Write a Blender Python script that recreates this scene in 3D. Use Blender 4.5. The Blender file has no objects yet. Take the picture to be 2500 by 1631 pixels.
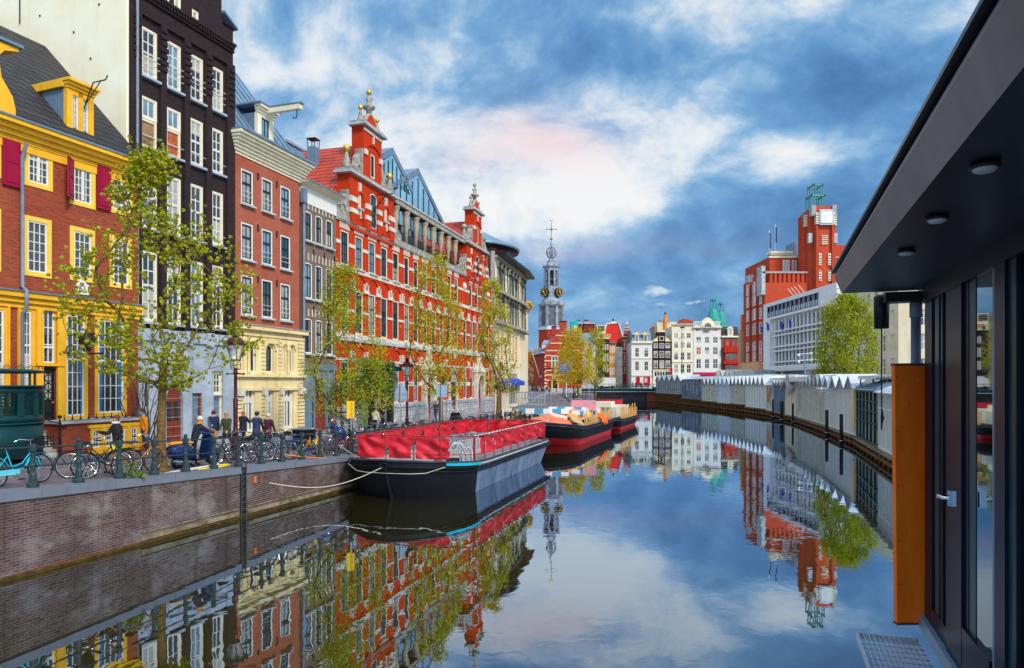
import bpy, math, random
from mathutils import Vector, Matrix, noise
R = math.radians
SC = bpy.context.scene
COL = SC.collection
rnd = random.Random(7)
# ---- measuring frame of the place: camera stands at (0,0,HC), looks along +Y, water is z=0
CX, HY, FP, HC = 1250.0, 936.0, 1667.0, 4.27
def at(x, y, Y):
    return Vector(((x-CX)/FP*Y, Y, HC+(HY-y)/FP*Y))
# quay axis (left bank)
QD = Vector((.326, .945)); QN = Vector((-.945, .326)); Q0 = Vector((-10.96, 14.6))
def zs(s):
    if s < 25.6: return 1.915-.042*(s-10.22)
    if s < 75: return 1.27
    return min(2.0, 1.27+(s-75)*.73/75)
def zg(X, Y): return zs(X*.326+Y*.945)
def qp(s, t, dz=0):
    p = Q0+QD*(s)+QN*t
    return Vector((p.x, p.y, zg(p.x, p.y)+dz))
def qx(x, t):
    # point on the line parallel to the quay edge at inset t, seen in column x
    q = (x-CX)/FP
    b = Q0+QN*t
    s = (q*b.y-b.x)/(QD.x-q*QD.y)
    return qp(s, t)
QA = math.atan2(QD.y, QD.x)

class MB:
    def __init__(s): s.calls=[]; s.v=[]; s.f=[]; s.mi=[]; s.sm=[]; s.mats=[]
    def _m(s, m):
        if m not in s.mats: s.mats.append(m)
        return s.mats.index(m)
    def add(s, vs, fs, m, smooth=False, M=None):
        o=len(s.v); k=s._m(m); s.calls.append(len(s.f))
        s.v += [tuple(M@Vector(p)) if M is not None else tuple(p) for p in vs]
        for f in fs:
            s.f.append([i+o for i in f]); s.mi.append(k); s.sm.append(smooth)
        return s
    def box(s, x0,x1,y0,y1,z0,z1,m,M=None):
        if x0>x1:x0,x1=x1,x0
        if y0>y1:y0,y1=y1,y0
        if z0>z1:z0,z1=z1,z0
        return s.add([(x0,y0,z0),(x1,y0,z0),(x1,y1,z0),(x0,y1,z0),(x0,y0,z1),(x1,y0,z1),(x1,y1,z1),(x0,y1,z1)],
            [(0,3,2,1),(4,5,6,7),(0,1,5,4),(1,2,6,5),(2,3,7,6),(3,0,4,7)],m,False,M)
    def quad(s,a,b,c,d,m): return s.add([a,b,c,d],[(0,1,2,3)],m)
    def prism(s, poly, ax, d0, d1, m, M=None):
        n=len(poly)
        def mk(p,d):
            if ax=='y': return (p[0],d,p[1])
            if ax=='x': return (d,p[0],p[1])
            return (p[0],p[1],d)
        vs=[mk(p,d0) for p in poly]+[mk(p,d1) for p in poly]
        fs=[list(range(n)),list(range(2*n-1,n-1,-1))]+[(i,i+n,(i+1)%n+n,(i+1)%n) for i in range(n)]
        return s.add(vs,fs,m,False,M)
    def tube(s, pts, r, m, n=8, M=None, caps=True):
        pts=[Vector(p) for p in pts]; N=len(pts)
        rs=r if isinstance(r,(list,tuple)) else [r]*N
        vs=[]; 
        for i,p in enumerate(pts):
            d=(pts[min(i+1,N-1)]-pts[max(i-1,0)])
            if d.length<1e-9: d=Vector((0,0,1))
            d.normalize()
            a=Vector((0,0,1)) if abs(d.z)<.9 else Vector((1,0,0))
            e=d.cross(a).normalized(); g=d.cross(e).normalized()
            for k in range(n):
                t=2*math.pi*k/n
                vs.append(p+(e*math.cos(t)+g*math.sin(t))*rs[i])
        fs=[]
        for i in range(N-1):
            for k in range(n):
                fs.append((i*n+k,i*n+(k+1)%n,(i+1)*n+(k+1)%n,(i+1)*n+k))
        s.add(vs,fs,m,n>4,M)
        if caps:
            s.add(vs[:n],[tuple(range(n))],m,False,M); s.add(vs[-n:],[tuple(range(n-1,-1,-1))],m,False,M)
        return s
    def lathe(s, prof, m, n=16, c=(0,0,0), M=None, smooth=True):
        vs=[];fs=[]
        for (r,z) in prof:
            for k in range(n):
                t=2*math.pi*(k+.5)/n
                vs.append((c[0]+r*math.cos(t),c[1]+r*math.sin(t),c[2]+z))
        for i in range(len(prof)-1):
            for k in range(n):
                fs.append((i*n+k,i*n+(k+1)%n,(i+1)*n+(k+1)%n,(i+1)*n+k))
        fs.append(tuple(range(n-1,-1,-1))); fs.append(tuple(range((len(prof)-1)*n,len(prof)*n)))
        return s.add(vs,fs,m,smooth,M)
    def ball(s, c, r, m, n=10, sc=(1,1,1), M=None):
        vs=[];fs=[]; h=n//2+1
        for i in range(h+1):
            a=math.pi*i/h
            for k in range(n):
                t=2*math.pi*k/n
                vs.append((c[0]+r*sc[0]*math.sin(a)*math.cos(t),c[1]+r*sc[1]*math.sin(a)*math.sin(t),c[2]+r*sc[2]*math.cos(a)))
        for i in range(h):
            for k in range(n): fs.append((i*n+k,(i+1)*n+k,(i+1)*n+(k+1)%n,i*n+(k+1)%n))
        return s.add(vs,fs,m,True,M)
    def ring(s, c, r, t, m, ax='y', n=24, k=6, a0=0, a1=2*math.pi, M=None):
        # torus of radius r, tube t, or an arc of it
        pts=[]
        full=abs(a1-a0-2*math.pi)<1e-6
        for i in range(n+1):
            a=a0+(a1-a0)*i/n
            ca,sa=math.cos(a)*r,math.sin(a)*r
            pts.append((c[0]+ca,c[1],c[2]+sa) if ax=='y' else ((c[0],c[1]+ca,c[2]+sa) if ax=='x' else (c[0]+ca,c[1]+sa,c[2])))
        return s.tube(pts,t,m,k,M,caps=not full)
    def pieces(s, name, parent=None, groups=None):
        # one object for every add() call, so that each loose piece is a part of its own
        out=[]
        bounds=s.calls+[len(s.f)]
        for i in range(len(s.calls)):
            f0,f1=bounds[i],bounds[i+1]; fs=s.f[f0:f1]; ids=sorted(set(k for f in fs for k in f)); mp={k:j for j,k in enumerate(ids)}
            q=MB(); q.v=[s.v[k] for k in ids]; q.f=[[mp[k] for k in f] for f in fs]; q.mats=s.mats; q.mi=s.mi[f0:f1]; q.sm=s.sm[f0:f1]; out.append(q.build(name,parent))
        return out
    def build(s, name, parent=None, loc=(0,0,0), rz=0, bevel=0):
        me=bpy.data.meshes.new(name)
        me.from_pydata(s.v,[],s.f); 
        for m in s.mats: me.materials.append(m)
        me.polygons.foreach_set('material_index',s.mi)
        me.polygons.foreach_set('use_smooth',s.sm)
        me.update()
        o=bpy.data.objects.new(name,me); COL.objects.link(o)
        o.location=loc; o.rotation_euler=(0,0,rz)
        if parent is not None: o.parent=parent
        if bevel:
            b=o.modifiers.new('bevel','BEVEL'); b.width=bevel; b.segments=2; b.limit_method='ANGLE'
        return o
def tag(o,label,cat,group=None,kind=None):
    if label: o['label']=label
    if cat: o['category']=cat
    if group: o['group']=group
    if kind: o['kind']=kind
    return o
def thing(name,label,cat,loc=(0,0,0),rz=0,group=None):
    o=bpy.data.objects.new(name,None); COL.objects.link(o); o.empty_display_size=.2
    o.location=loc; o.rotation_euler=(0,0,rz)
    return tag(o,label,cat,group)
def dup(o,parent=None):
    c=o.copy(); COL.objects.link(c)
    if parent is not None: c.parent=parent
    for ch in [x for x in KIDS.get(o.name,[])]:
        d=dup(ch,c); KIDS.setdefault(c.name,[]).append(d)
    return c
KIDS={}
def reg(o):
    # remember the children of a thing so that it can be copied
    for x in list(COL.objects):
        if x.parent is not None: KIDS.setdefault(x.parent.name,[])
        if x.parent is not None and x not in KIDS[x.parent.name]: KIDS[x.parent.name].append(x)
def regtree(o):
    ch=[x for x in bpy.data.objects if x.parent==o]
    KIDS[o.name]=ch
    for c in ch: regtree(c)
def inst(src_mesh_obj,name,parent,loc,rz=0,scale=None):
    o=bpy.data.objects.new(name,src_mesh_obj.data); COL.objects.link(o)
    o.location=loc; o.rotation_euler=(0,0,rz); o.parent=parent
    if scale: o.scale=scale
    return o

# ------------------------------------------------------------------ materials
def _nt(name):
    m=bpy.data.materials.new(name); m.use_nodes=True
    nt=m.node_tree; b=nt.nodes['Principled BSDF']
    return m,nt,b
def N(nt,t,**k):
    n=nt.nodes.new(t)
    for a,v in k.items(): setattr(n,a,v)
    return n
def L(nt,a,b): nt.links.new(a,b)
def c4(c): return (c[0],c[1],c[2],1)
def plain(name,c,rough=.6,var=.18,sc=3,metal=0,bump=0,spec=.22,ior=None,c2=None,coat=0,zs_=1.0,streak=0):
    m,nt,b=_nt(name)
    tc=N(nt,'ShaderNodeTexCoord'); nz=N(nt,'ShaderNodeTexNoise'); nz.inputs['Scale'].default_value=sc
    nz.inputs['Detail'].default_value=6; nz.inputs['Roughness'].default_value=.65
    mp=N(nt,'ShaderNodeMapping'); mp.inputs['Scale'].default_value=(1,1,zs_)
    L(nt,tc.outputs['Object'],mp.inputs[0]); L(nt,mp.outputs[0],nz.inputs['Vector'])
    mx=N(nt,'ShaderNodeMix',data_type='RGBA')
    k=1-var
    mx.inputs[6].default_value=c4([x*k for x in c]); mx.inputs[7].default_value=c4(c2 or [min(1,x*(1+var)) for x in c])
    rm=N(nt,'ShaderNodeMapRange'); rm.inputs[1].default_value=.3; rm.inputs[2].default_value=.7
    L(nt,nz.outputs[0],rm.inputs[0]); L(nt,rm.outputs[0],mx.inputs[0]); co=mx.outputs[2]
    if streak:
        for sc2,mp2,lo,hi,am in((1.0,(2.6,2.6,.22),.52,.74,1),(2.2,(1,1,1),.58,.78,.7)):
            m3=N(nt,'ShaderNodeMapping'); m3.inputs['Scale'].default_value=mp2; L(nt,tc.outputs['Object'],m3.inputs[0])
            n3=N(nt,'ShaderNodeTexNoise'); n3.inputs['Scale'].default_value=sc2; n3.inputs['Detail'].default_value=6; n3.inputs['Roughness'].default_value=.7; L(nt,m3.outputs[0],n3.inputs['Vector'])
            r3=N(nt,'ShaderNodeMapRange'); r3.inputs[1].default_value=lo; r3.inputs[2].default_value=hi; r3.inputs[4].default_value=streak*am; L(nt,n3.outputs[0],r3.inputs[0])
            x3=N(nt,'ShaderNodeMix',data_type='RGBA'); L(nt,r3.outputs[0],x3.inputs[0]); L(nt,co,x3.inputs[6]); x3.inputs[7].default_value=c4([q*w_ for q,w_ in zip(c,(.42,.36,.28))]); co=x3.outputs[2]
    L(nt,co,b.inputs['Base Color'])
    b.inputs['Roughness'].default_value=rough; b.inputs['Metallic'].default_value=metal
    b.inputs['Specular IOR Level'].default_value=spec
    if ior: b.inputs['IOR'].default_value=ior
    if coat: b.inputs['Coat Weight'].default_value=coat
    if bump:
        bp=N(nt,'ShaderNodeBump'); bp.inputs['Strength'].default_value=.6; bp.inputs['Distance'].default_value=bump
        L(nt,nz.outputs[0],bp.inputs['Height']); L(nt,bp.outputs[0],b.inputs['Normal'])
    return m
def brick(name,c1,c2,mo,bw=.22,bh=.065,ms=.012,stain=.25,rough=.85,stainc=None,vert=0):
    m,nt,b=_nt(name)
    tc=N(nt,'ShaderNodeTexCoord'); sp=N(nt,'ShaderNodeSeparateXYZ'); ad=N(nt,'ShaderNodeMath',operation='ADD'); cb=N(nt,'ShaderNodeCombineXYZ')
    L(nt,tc.outputs['Object'],sp.inputs[0]); L(nt,sp.outputs[0],ad.inputs[0]); L(nt,sp.outputs[1],ad.inputs[1])
    L(nt,ad.outputs[0],cb.inputs[0]); L(nt,sp.outputs[2],cb.inputs[1])
    br=N(nt,'ShaderNodeTexBrick'); L(nt,cb.outputs[0],br.inputs['Vector'])
    br.inputs['Scale'].default_value=1; br.inputs['Brick Width'].default_value=bw; br.inputs['Row Height'].default_value=bh
    br.inputs['Mortar Size'].default_value=ms; br.inputs['Mortar Smooth'].default_value=.2; br.inputs['Bias'].default_value=0
    br.inputs[1].default_value=c4(c1); br.inputs[2].default_value=c4(c2); br.inputs[3].default_value=c4(mo)
    nz=N(nt,'ShaderNodeTexNoise'); nz.inputs['Scale'].default_value=.55; nz.inputs['Detail'].default_value=7; nz.inputs['Roughness'].default_value=.7
    if vert:
        mp=N(nt,'ShaderNodeMapping'); mp.inputs['Scale'].default_value=(2.2,2.2,.35); L(nt,tc.outputs['Object'],mp.inputs[0]); L(nt,mp.outputs[0],nz.inputs['Vector'])
    else: L(nt,tc.outputs['Object'],nz.inputs['Vector'])
    rm=N(nt,'ShaderNodeMapRange'); rm.inputs[1].default_value=.42; rm.inputs[2].default_value=.75; rm.inputs[4].default_value=stain*2
    L(nt,nz.outputs[0],rm.inputs[0])
    mx=N(nt,'ShaderNodeMix',data_type='RGBA'); L(nt,rm.outputs[0],mx.inputs[0]); L(nt,br.outputs[0],mx.inputs[6])
    mx.inputs[7].default_value=c4(stainc or [x*.55 for x in c1])
    L(nt,mx.outputs[2],b.inputs['Base Color']); b.inputs['Roughness'].default_value=rough; b.inputs['Specular IOR Level'].default_value=.12
    bp=N(nt,'ShaderNodeBump'); bp.inputs['Strength'].default_value=.5; bp.inputs['Distance'].default_value=.01; bp.invert=True
    L(nt,br.outputs[1],bp.inputs['Height']); L(nt,bp.outputs[0],b.inputs['Normal'])
    return m
def tiles(name,c1,c2,w=.25,h=.3,rough=.7):
    # roof tiles: rows follow the slope through x and z
    m,nt,b=_nt(name)
    tc=N(nt,'ShaderNodeTexCoord'); sp=N(nt,'ShaderNodeSeparateXYZ'); cb=N(nt,'ShaderNodeCombineXYZ')
    L(nt,tc.outputs['UV'],sp.inputs[0])
    br=N(nt,'ShaderNodeTexBrick'); L(nt,tc.outputs['Object'],sp.inputs[0])
    ad=N(nt,'ShaderNodeMath',operation='ADD'); L(nt,sp.outputs[0],ad.inputs[0]); L(nt,sp.outputs[1],ad.inputs[1])
    L(nt,ad.outputs[0],cb.inputs[0]); L(nt,sp.outputs[2],cb.inputs[1]); L(nt,cb.outputs[0],br.inputs['Vector'])
    br.inputs['Scale'].default_value=1; br.inputs['Brick Width'].default_value=w; br.inputs['Row Height'].default_value=h
    br.inputs['Mortar Size'].default_value=.06; br.inputs['Mortar Smooth'].default_value=.7
    br.inputs[1].default_value=c4(c1); br.inputs[2].default_value=c4(c2); br.inputs[3].default_value=c4([x*.25 for x in c1])
    nz=N(nt,'ShaderNodeTexNoise'); nz.inputs['Scale'].default_value=1.2; nz.inputs['Detail'].default_value=5; L(nt,tc.outputs['Object'],nz.inputs['Vector'])
    mx=N(nt,'ShaderNodeMix',data_type='RGBA',blend_type='MULTIPLY'); mx.inputs[0].default_value=.6
    L(nt,br.outputs[0],mx.inputs[6]); L(nt,nz.outputs[0],mx.inputs[7]); 
    g=N(nt,'ShaderNodeMix',data_type='RGBA',blend_type='MULTIPLY'); g.inputs[0].default_value=1; g.inputs[7].default_value=(1.35,1.35,1.35,1)
    L(nt,mx.outputs[2],g.inputs[6]); L(nt,g.outputs[2],b.inputs['Base Color']); b.inputs['Roughness'].default_value=rough
    bp=N(nt,'ShaderNodeBump'); bp.inputs['Strength'].default_value=1; bp.inputs['Distance'].default_value=.04; bp.invert=True
    L(nt,br.outputs[1],bp.inputs['Height']); L(nt,bp.outputs[0],b.inputs['Normal'])
    return m
def glass(name,c,rough=.04,ior=2.0,var=.5,sc=.8):
    return plain(name,c,rough,var,sc,spec=.5,ior=ior)
def leafmat(name,c1,c2,c3):
    m,nt,b=_nt(name)
    g=N(nt,'ShaderNodeNewGeometry'); cr=N(nt,'ShaderNodeValToRGB'); L(nt,g.outputs['Random Per Island'],cr.inputs[0])
    e=cr.color_ramp.elements; e[0].color=c4(c1); e[1].color=c4(c3); x=e.new(.5); x.color=c4(c2)
    L(nt,cr.outputs[0],b.inputs['Base Color']); b.inputs['Roughness'].default_value=.6; b.inputs['Specular IOR Level'].default_value=.2
    tr=N(nt,'ShaderNodeBsdfTranslucent'); L(nt,cr.outputs[0],tr.inputs[0]); mx=N(nt,'ShaderNodeMixShader'); mx.inputs[0].default_value=.35
    L(nt,b.outputs[0],mx.inputs[1]); L(nt,tr.outputs[0],mx.inputs[2]); L(nt,mx.outputs[0],nt.nodes['Material Output'].inputs[0])
    return m
def stripes(name,cols,w,axis='x',rough=.5):
    # painted slats in a repeating cycle of colours along x+y (or z)
    m,nt,b=_nt(name)
    tc=N(nt,'ShaderNodeTexCoord'); sp=N(nt,'ShaderNodeSeparateXYZ'); L(nt,tc.outputs['Object'],sp.inputs[0])
    a=N(nt,'ShaderNodeMath',operation='DIVIDE'); a.inputs[1].default_value=w; L(nt,sp.outputs[{'x':0,'y':1,'z':2}[axis]],a.inputs[0])
    f=N(nt,'ShaderNodeMath',operation='FRACT'); L(nt,a.outputs[0],f.inputs[0])
    cr=N(nt,'ShaderNodeValToRGB'); cr.color_ramp.interpolation='CONSTANT'; L(nt,f.outputs[0],cr.inputs[0])
    e=cr.color_ramp.elements; n=len(cols)
    e[0].position=0; e[0].color=c4(cols[0]); e[1].position=1/n; e[1].color=c4(cols[1])
    for i in range(2,n):
        x=e.new(i/n); x.color=c4(cols[i])
    L(nt,cr.outputs[0],b.inputs['Base Color']); b.inputs['Roughness'].default_value=rough
    return m
def mottled(name,cols,sc=3,rough=.4,ior=1.6,zsc=.6):
    # goods seen dimly behind glass: blotches of several colours
    m,nt,b=_nt(name)
    tc=N(nt,'ShaderNodeTexCoord'); mp=N(nt,'ShaderNodeMapping'); mp.inputs['Scale'].default_value=(1,1,zsc); L(nt,tc.outputs['Object'],mp.inputs[0])
    v=N(nt,'ShaderNodeTexVoronoi'); v.inputs['Scale'].default_value=sc; L(nt,mp.outputs[0],v.inputs['Vector'])
    sp=N(nt,'ShaderNodeSeparateColor'); L(nt,v.outputs['Color'],sp.inputs[0])
    cr=N(nt,'ShaderNodeValToRGB'); L(nt,sp.outputs[0],cr.inputs[0]); e=cr.color_ramp.elements; n=len(cols)
    cr.color_ramp.interpolation='CONSTANT'
    e[0].color=c4(cols[0]); e[1].position=1/n; e[1].color=c4(cols[1])
    for i in range(2,n):
        x=e.new(i/n); x.color=c4(cols[i])
    L(nt,cr.outputs[0],b.inputs['Base Color']); b.inputs['Roughness'].default_value=rough; b.inputs['IOR'].default_value=ior
    return m

M_={}
def quaybrick():
    m=brick('quay_brick',(.135,.075,.066),(.055,.032,.032),(.20,.155,.135),bw=.24,bh=.066,ms=.008,stain=.42,stainc=(.055,.035,.03),vert=1)
    nt=m.node_tree; b=nt.nodes['Principled BSDF']; src=b.inputs['Base Color'].links[0].from_socket
    tc=[n for n in nt.nodes if n.type=='TEX_COORD'][0]
    def layer(src,scale,mp,lo,hi,col,amt,rough=.7):
        mpn=N(nt,'ShaderNodeMapping'); mpn.inputs['Scale'].default_value=mp; L(nt,tc.outputs['Object'],mpn.inputs[0])
        n=N(nt,'ShaderNodeTexNoise'); n.inputs['Scale'].default_value=scale; n.inputs['Detail'].default_value=7; n.inputs['Roughness'].default_value=rough; L(nt,mpn.outputs[0],n.inputs['Vector'])
        r=N(nt,'ShaderNodeMapRange'); r.inputs[1].default_value=lo; r.inputs[2].default_value=hi; r.inputs[4].default_value=amt; L(nt,n.outputs[0],r.inputs[0])
        x=N(nt,'ShaderNodeMix',data_type='RGBA'); L(nt,r.outputs[0],x.inputs[0]); L(nt,src,x.inputs[6]); x.inputs[7].default_value=c4(col); return x.outputs[2]
    s=layer(src,.7,(1,1,1.6),.5,.72,(.36,.32,.30),.5)          # pale lime bloom in patches
    s=layer(s,1.6,(1.6,1.6,.12),.56,.70,(.045,.028,.016),.75)     # dark run-off streaks
    s=layer(s,3.5,(1,1,1),.60,.72,(.30,.10,.03),.35)              # rusty spots
    L(nt,s,b.inputs['Base Color']); return m
def mt():
    M=M_
    M['white']=plain('white_paint',(.74,.70,.62),.5,.08,2,streak=.25)
    M['offw']=plain('aged_white_stone',(.62,.57,.46),.75,.2,1.5,streak=.4)
    M['cream']=plain('cream_paint',(.84,.62,.27),.6,.16,1.2,c2=(.88,.74,.42),streak=.4)
    M['palecream']=plain('pale_cream_paint',(.80,.71,.50),.6,.1,1.2,streak=.35)
    M['yellow']=plain('yellow_paint',(.86,.40,.018),.5,.12,1.5,c2=(.92,.50,.03),streak=.3)
    M['paleyel']=plain('pale_yellow_frame',(.84,.54,.07),.5,.1,2)
    M['rbrick']=brick('red_brown_brick',(.50,.058,.016),(.26,.035,.016),(.20,.11,.07),stain=.3)
    M['bbrick']=brick('black_brick',(.026,.018,.02),(.045,.030,.032),(.02,.014,.014),stain=.3,stainc=(.05,.022,.02))
    M['cbrick']=brick('orange_red_brick',(.52,.085,.040),(.36,.060,.035),(.34,.17,.11),stain=.28)
    M['dbrick']=brick('brown_grey_brick',(.24,.13,.09),(.17,.095,.075),(.22,.17,.14),stain=.25)
    M['ebrick']=brick('vivid_red_brick',(.74,.048,.006),(.58,.032,.006),(.36,.04,.012),stain=.24,stainc=(.36,.02,.006))
    M['tbrick']=brick('tower_red_brick',(.60,.075,.030),(.48,.06,.025),(.32,.08,.04),bw=.5,bh=.15,stain=.22)
    M['mbrick']=brick('mint_red_brick',(.56,.06,.035),(.42,.045,.03),(.3,.06,.04),bw=.4,bh=.12,stain=.2)
    M['qbrick']=quaybrick()
    M['green']=plain('dark_green_paint',(.006,.042,.048),.35,.25,2)
    M['rail']=plain('railing_green_paint',(.026,.048,.052),.45,.4,9)
    M['sash']=plain('dark_sash_paint',(.012,.03,.035),.35,.2,2)
    M['black']=plain('black_paint',(.012,.012,.014),.35,.2,3)
    M['iron']=plain('black_iron',(.02,.018,.02),.4,.3,6)
    M['maroon']=plain('maroon_paint',(.30,.004,.035),.45,.12,2)
    M['lead']=plain('blue_grey_lead',(.16,.23,.31),.42,.25,1.2,metal=.2)
    M['zinc']=plain('zinc_sheet',(.20,.30,.40),.35,.22,.8,metal=.35)
    M['dtile']=tiles('black_roof_tile',(.022,.018,.020),(.055,.045,.045),.34,.28)
    M['rtile']=tiles('orange_roof_tile',(.74,.065,.012),(.56,.04,.008),.3,.32)
    M['pty']=plain('cream_party_wall_render',(.92,.78,.50),.85,.04,.5,c2=(.94,.86,.66),bump=.01,streak=.12)
    M['bluestone']=plain('blue_grey_stone',(.30,.35,.42),.7,.16,1.3,c2=(.44,.50,.57),streak=.4)
    M['gstone']=plain('grey_limestone',(.36,.37,.38),.75,.3,2,c2=(.58,.58,.56))
    M['bstone']=plain('beige_stone',(.74,.60,.38),.8,.12,.5,c2=(.82,.72,.52),streak=.35)
    M['ornstone']=plain('weathered_ornament_stone',(.22,.20,.16),.85,.35,3,c2=(.50,.46,.38),bump=.02,streak=.4)
    M['colstone']=plain('tan_column_stone',(.34,.27,.18),.85,.3,3,c2=(.46,.38,.26),streak=.4)
    M['gold']=plain('gilded_metal',(.85,.48,.06),.3,.15,3,metal=.7)
    M['pane1']=glass('dark_window_glass',(.025,.035,.045))
    M['pane2']=glass('sky_window_glass',(.16,.24,.30),ior=2.2)
    M['pane3']=glass('curtained_window_glass',(.34,.34,.31),.08,1.7,.35,5)
    M['pane4']=glass('blue_curtain_glass',(.02,.10,.19),.05,1.7,.6,2)
    M['pane5']=glass('orange_lit_room_glass',(.48,.10,.02),.1,1.6,.5,2)
    M['openroom']=glass('open_room_interior',(.30,.17,.09),.5,1.2,.6,1.2)
    for k in ('blind','drapes','net','bluedrapes'):
        m,nt,b=_nt('window_glass_with_'+k); tc=N(nt,'ShaderNodeTexCoord'); sp=N(nt,'ShaderNodeSeparateXYZ'); L(nt,tc.outputs['Generated'],sp.inputs[0])
        def mm(op,a,v2):
            q=N(nt,'ShaderNodeMath',operation=op); L(nt,a,q.inputs[0]); q.inputs[1].default_value=v2; return q.outputs[0]
        if k=='blind': f=mm('GREATER_THAN',sp.outputs[2],.68)
        elif k=='net': f=mm('LESS_THAN',sp.outputs[2],.46)
        else: f=mm('GREATER_THAN',mm('ABSOLUTE',mm('SUBTRACT',sp.outputs[0],.5),0),.27)
        wv=N(nt,'ShaderNodeTexWave'); wv.inputs['Scale'].default_value=9; wv.inputs['Distortion'].default_value=1.5; L(nt,tc.outputs['Object'],wv.inputs['Vector'])
        cr=N(nt,'ShaderNodeMix',data_type='RGBA'); L(nt,wv.outputs[1],cr.inputs[0]); cr.inputs[6].default_value=(.30,.27,.20,1) if k!='bluedrapes' else (.01,.07,.18,1); cr.inputs[7].default_value=(.55,.52,.44,1) if k!='bluedrapes' else (.03,.20,.42,1)
        x=N(nt,'ShaderNodeMix',data_type='RGBA'); L(nt,f,x.inputs[0]); x.inputs[6].default_value=(.02,.028,.035,1); L(nt,cr.outputs[2],x.inputs[7]); L(nt,x.outputs[2],b.inputs['Base Color']); b.inputs['Roughness'].default_value=.05; b.inputs['IOR'].default_value=1.9
        M['p_'+k]=m
    M['skyglass']=plain('roof_glass_painted_sky',(.20,.38,.50),.08,.25,.6,ior=1.8,spec=.5)  # light blue base colour stands in for sky reflected in the glass
    M['stallroof']=plain('grey_white_stall_roof',(.50,.53,.56),.5,.25,1.2,c2=(.70,.72,.72),streak=.4)
    M['blind']=plain('tan_blind',(.50,.27,.08),.6,.15,3)
    M['steel']=plain('galvanised_steel',(.45,.50,.55),.35,.15,8,metal=.7)
    M['pipe']=plain('grey_blue_pipe_paint',(.20,.22,.27),.5,.2,3,streak=.4)
    M['chrome']=plain('chrome',(.7,.7,.72),.15,.1,8,metal=1)
    M['rubber']=plain('tyre_rubber',(.015,.015,.016),.7,.2,8)
    M['wood']=plain('raw_plank_wood',(.50,.30,.12),.7,.3,6,c2=(.70,.46,.22))
    M['wdoor']=plain('brown_door_wood',(.20,.04,.02),.4,.2,3)
    M['tarp']=plain('red_tarpaulin',(.56,.006,.018),.38,.2,2,spec=.5,c2=(.70,.012,.028))
    M['rust']=plain('rusty_red_steel',(.32,.03,.025),.55,.35,10)
    M['deck']=plain('weathered_deck_board',(.36,.31,.29),.7,.3,5,zs_=1)
    M['hull']=plain('black_hull_paint',(.012,.015,.022),.3,.4,1.5,ior=1.5,c2=(.04,.055,.08))
    M['hullb']=plain('dull_black_hull_paint',(.004,.004,.006),.6,.3,2,spec=.25)
    M['hullside']=plain('hull_painted_sky_sheen',(.10,.15,.25),.3,.45,1.8,c2=(.20,.27,.38),zs_=.3)  # black hull side with its sky reflection painted in as blue grey
    M['hullred']=plain('red_antifouling_paint',(.42,.012,.016),.35,.2,2)
    M['teal']=plain('turquoise_paint',(.01,.34,.44),.4,.15,3)
    M['skin']=plain('skin',(.55,.27,.17),.55,.06,5)
    M['bark']=plain('tree_bark',(.10,.065,.035),.9,.4,10,bump=.02,c2=(.26,.14,.03))
    M['barkd']=plain('dark_tree_bark',(.06,.045,.03),.9,.4,10,bump=.02,c2=(.12,.09,.05))
    M['moss']=plain('mossy_timber',(.022,.019,.005),.8,.5,4,c2=(.085,.06,.012))
    M['moss2']=plain('rust_and_moss_line',(.05,.035,.008),.8,.5,3,c2=(.26,.085,.015))
    M['orange']=plain('orange_plastic',(.85,.16,.02),.5,.15,4)
    M['brownred']=plain('dark_lamp_paint',(.06,.008,.016),.35,.25,6)
    M['lampglass']=plain('lamp_glass',(.55,.60,.55),.1,.2,3,ior=1.5)
    M['asphalt']=plain('purple_grey_paving',(.16,.125,.13),.85,.25,2.5,c2=(.24,.19,.19))
    M['kerb']=plain('kerb_granite',(.25,.27,.33),.6,.35,2.5,c2=(.15,.155,.175),bump=.01,streak=.75)
mt()
# ------------------------------------------------------------------ facades
class Fac:
    """a facade plane; local x runs along it left to right seen from outside, y points into the building, z is up"""
    def __init__(s,A,B):
        s.A=Vector(A[:2]); s.B=Vector(B[:2]); s.d=(s.B-s.A).normalized(); s.n=Vector((-s.d.y,s.d.x)); s.W=(s.B-s.A).length
        s.rz=math.atan2(s.d.y,s.d.x); s.loc=(s.A.x,s.A.y,0)
    def hit(s,x,y=HY,v=0):
        q=(x-CX)/FP; b=s.A+s.n*v
        u=(q*b.y-b.x)/(s.d.x-q*s.d.y)
        Y=b.y+s.d.y*u
        return u,HC+(HY-y)/FP*Y
    def u(s,x,v=0): return s.hit(x,HY,v)[0]
    def z(s,x,y,v=0): return s.hit(x,y,v)[1]
    def thing(s,name,label,cat,group=None): return thing(name,label,cat,s.loc,s.rz,group)
def inh(h,u,z): return h[0]<u<h[1] and h[2]<z<h[3]
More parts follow.
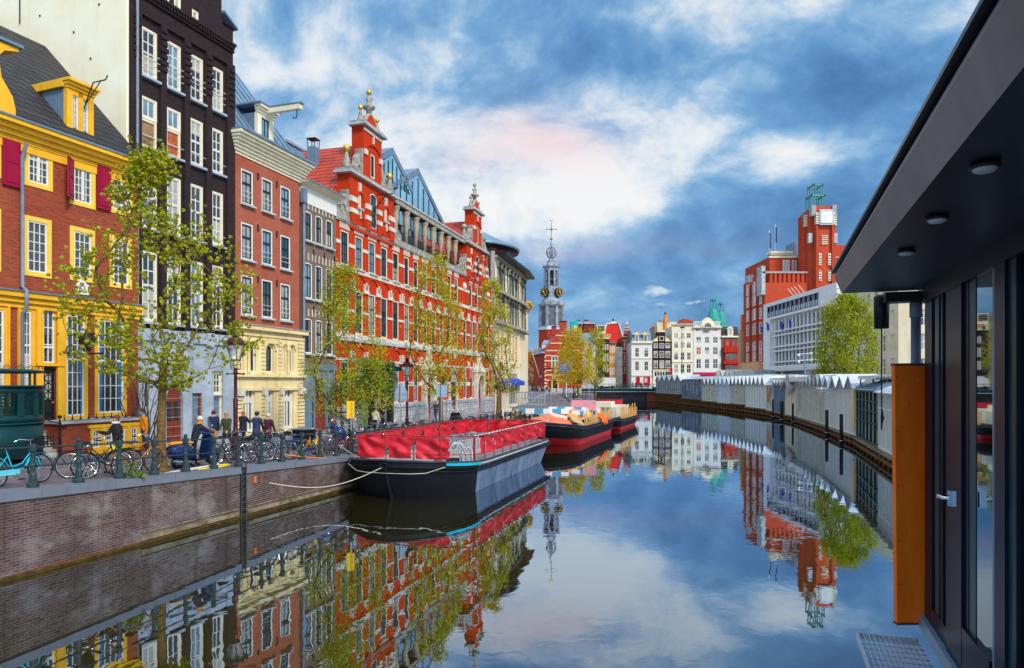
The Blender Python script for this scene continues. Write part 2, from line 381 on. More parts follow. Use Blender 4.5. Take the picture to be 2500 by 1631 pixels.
def wall(mb,m,u0,u1,z0,z1,holes=(),y=0,rev=.2,D=8,mrev=None,top=None):
    mrev=mrev or m
    holes=[h for h in holes if h[0]>u0-.01 and h[1]<u1+.01 and h[2]>=z0-.01 and h[3]<=z1+.01]
    us=sorted(set([u0,u1]+[h[0] for h in holes]+[h[1] for h in holes])); zz=sorted(set([z0,z1]+[h[2] for h in holes]+[h[3] for h in holes]))
    for j in range(len(zz)-1):
        zc=(zz[j]+zz[j+1])/2; i=0
        while i<len(us)-1:
            if any(inh(h,(us[i]+us[i+1])/2,zc) for h in holes): i+=1; continue
            k=i
            while k+1<len(us)-1 and not any(inh(h,(us[k+1]+us[k+2])/2,zc) for h in holes): k+=1
            mb.quad((us[i],y,zz[j]),(us[k+1],y,zz[j]),(us[k+1],y,zz[j+1]),(us[i],y,zz[j+1]),m); i=k+1
    b=y+rev
    for h in holes:
        a,c,e,f=h[:4]
        mb.quad((a,y,e),(a,y,f),(a,b,f),(a,b,e),mrev); mb.quad((c,y,f),(c,y,e),(c,b,e),(c,b,f),mrev)
        mb.quad((c,y,e),(a,y,e),(a,b,e),(c,b,e),mrev); mb.quad((a,y,f),(c,y,f),(c,b,f),(a,b,f),mrev)
        if len(h)>4 and h[4]>0:
            r=h[4]; w=(c-a)/2; n=8
            arc=[(a+w-w*math.cos(math.pi*i/n), f-r+r*math.sin(math.pi*i/n)) for i in range(n+1)]
            L_=[(a,f)]+arc[:n//2+1]; R_=arc[n//2:]+[(c,f)]
            mb.prism([(p[0],p[1]) for p in L_],'y',y+.002,b-.002,m); mb.prism(R_,'y',y+.002,b-.002,m)
    mb.quad((u0,y,z0),(u0,y,z1),(u0,b,z1),(u0,b,z0),m); mb.quad((u1,y,z1),(u1,y,z0),(u1,b,z0),(u1,b,z1),m)
    mb.quad((u0,y,z1),(u1,y,z1),(u1,b,z1),(u0,b,z1),top or m)
    if D: mb.box(u0,u1,b,y+D,z0,z1,m)
WC={}
def window(par,u,z,w,h,y=.08,fr=.07,cols=2,rows=3,mf=None,ms=None,mp=None,bars=.035,tr=None,rise=0,sill=None,name='window',fr2=.05,gl=None,bw=None):
    mf=mf or M_['white']; ms=ms or mf
    key=(round(w,2),round(h,2),fr,cols,rows if not isinstance(rows,list) else tuple(rows),mf.name,ms.name,mp.name,bars,tr,round(rise,2),fr2)
    if key not in WC:
        a=MB(); d=.1
        def rg(x0,x1,z0,z1,t,y0,y1,m,ri):
            a.box(x0,x0+t,y0,y1,z0,z1-ri,m); a.box(x1-t,x1,y0,y1,z0,z1-ri,m); a.box(x0+t,x1-t,y0,y1,z0,z0+t,m)
            if ri<=0: a.box(x0+t,x1-t,y0,y1,z1-t,z1,m)
            else:
                n=8; c=(x0+x1)/2; W=(x1-x0)/2
                o=[(c-W*math.cos(math.pi*i/n),z1-ri+ri*math.sin(math.pi*i/n)) for i in range(n+1)]
                q=[(c-(W-t)*math.cos(math.pi*i/n),z1-ri+(ri-t)*math.sin(math.pi*i/n)) for i in range(n+1)]
                for i in range(n): a.prism([o[i],o[i+1],q[i+1],q[i]],'y',y0,y1,m)
        rg(0,w,0,h,fr,0,d,mf,rise)
        x0,x1,z0,z1=fr,w-fr,fr,h-fr
        if fr2: rg(x0,x1,z0,z1,fr2,.025,d-.01,ms,max(0,rise-fr)); x0+=fr2;x1-=fr2;z0+=fr2;z1-=fr2
        zt=z1
        if tr:
            zt=z0+(z1-z0)*tr; a.box(x0,x1,.01,d-.02,zt-bars,zt+bars,ms)
        for i in range(1,cols):
            c=x0+(x1-x0)*i/cols; a.box(c-bars/2,c+bars/2,.035,d-.03,z0,z1-max(0,rise-fr)*.1,ms)
        if isinstance(rows,list): rr=[z0+(z1-z0)*q for q in rows]
        else: rr=[z0+(z1-z0)*i/rows for i in range(1,rows)]
        for c in rr: a.box(x0,x1,.04,d-.04,c-bars/2,c+bars/2,ms)
        fo=a.build(name,None)
        b=MB()
        if rise>0:
            n=8; W=w/2-fr/2
            b.prism([(fr/2,fr/2),(w-fr/2,fr/2)]+[(w/2+W*math.cos(math.pi*i/n),h-rise+(rise-fr/2)*math.sin(math.pi*i/n)) for i in range(n+1)],'y',.06,.075,mp)
        else: b.box(fr/2,w-fr/2,.06,.075,fr/2,h-fr/2,mp)
        po=b.build('pane',None)
        WC[key]=(fo.data,po.data); bpy.data.objects.remove(fo); bpy.data.objects.remove(po)
    fd,pd=WC[key]
    o=bpy.data.objects.new(name,fd); COL.objects.link(o); o.parent=par; o.location=(u,y,z)
    p=bpy.data.objects.new('pane',pd); COL.objects.link(p); p.parent=o
    if sill:
        sk=('sill',round(w,2),sill.name)
        if sk not in WC:
            s_=MB().box(-.08,w+.08,-.2,.05,-.1,-.002,sill).build('sill',None); WC[sk]=s_.data; bpy.data.objects.remove(s_)
        s2=bpy.data.objects.new('sill',WC[sk]); COL.objects.link(s2); s2.parent=o
    return o
def pick(*ms):
    if rnd.random()<.34: return M_[rnd.choice(['p_blind','p_drapes','p_net'])]
    return M_[rnd.choice(ms)]
def cornice(mb,m,u0,u1,z0,z1,out,y=0,steps=4):
    for i in range(steps):
        a=z0+(z1-z0)*i/steps; b=z0+(z1-z0)*(i+1)/steps; o=out*((i+1)/steps)**1.3
        mb.box(u0-o*.4,u1+o*.4,y-o,y+.12,a+.001*i,b,m)
def ledge(mb,m,u0,u1,z0,z1,out,y=0): mb.box(u0,u1,y-out,y+.05,z0,z1,m)
def arcmould(mb,m,c,z,w,h,t,out,y=0,n=10):
    o=[(c-w*math.cos(math.pi*i/n),z+h*math.sin(math.pi*i/n)) for i in range(n+1)]
    q=[(c-(w-t)*math.cos(math.pi*i/n),z+(h-t)*math.sin(math.pi*i/n)) for i in range(n+1)]
    for i in range(n): mb.prism([o[i],o[i+1],q[i+1],q[i]],'y',y-out,y+.01,m)
def text(par,s,loc,size,m,rot,name='lettering',ext=.005,align='CENTER'):
    c=bpy.data.curves.new(name,'FONT'); c.body=s; c.size=size; c.extrude=ext; c.align_x=align; c.align_y='CENTER'
    o=bpy.data.objects.new(name,c); COL.objects.link(o)
    dg=bpy.context.evaluated_depsgraph_get(); me=bpy.data.meshes.new_from_object(o.evaluated_get(dg)); bpy.data.objects.remove(o)
    me.materials.clear(); me.materials.append(m)
    o=bpy.data.objects.new(name,me); COL.objects.link(o); o.location=loc; o.rotation_euler=rot; o.parent=par
    return o
# ------------------------------------------------------------------ house A: yellow woodwork, brown brick
def PL(x,Yr,xr,K):  # point in column x on the facade line that has depth Yr at column xr and vanishes K px right of the middle
    p=x-CX; Y=Yr*(K-(xr-CX))/(K-p); return (p/FP*Y,Y)
def fdepth(F,z0,z1): pass
def houseA():
    A=PL(-62,27.85,337,650); B=PL(337,27.85,337,650); F=Fac(A,B); W=F.W
    T=F.thing('brick_townhouse','brown brick townhouse with yellow woodwork, wine red shutters and tiled dormer roof','house')
    Z=F.z; U=F.u
    zb=1.2; zc0=Z(0,747); zc1=Z(0,708); zt0=Z(0,334); zt1=Z(0,290)
    g=MB()
    up=[(57,128,350,450),(170,232,394,497),(267,324,423,517)]
    lo=[(55,125,523,671),(170,231,550,683),(267,321,572,700)]
    holes=[]
    for (a,b,t,o) in up+lo:
        holes.append((U(a),U(b),Z(a,o),Z(a,t)))
    wl=(U(-50),U(1.5))
    holes.append((wl[0],wl[1],holes[0][2],holes[0][3])); holes.append((wl[0],wl[1],holes[3][2],holes[3][3]))
    gw=[(46,86,748,960),(153,214,758,1026),(231,309,770,1018),(-40,17,745,1000)]
    gh=[(U(a),U(b),Z(a,o),Z(a,t)) for a,b,t,o in gw]
    dh=(U(103),U(137),Z(103,1052),Z(103,750))
    wall(g,M_['rbrick'],0,W,zb,zt1-.1,holes+gh+[dh],D=9)
    g.build('wall',T)
    # cornices
    c=MB(); cornice(c,M_['yellow'],0,W+.1,zt0,zt1,.55); c.box(0,W,-.06,.1,zt0-.28,zt0-.002,M_['yellow'])
    c.box(-.1,W+.3,-.6,.1,zt1+.002,zt1+.07,M_['lead'])
    c.build('cornice',T)
    c=MB(); cornice(c,M_['yellow'],0,W,zc0,zc1,.28,steps=3); c.box(-.05,W+.05,-.34,.1,zc1+.002,zc1+.05,M_['lead'])
    c.build('belt_cornice',T)
    # yellow pilasters around door and windows
    p=MB(); Y=M_['yellow']
    def pil(x0,x1,yb): p.box(U(x0),U(x1),-.09,.02,Z(x0,yb),zc0-.004,Y)
    pil(17,21,1040); pil(86.5,102.5,1080); pil(137.5,152.5,1052); pil(42,45.5,1060)
    p.box(U(86.5),U(152.5),-.13,-.092,Z(86,893)-.0,Z(86,886),Y)
    p.build('pilasters',T)
    for i,h in enumerate(holes[:6]+holes[6:8]):
        top=i in(0,1,2,6)
        o=window(T,h[0],h[2],h[1]-h[0],h[3]-h[2],y=-.03,fr=.16,cols=4 if top else 3,rows=4 if top else 5,mf=M_['paleyel'],ms=M_['white'],mp=pick('pane1','pane2') if top else M_['pane1'],bars=.03,fr2=.055)
        if top:
            s=MB().box((h[1]-h[0])/2-.05,(h[1]-h[0])/2+.05,.005,.09,.24,h[3]-h[2]-.24,M_['white']).build('centre_post',o)
    for i,h in enumerate(gh):
        window(T,h[0],h[2],h[1]-h[0],h[3]-h[2],y=-.02,fr=.14 if i!=3 else .1,cols=2 if i==0 else (3 if i==1 else 4),rows=7,mf=M_['yellow'],ms=M_['white'],mp=M_['p_bluedrapes'] if i in(1,2) else M_['p_net'],bars=.026,fr2=.06,tr=.56)
    # door
    d=MB(); dw=dh[1]-dh[0]; zd=Z(103,893)
    d.box(.02,dw-.02,.08,.16,dh[2],zd,M_['black'])
    for k in range(2): d.box(.14+.0,dw-.14,.05,.082,dh[2]+.12+k*.52,dh[2]+.5+k*.52,M_['iron'])
    d.box(.14,dw-.14,.06,.083,dh[2]+1.1,zd-.28,M_['pane3'])
    do=d.build('door',T,(dh[0],0,0))
    gr=MB(); zz0,zz1=dh[2]+1.1,zd-.28
    for s_ in(-1,1):
        pts=[]
        for i in range(17):
            t=i/16; pts.append((dw/2+s_*math.sin(t*math.pi*3)*dw*.28,.045,zz0+(zz1-zz0)*t))
        gr.tube(pts,.018,M_['iron'],5)
    gr.tube([(dw/2,.045,zz0),(dw/2,.045,zz1)],.015,M_['iron'],5)
    gr.build('door_grille',do)
    MB().ball((dw-.1,.03,dh[2]+1.0),.035,M_['gold'],8).build('handle',do)
    window(T,dh[0],zd+.06,dw,dh[3]-zd-.06,y=.02,fr=.05,cols=2,rows=3,mf=M_['yellow'],ms=M_['white'],mp=M_['pane1'],bars=.035,tr=.28,name='transom_window')
    # shutters
    def shutter(x0,x1,yt,yb,ang=0,flip=1):
        w=U(x1)-U(x0); h=Z(x0,yt)-Z(x0,yb); s=MB(); m=M_['maroon']
        s.box(0,w,-.05,0,0,h,m)
        for a,b in((.08,.45),(.52,.94)): s.box(.09,w-.09,-.07,-.051,h*a,h*b,m)
        o=s.build('shutter',T,(U(x0),-.06,Z(x0,yb)),ang); return o
    shutter(3,46,337,450); shutter(234,267,402,508)
    w=.62; h=Z(158,386)-Z(158,484); s=MB(); s.box(-w,0,-.05,0,0,h,M_['maroon']); 
    for a,b in((.08,.45),(.52,.94)): s.box(-w+.08,-.08,-.07,-.051,h*a,h*b,M_['maroon'])
    s.build('shutter',T,(U(174),-.08,Z(174,490)),R(38))
    # roof profile along the party wall
    r=MB(); prof=[(-.35,zt1+.07),(5.6,zt1+5.9),(9.2,zt1+7.6),(9.2,zt1),( -.35,zt1-.0)]
    r.prism([(a,b) for a,b in prof],'x',-.0,W+.1,M_['dtile'])
    r.build('roof',T)
    # dormer
    v=.25; u0,u1=U(164,v),U(229,v); zb_,zt_=Z(164,335,v),Z(164,212,v)
    dm=MB(); Yl=M_['yellow']
    dm.box(u0,u0+.22,v,v+.2,zb_,zt_,Yl); dm.box(u1-.22,u1,v,v+.2,zb_,zt_,Yl); mid=(u0+u1)/2
    dm.box(mid-.09,mid+.09,v,v+.2,zb_,zt_,Yl); dm.box(u0+.22,u1-.22,v,v+.2,zb_,zb_+.2,Yl); dm.box(u0+.22,u1-.22,v,v+.2,zt_-.2,zt_,Yl)
    dm.prism([(v+.02,zb_),(v+.02,zt_),(v+4.6,zt_),(v+.3,zb_)],'x',u0+.02,u0+.08,M_['lead']); dm.prism([(v+.02,zb_),(v+.02,zt_),(v+4.6,zt_),(v+.3,zb_)],'x',u1-.08,u1-.02,M_['lead'])
    cornice(dm,Yl,u0,u1,zt_+.001,zt_+.32,.25,y=v,steps=3); dm.box(u0-.02,u1+.05,v-.2,v+4.6,zt_+.322,zt_+.345,M_['lead']); dm.box(u0-.10,u0+.02,v+.13,v+4.2,zt_+.02,zt_+.32,Yl)
    dm.box(u0-.1,u1+.1,v-.25,v+.1,zb_-.22,zb_-.002,M_['lead'])
    do=dm.build('dormer',T)
    for a,b in((u0+.22,mid-.09),(mid+.09,u1-.22)):
        window(do,a,zb_+.2,b-a,zt_-zb_-.4,y=v+.04,fr=.04,cols=2,rows=6,mf=M_['white'],mp=M_['pane2'],bars=.022,fr2=.0,name='dormer_window')
    h=MB(); h.tube([(0,0,0),(0,-.5,.9),(.0,-1.15,.9),(0,-1.25,1.05)],.025,M_['iron'],6); h.tube([(0,-.05,.1),(0,-.9,.9)],.018,M_['iron'],6)
    h.build('hoist_bracket',do,(U(205,v),v,zt_-.55))
    # downpipe
    dp=MB(); dp.tube([(0,-.35,zt0-.05),(0,-.14,zt0-.5),(0,-.14,zc1+.2),(0,-.36,zc1+.05),(0,-.36,zc0),(0,-.14,zc0-.2),(0,-.14,zb)],.062,M_['pipe'],8)
    dp.build('downpipe',T,(U(48),0,0))
    # plaque with the year
    u0,u1=U(183),U(214); z0,z1=Z(183,717),Z(183,692)
    pq=MB(); pq.box(u0,u1,-.07,.02,z0,z1,M_['white']); pq.prism([(u0+.05,z1),(u1-.05,z1),((u0+u1)/2,z1+.2)],'y',-.07,.0,M_['white'])
    po=pq.build('date_plaque',T)
    text(po,'1611',((u0+u1)/2,-.075,(z0+z1)/2),.3,M_['iron'],(R(90),0,0))
    # number plate and bell
    MB().box(U(93),U(96.5),-.115,-.09,Z(93,968),Z(93,954),M_['iron']).build('doorbell_panel',T)
    # steps
    st=MB(); us0,us1=U(95,-.4),U(152,-.4); zst=dh[2]
    g0=zg(*(F.A+F.d*us0)[:])
    n=3
    for i in range(n):
        st.box(us0-.1*i,us1+.12*i,-.45-.3*i,-.14 if i==0 else -.45-.3*(i-1),g0-.2,zst-(zst-g0)*i/n-.01,M_['offw'])
        st.box(us0-.1*i-.03,us1+.12*i+.03,-.48-.3*i,-.14 if i==0 else -.45-.3*(i-1)-.03,zst-(zst-g0)*i/n-.01,zst-(zst-g0)*i/n+.03,M_['gstone'])
    st.build('steps',T)
    # basement lean-to with coping, yellow windows and iron scallops
    v=-1.25; b0,b1=U(152,v),U(352,v); zt=Z(152,1036,v); zlow=1.2
    bs=MB(); wu=[(U(220,v),U(247,v)),(U(252,v),U(278,v)),(U(283,v),U(309,v)),(U(314,v),U(338,v))]
    wz=(Z(218,1100,v),Z(218,1046,v))
    wall(bs,M_['rbrick'],b0,b1,zlow,zt,[(a,b,wz[0],wz[1]) for a,b in wu],y=v,rev=.15,D=1.2)
    bs.box(b0-.08,b1+.08,v-.1,-.02,zt+.002,zt+.1,M_['gstone'])
    bo=bs.build('basement_front',T)
    for a,b in wu: window(bo,a,wz[0],b-a,wz[1]-wz[0],y=v-.04,fr=.08,cols=2,rows=3,mf=M_['yellow'],ms=M_['white'],mp=M_['pane1'],bars=.03)
    fr=MB(); fr.box(wu[0][0]-.1,wu[-1][1]+.1,v-.07,v-.002,wz[1]+.0,wz[1]+.12,M_['yellow'])
    for a,b in wu: fr.box(b,b+.1,v-.07,v-.002,wz[0]-.15,wz[1],M_['yellow'])
    fr.box(wu[0][0]-.1,wu[-1][1]+.1,v-.07,v-.002,wz[0]-.15,wz[0],M_['yellow']); fr.build('window_surround',bo)
    sc=MB(); k=int((b1-b0)/.3)
    for i in range(k):
        u=b0+.05+i*.3; sc.ring((u+.15,v-.02,zt+.25),.15,.015,M_['iron'],'y',8,5,math.pi,2*math.pi); sc.tube([(u,v-.02,zt+.1),(u,v-.02,zt+.33)],.014,M_['iron'],5)
    sc.build('iron_cresting',T)
    # stair post and rails
    ip=MB(); up_=U(146,-1.3); zp=zst-.55
    ip.tube([(0,0,g0-zp-.1),(0,0,.35)],.045,M_['iron'],8); ip.tube([(0,0,.35),(0,0,1.0)],.03,M_['iron'],8); ip.ball((0,0,1.08),.07,M_['iron'],8); ip.ring((.16,0,.8),.1,.018,M_['iron'],'y',12,5)
    ip.tube([(0,0,.85),(-.75,1.0,1.25),(-.78,1.15,1.45)],.02,M_['iron'],6); ip.tube([(0,0,.05),(-.75,1.0,.5),(-.78,1.15,.7)],.02,M_['iron'],6)
    ip.build('stair_railing',T,(up_,-1.3,zp))
    # wall lantern with hanging tray sign
    wl_=thing('wall_lantern','black iron bracket lantern and shelf on yellow house front','lantern',T.location+Vector((F.d.x*U(160),F.d.y*U(160),0)),F.rz)
    q=MB(); zl=Z(160,868)
    q.tube([(0,-.1,zl+.75),(0,-1.5,zl+.75)],.03,M_['iron'],6); q.tube([(0,-.1,zl+.1),(0,-.5,zl+.05),(0,-1.9,zl+.05)],.035,M_['iron'],6); q.ring((0,-.25,zl+.2),.2,.02,M_['iron'],'x',12,5)
    q.build('bracket',wl_)
    q=MB(); q.lathe([(.1,0),(.12,.02),(.3,.45),(.33,.47),(.2,.62),(.06,.7),(.04,.82)],M_['iron'],6,(0,-1.1,zl+.12),smooth=False); q.build('lantern_head',wl_)
    # neighbour gable scroll at far left
    G=F.thing('gable_neighbour','yellow curved gable top of the house at the far left edge','house')
    q=MB(); um=U(25); m=M_['yellow']
    pts=[(um,Z(25,290)),(um,Z(25,270)),(um-.1,Z(22,240)),(um-.45,Z(12,200)),(um-.55,Z(8,150)),(um-.35,Z(12,132)),(um+.1,Z(27,128)),(um+.1,Z(27,120)),(um-1.2,Z(0,112)-.0),(um-3.2,Z(0,118)),(um-3.2,Z(0,290))]
    q.prism(pts,'y',-.28,.35,m); q.box(um-3.3,um+.2,-.38,.4,Z(27,119)+.002,Z(27,119)+.1,M_['lead'])
    q.build('gable_wall',G)
houseA()

# ------------------------------------------------------------------ house B: tall black brick
PB0=(-15.90,28.34); PC0=(-13.83,33.85); PD0=(-12.08,39.25); PE0=(-11.03,42.75)
def houseB():
    F=Fac(PB0,PC0); W=F.W; U,Z=F.u,F.z
    T=F.thing('black_brick_warehouse','tall black brick house with white windows and pale blank side wall','house')
    zs0=Z(516,816); z2=Z(568,116); z3=Z(568,72)
    cols=[(344,384),(406,442),(463,496),(516,545)]
    rows=[(158,266),(309,419),(464,597),(646,801)]
    H=[];cu=[(U(a),U(b)) for a,b in cols]; rz=[(Z(516,b),Z(516,t)) for t,b in rows]
    for c in cu:
        for r in rz: H.append((c[0],c[1],r[0],r[1]))
    # small attic openings
    at_=[(398,414,0-12,8),(425,442,-30,24),(469,485,20,50),(495.5,524.5,-5,77),(534,548.5,60,92)]
    AH=[(U(a),U(b),Z(a,o),Z(a,t)) for a,b,t,o in at_]
    g=MB(); um=U(541)
    wall(g,M_['bbrick'],0,W,zs0,z2,H,D=14,rev=.25)
    wall(g,M_['bbrick'],0,um,z2,26.5,AH[:4],D=14,rev=.25)
    wall(g,M_['bbrick'],um,W,z2,z3,AH[4:],D=14,rev=.25)
    g.build('wall',T)
    w=MB(); w.box(-.12,-.004,0,14,1,27,M_['pty'])
    w.build('party_wall',T)
    # marks on the party wall: anchors and cable
    k=MB()
    for v,z in((2.2,23.2),(3.4,22.5),(4.6,23.6),(5.4,22.0),(1.5,20.2),(3.0,19.3),(5.1,20.4),(6.4,21.4),(1.0,21.7),(2.0,18.0)):
        k.box(-.15,-.125,v,v+.08,z,z+.07,M_['iron'])
    k.tube([(-.16,6.4,20.3),(-.16,6.4,22.8)],.025,M_['iron'],5); k.ball((-.2,6.4,22.85),.12,M_['iron'],8); k.ball((-.2,6.1,22.6),.09,M_['iron'],8)
    k.pieces('wall_anchor',T)
    q=MB(); m=M_['bbrick']
    # brick piers with corbelled tops
    ps=[(0,U(341)),(U(388),U(402)),(U(446),U(460)),(U(499),U(513)),(U(550),W)]
    for a,b in ps:
        q.box(a,b,-.14,.01,zs0,z2-1.05,m)
        n=7
        for i in range(n):
            q.box((a+b)/2-.14-(i%2)*.05,(a+b)/2+.14+(i%2)*.05,-.21,-.141,rz[0][1]+.1-i*.28,rz[0][1]+.3-i*.28,m)
    q.box(0,W,-.14,.01,z2-1.05,z2-.93,m)
    q.build('brick_piers',T)
    q=MB(); n=int(W/.16)
    for i in range(n): q.box(i*W/n,i*W/n+.09,-.2,.01,z2-.18,z2-.02,m)
    q.box(0,W,-.24,.01,z2-.018,z2+.1,m); q.box(0,W,-.1,.01,z2-.3,z2-.182,m)
    n=int(W/.3)
    q.build('cornice',T); q=MB()
    q.prism([(um-.02,z3+.42),(W+.12,z3-.02),(W+.12,z3+.08),(um-.02,z3+.54)],'y',-.22,.3,M_['lead']); q.box(um,W,-.1,.1,z3-.002,z3+.01,m)
    q.build('sloping_coping',T); MB().box(0,um,-.3,.2,26.5,26.8,M_['lead']).build('top_coping',T)
    for i,h in enumerate(H):
        r=i%4; c=i//4
        mp=pick('pane2','pane2','pane1','pane3')
        op=(r==1 and c<2)
        if op:
            hh=h[3]-h[2]; window(T,h[0],h[2]+hh*.56,h[1]-h[0],hh*.44,y=.02,fr=.11,cols=2,rows=1,mf=M_['palecream'],ms=M_['white'],mp=M_['pane2'],bars=.045,fr2=.04)
            o=window(T,h[0],h[2],h[1]-h[0],hh*.56,y=.04,fr=.1,cols=1,rows=1,mf=M_['palecream'],mp=M_['pane5'] if c else M_['openroom'],fr2=0,sill=M_['bluestone'],name='open_window')
            MB().tube([(.08,.0,.5),(h[1]-h[0]-.08,.0,.5)],.02,M_['white'],5).build('window_guard',o)
        else: window(T,h[0],h[2],h[1]-h[0],h[3]-h[2],y=.02,fr=.11,cols=2,rows=4 if r in(0,3) else 4,mf=M_['palecream'],ms=M_['white'],mp=mp,bars=.045,fr2=.04,tr=.52 if r else None,sill=M_['bluestone'])
        if r<3:
            b=MB()
            for z in(.45,.75,1.0)[:3 if r==0 else 1]: b.tube([(-.03,-.12,z),(h[1]-h[0]+.03,-.12,z)],.014,M_['white'],5)
            b.build('window_guard',T,(h[0],0,h[2]))
    for h in AH: window(T,h[0],h[2],h[1]-h[0],h[3]-h[2],y=.02,fr=.09,cols=2 if h[3]-h[2]>1.2 else 1,rows=3 if h[3]-h[2]>1.2 else 1,mf=M_['palecream'],mp=M_['pane3'],bars=.05,fr2=.03)
    # stone ground floor
    g=MB(); zb=1.1; S=M_['bluestone']
    doors=[(U(402),U(443),Z(402,1082),Z(402,934),.9),(U(465.5),U(490),Z(465,1042),Z(465,960)),(U(517.5),U(541),Z(517,1040),Z(517,967)),(U(517.5),U(541),Z(517,964),Z(517,905)),(U(349),U(359),Z(349,992),Z(349,925))]
    wall(g,S,0,W,zb,zs0,doors,y=-.1,rev=.3,D=3)
    g.box(0,W,-.2,.0,Z(516,842),Z(516,830),S)
    for i in range(12):
        z=zb+.4+i*.42
        if z<zs0-.8: g.box(0,W,-.104,-.099,z,z+.012,M_['gstone'])
    for a,b in ps: g.box(a-.03,b+.03,-.24,-.1,zs0-.62,zs0+.02,S)
    g.build('stone_ground_floor',T)
    d=doors[0]; q=MB(); w=d[1]-d[0]; h=d[3]-d[2]
    n=8; q.prism([(0,0),(w,0)]+[(w/2+w/2*math.cos(math.pi*i/n),h-d[4]+d[4]*math.sin(math.pi*i/n)) for i in range(n+1)],'y',.05,.12,M_['wdoor'])
    for a,b in((.12,w/2-.06),(w/2+.06,w-.12)):
        q.box(a,b,.02,.052,.2,h*.3,M_['wdoor']); q.box(a,b,.03,.053,h*.36,h*.68,M_['pane1'])
    q.build('arched_door',T,(d[0],-.0,d[2]))
    for d,m in((doors[1],'green'),(doors[2],'green')):
        q=MB(); w=d[1]-d[0]; h=d[3]-d[2]; q.box(0,w,.05,.1,0,h,M_['lead']); q.box(w-.12,w,0,.06,0,h,M_['wdoor'] if d is doors[1] else M_['palecream']); q.build('door',T,(d[0],0,d[2]))
    d=doors[3]; window(T,d[0],d[2],d[1]-d[0],d[3]-d[2],y=0,fr=.1,cols=2,rows=3,mf=M_['palecream'],mp=M_['pane1'],bars=.04)
    d=doors[4]; MB().box(d[0],d[1],.0,.05,d[2],d[3],M_['iron']).build('door_panel',T)
    dp=MB(); dp.tube([(0,-.2,26),(0,-.2,zs0)],.06,M_['pipe'],8); dp.build('downpipe',T,(U(327),0,0))
houseB()

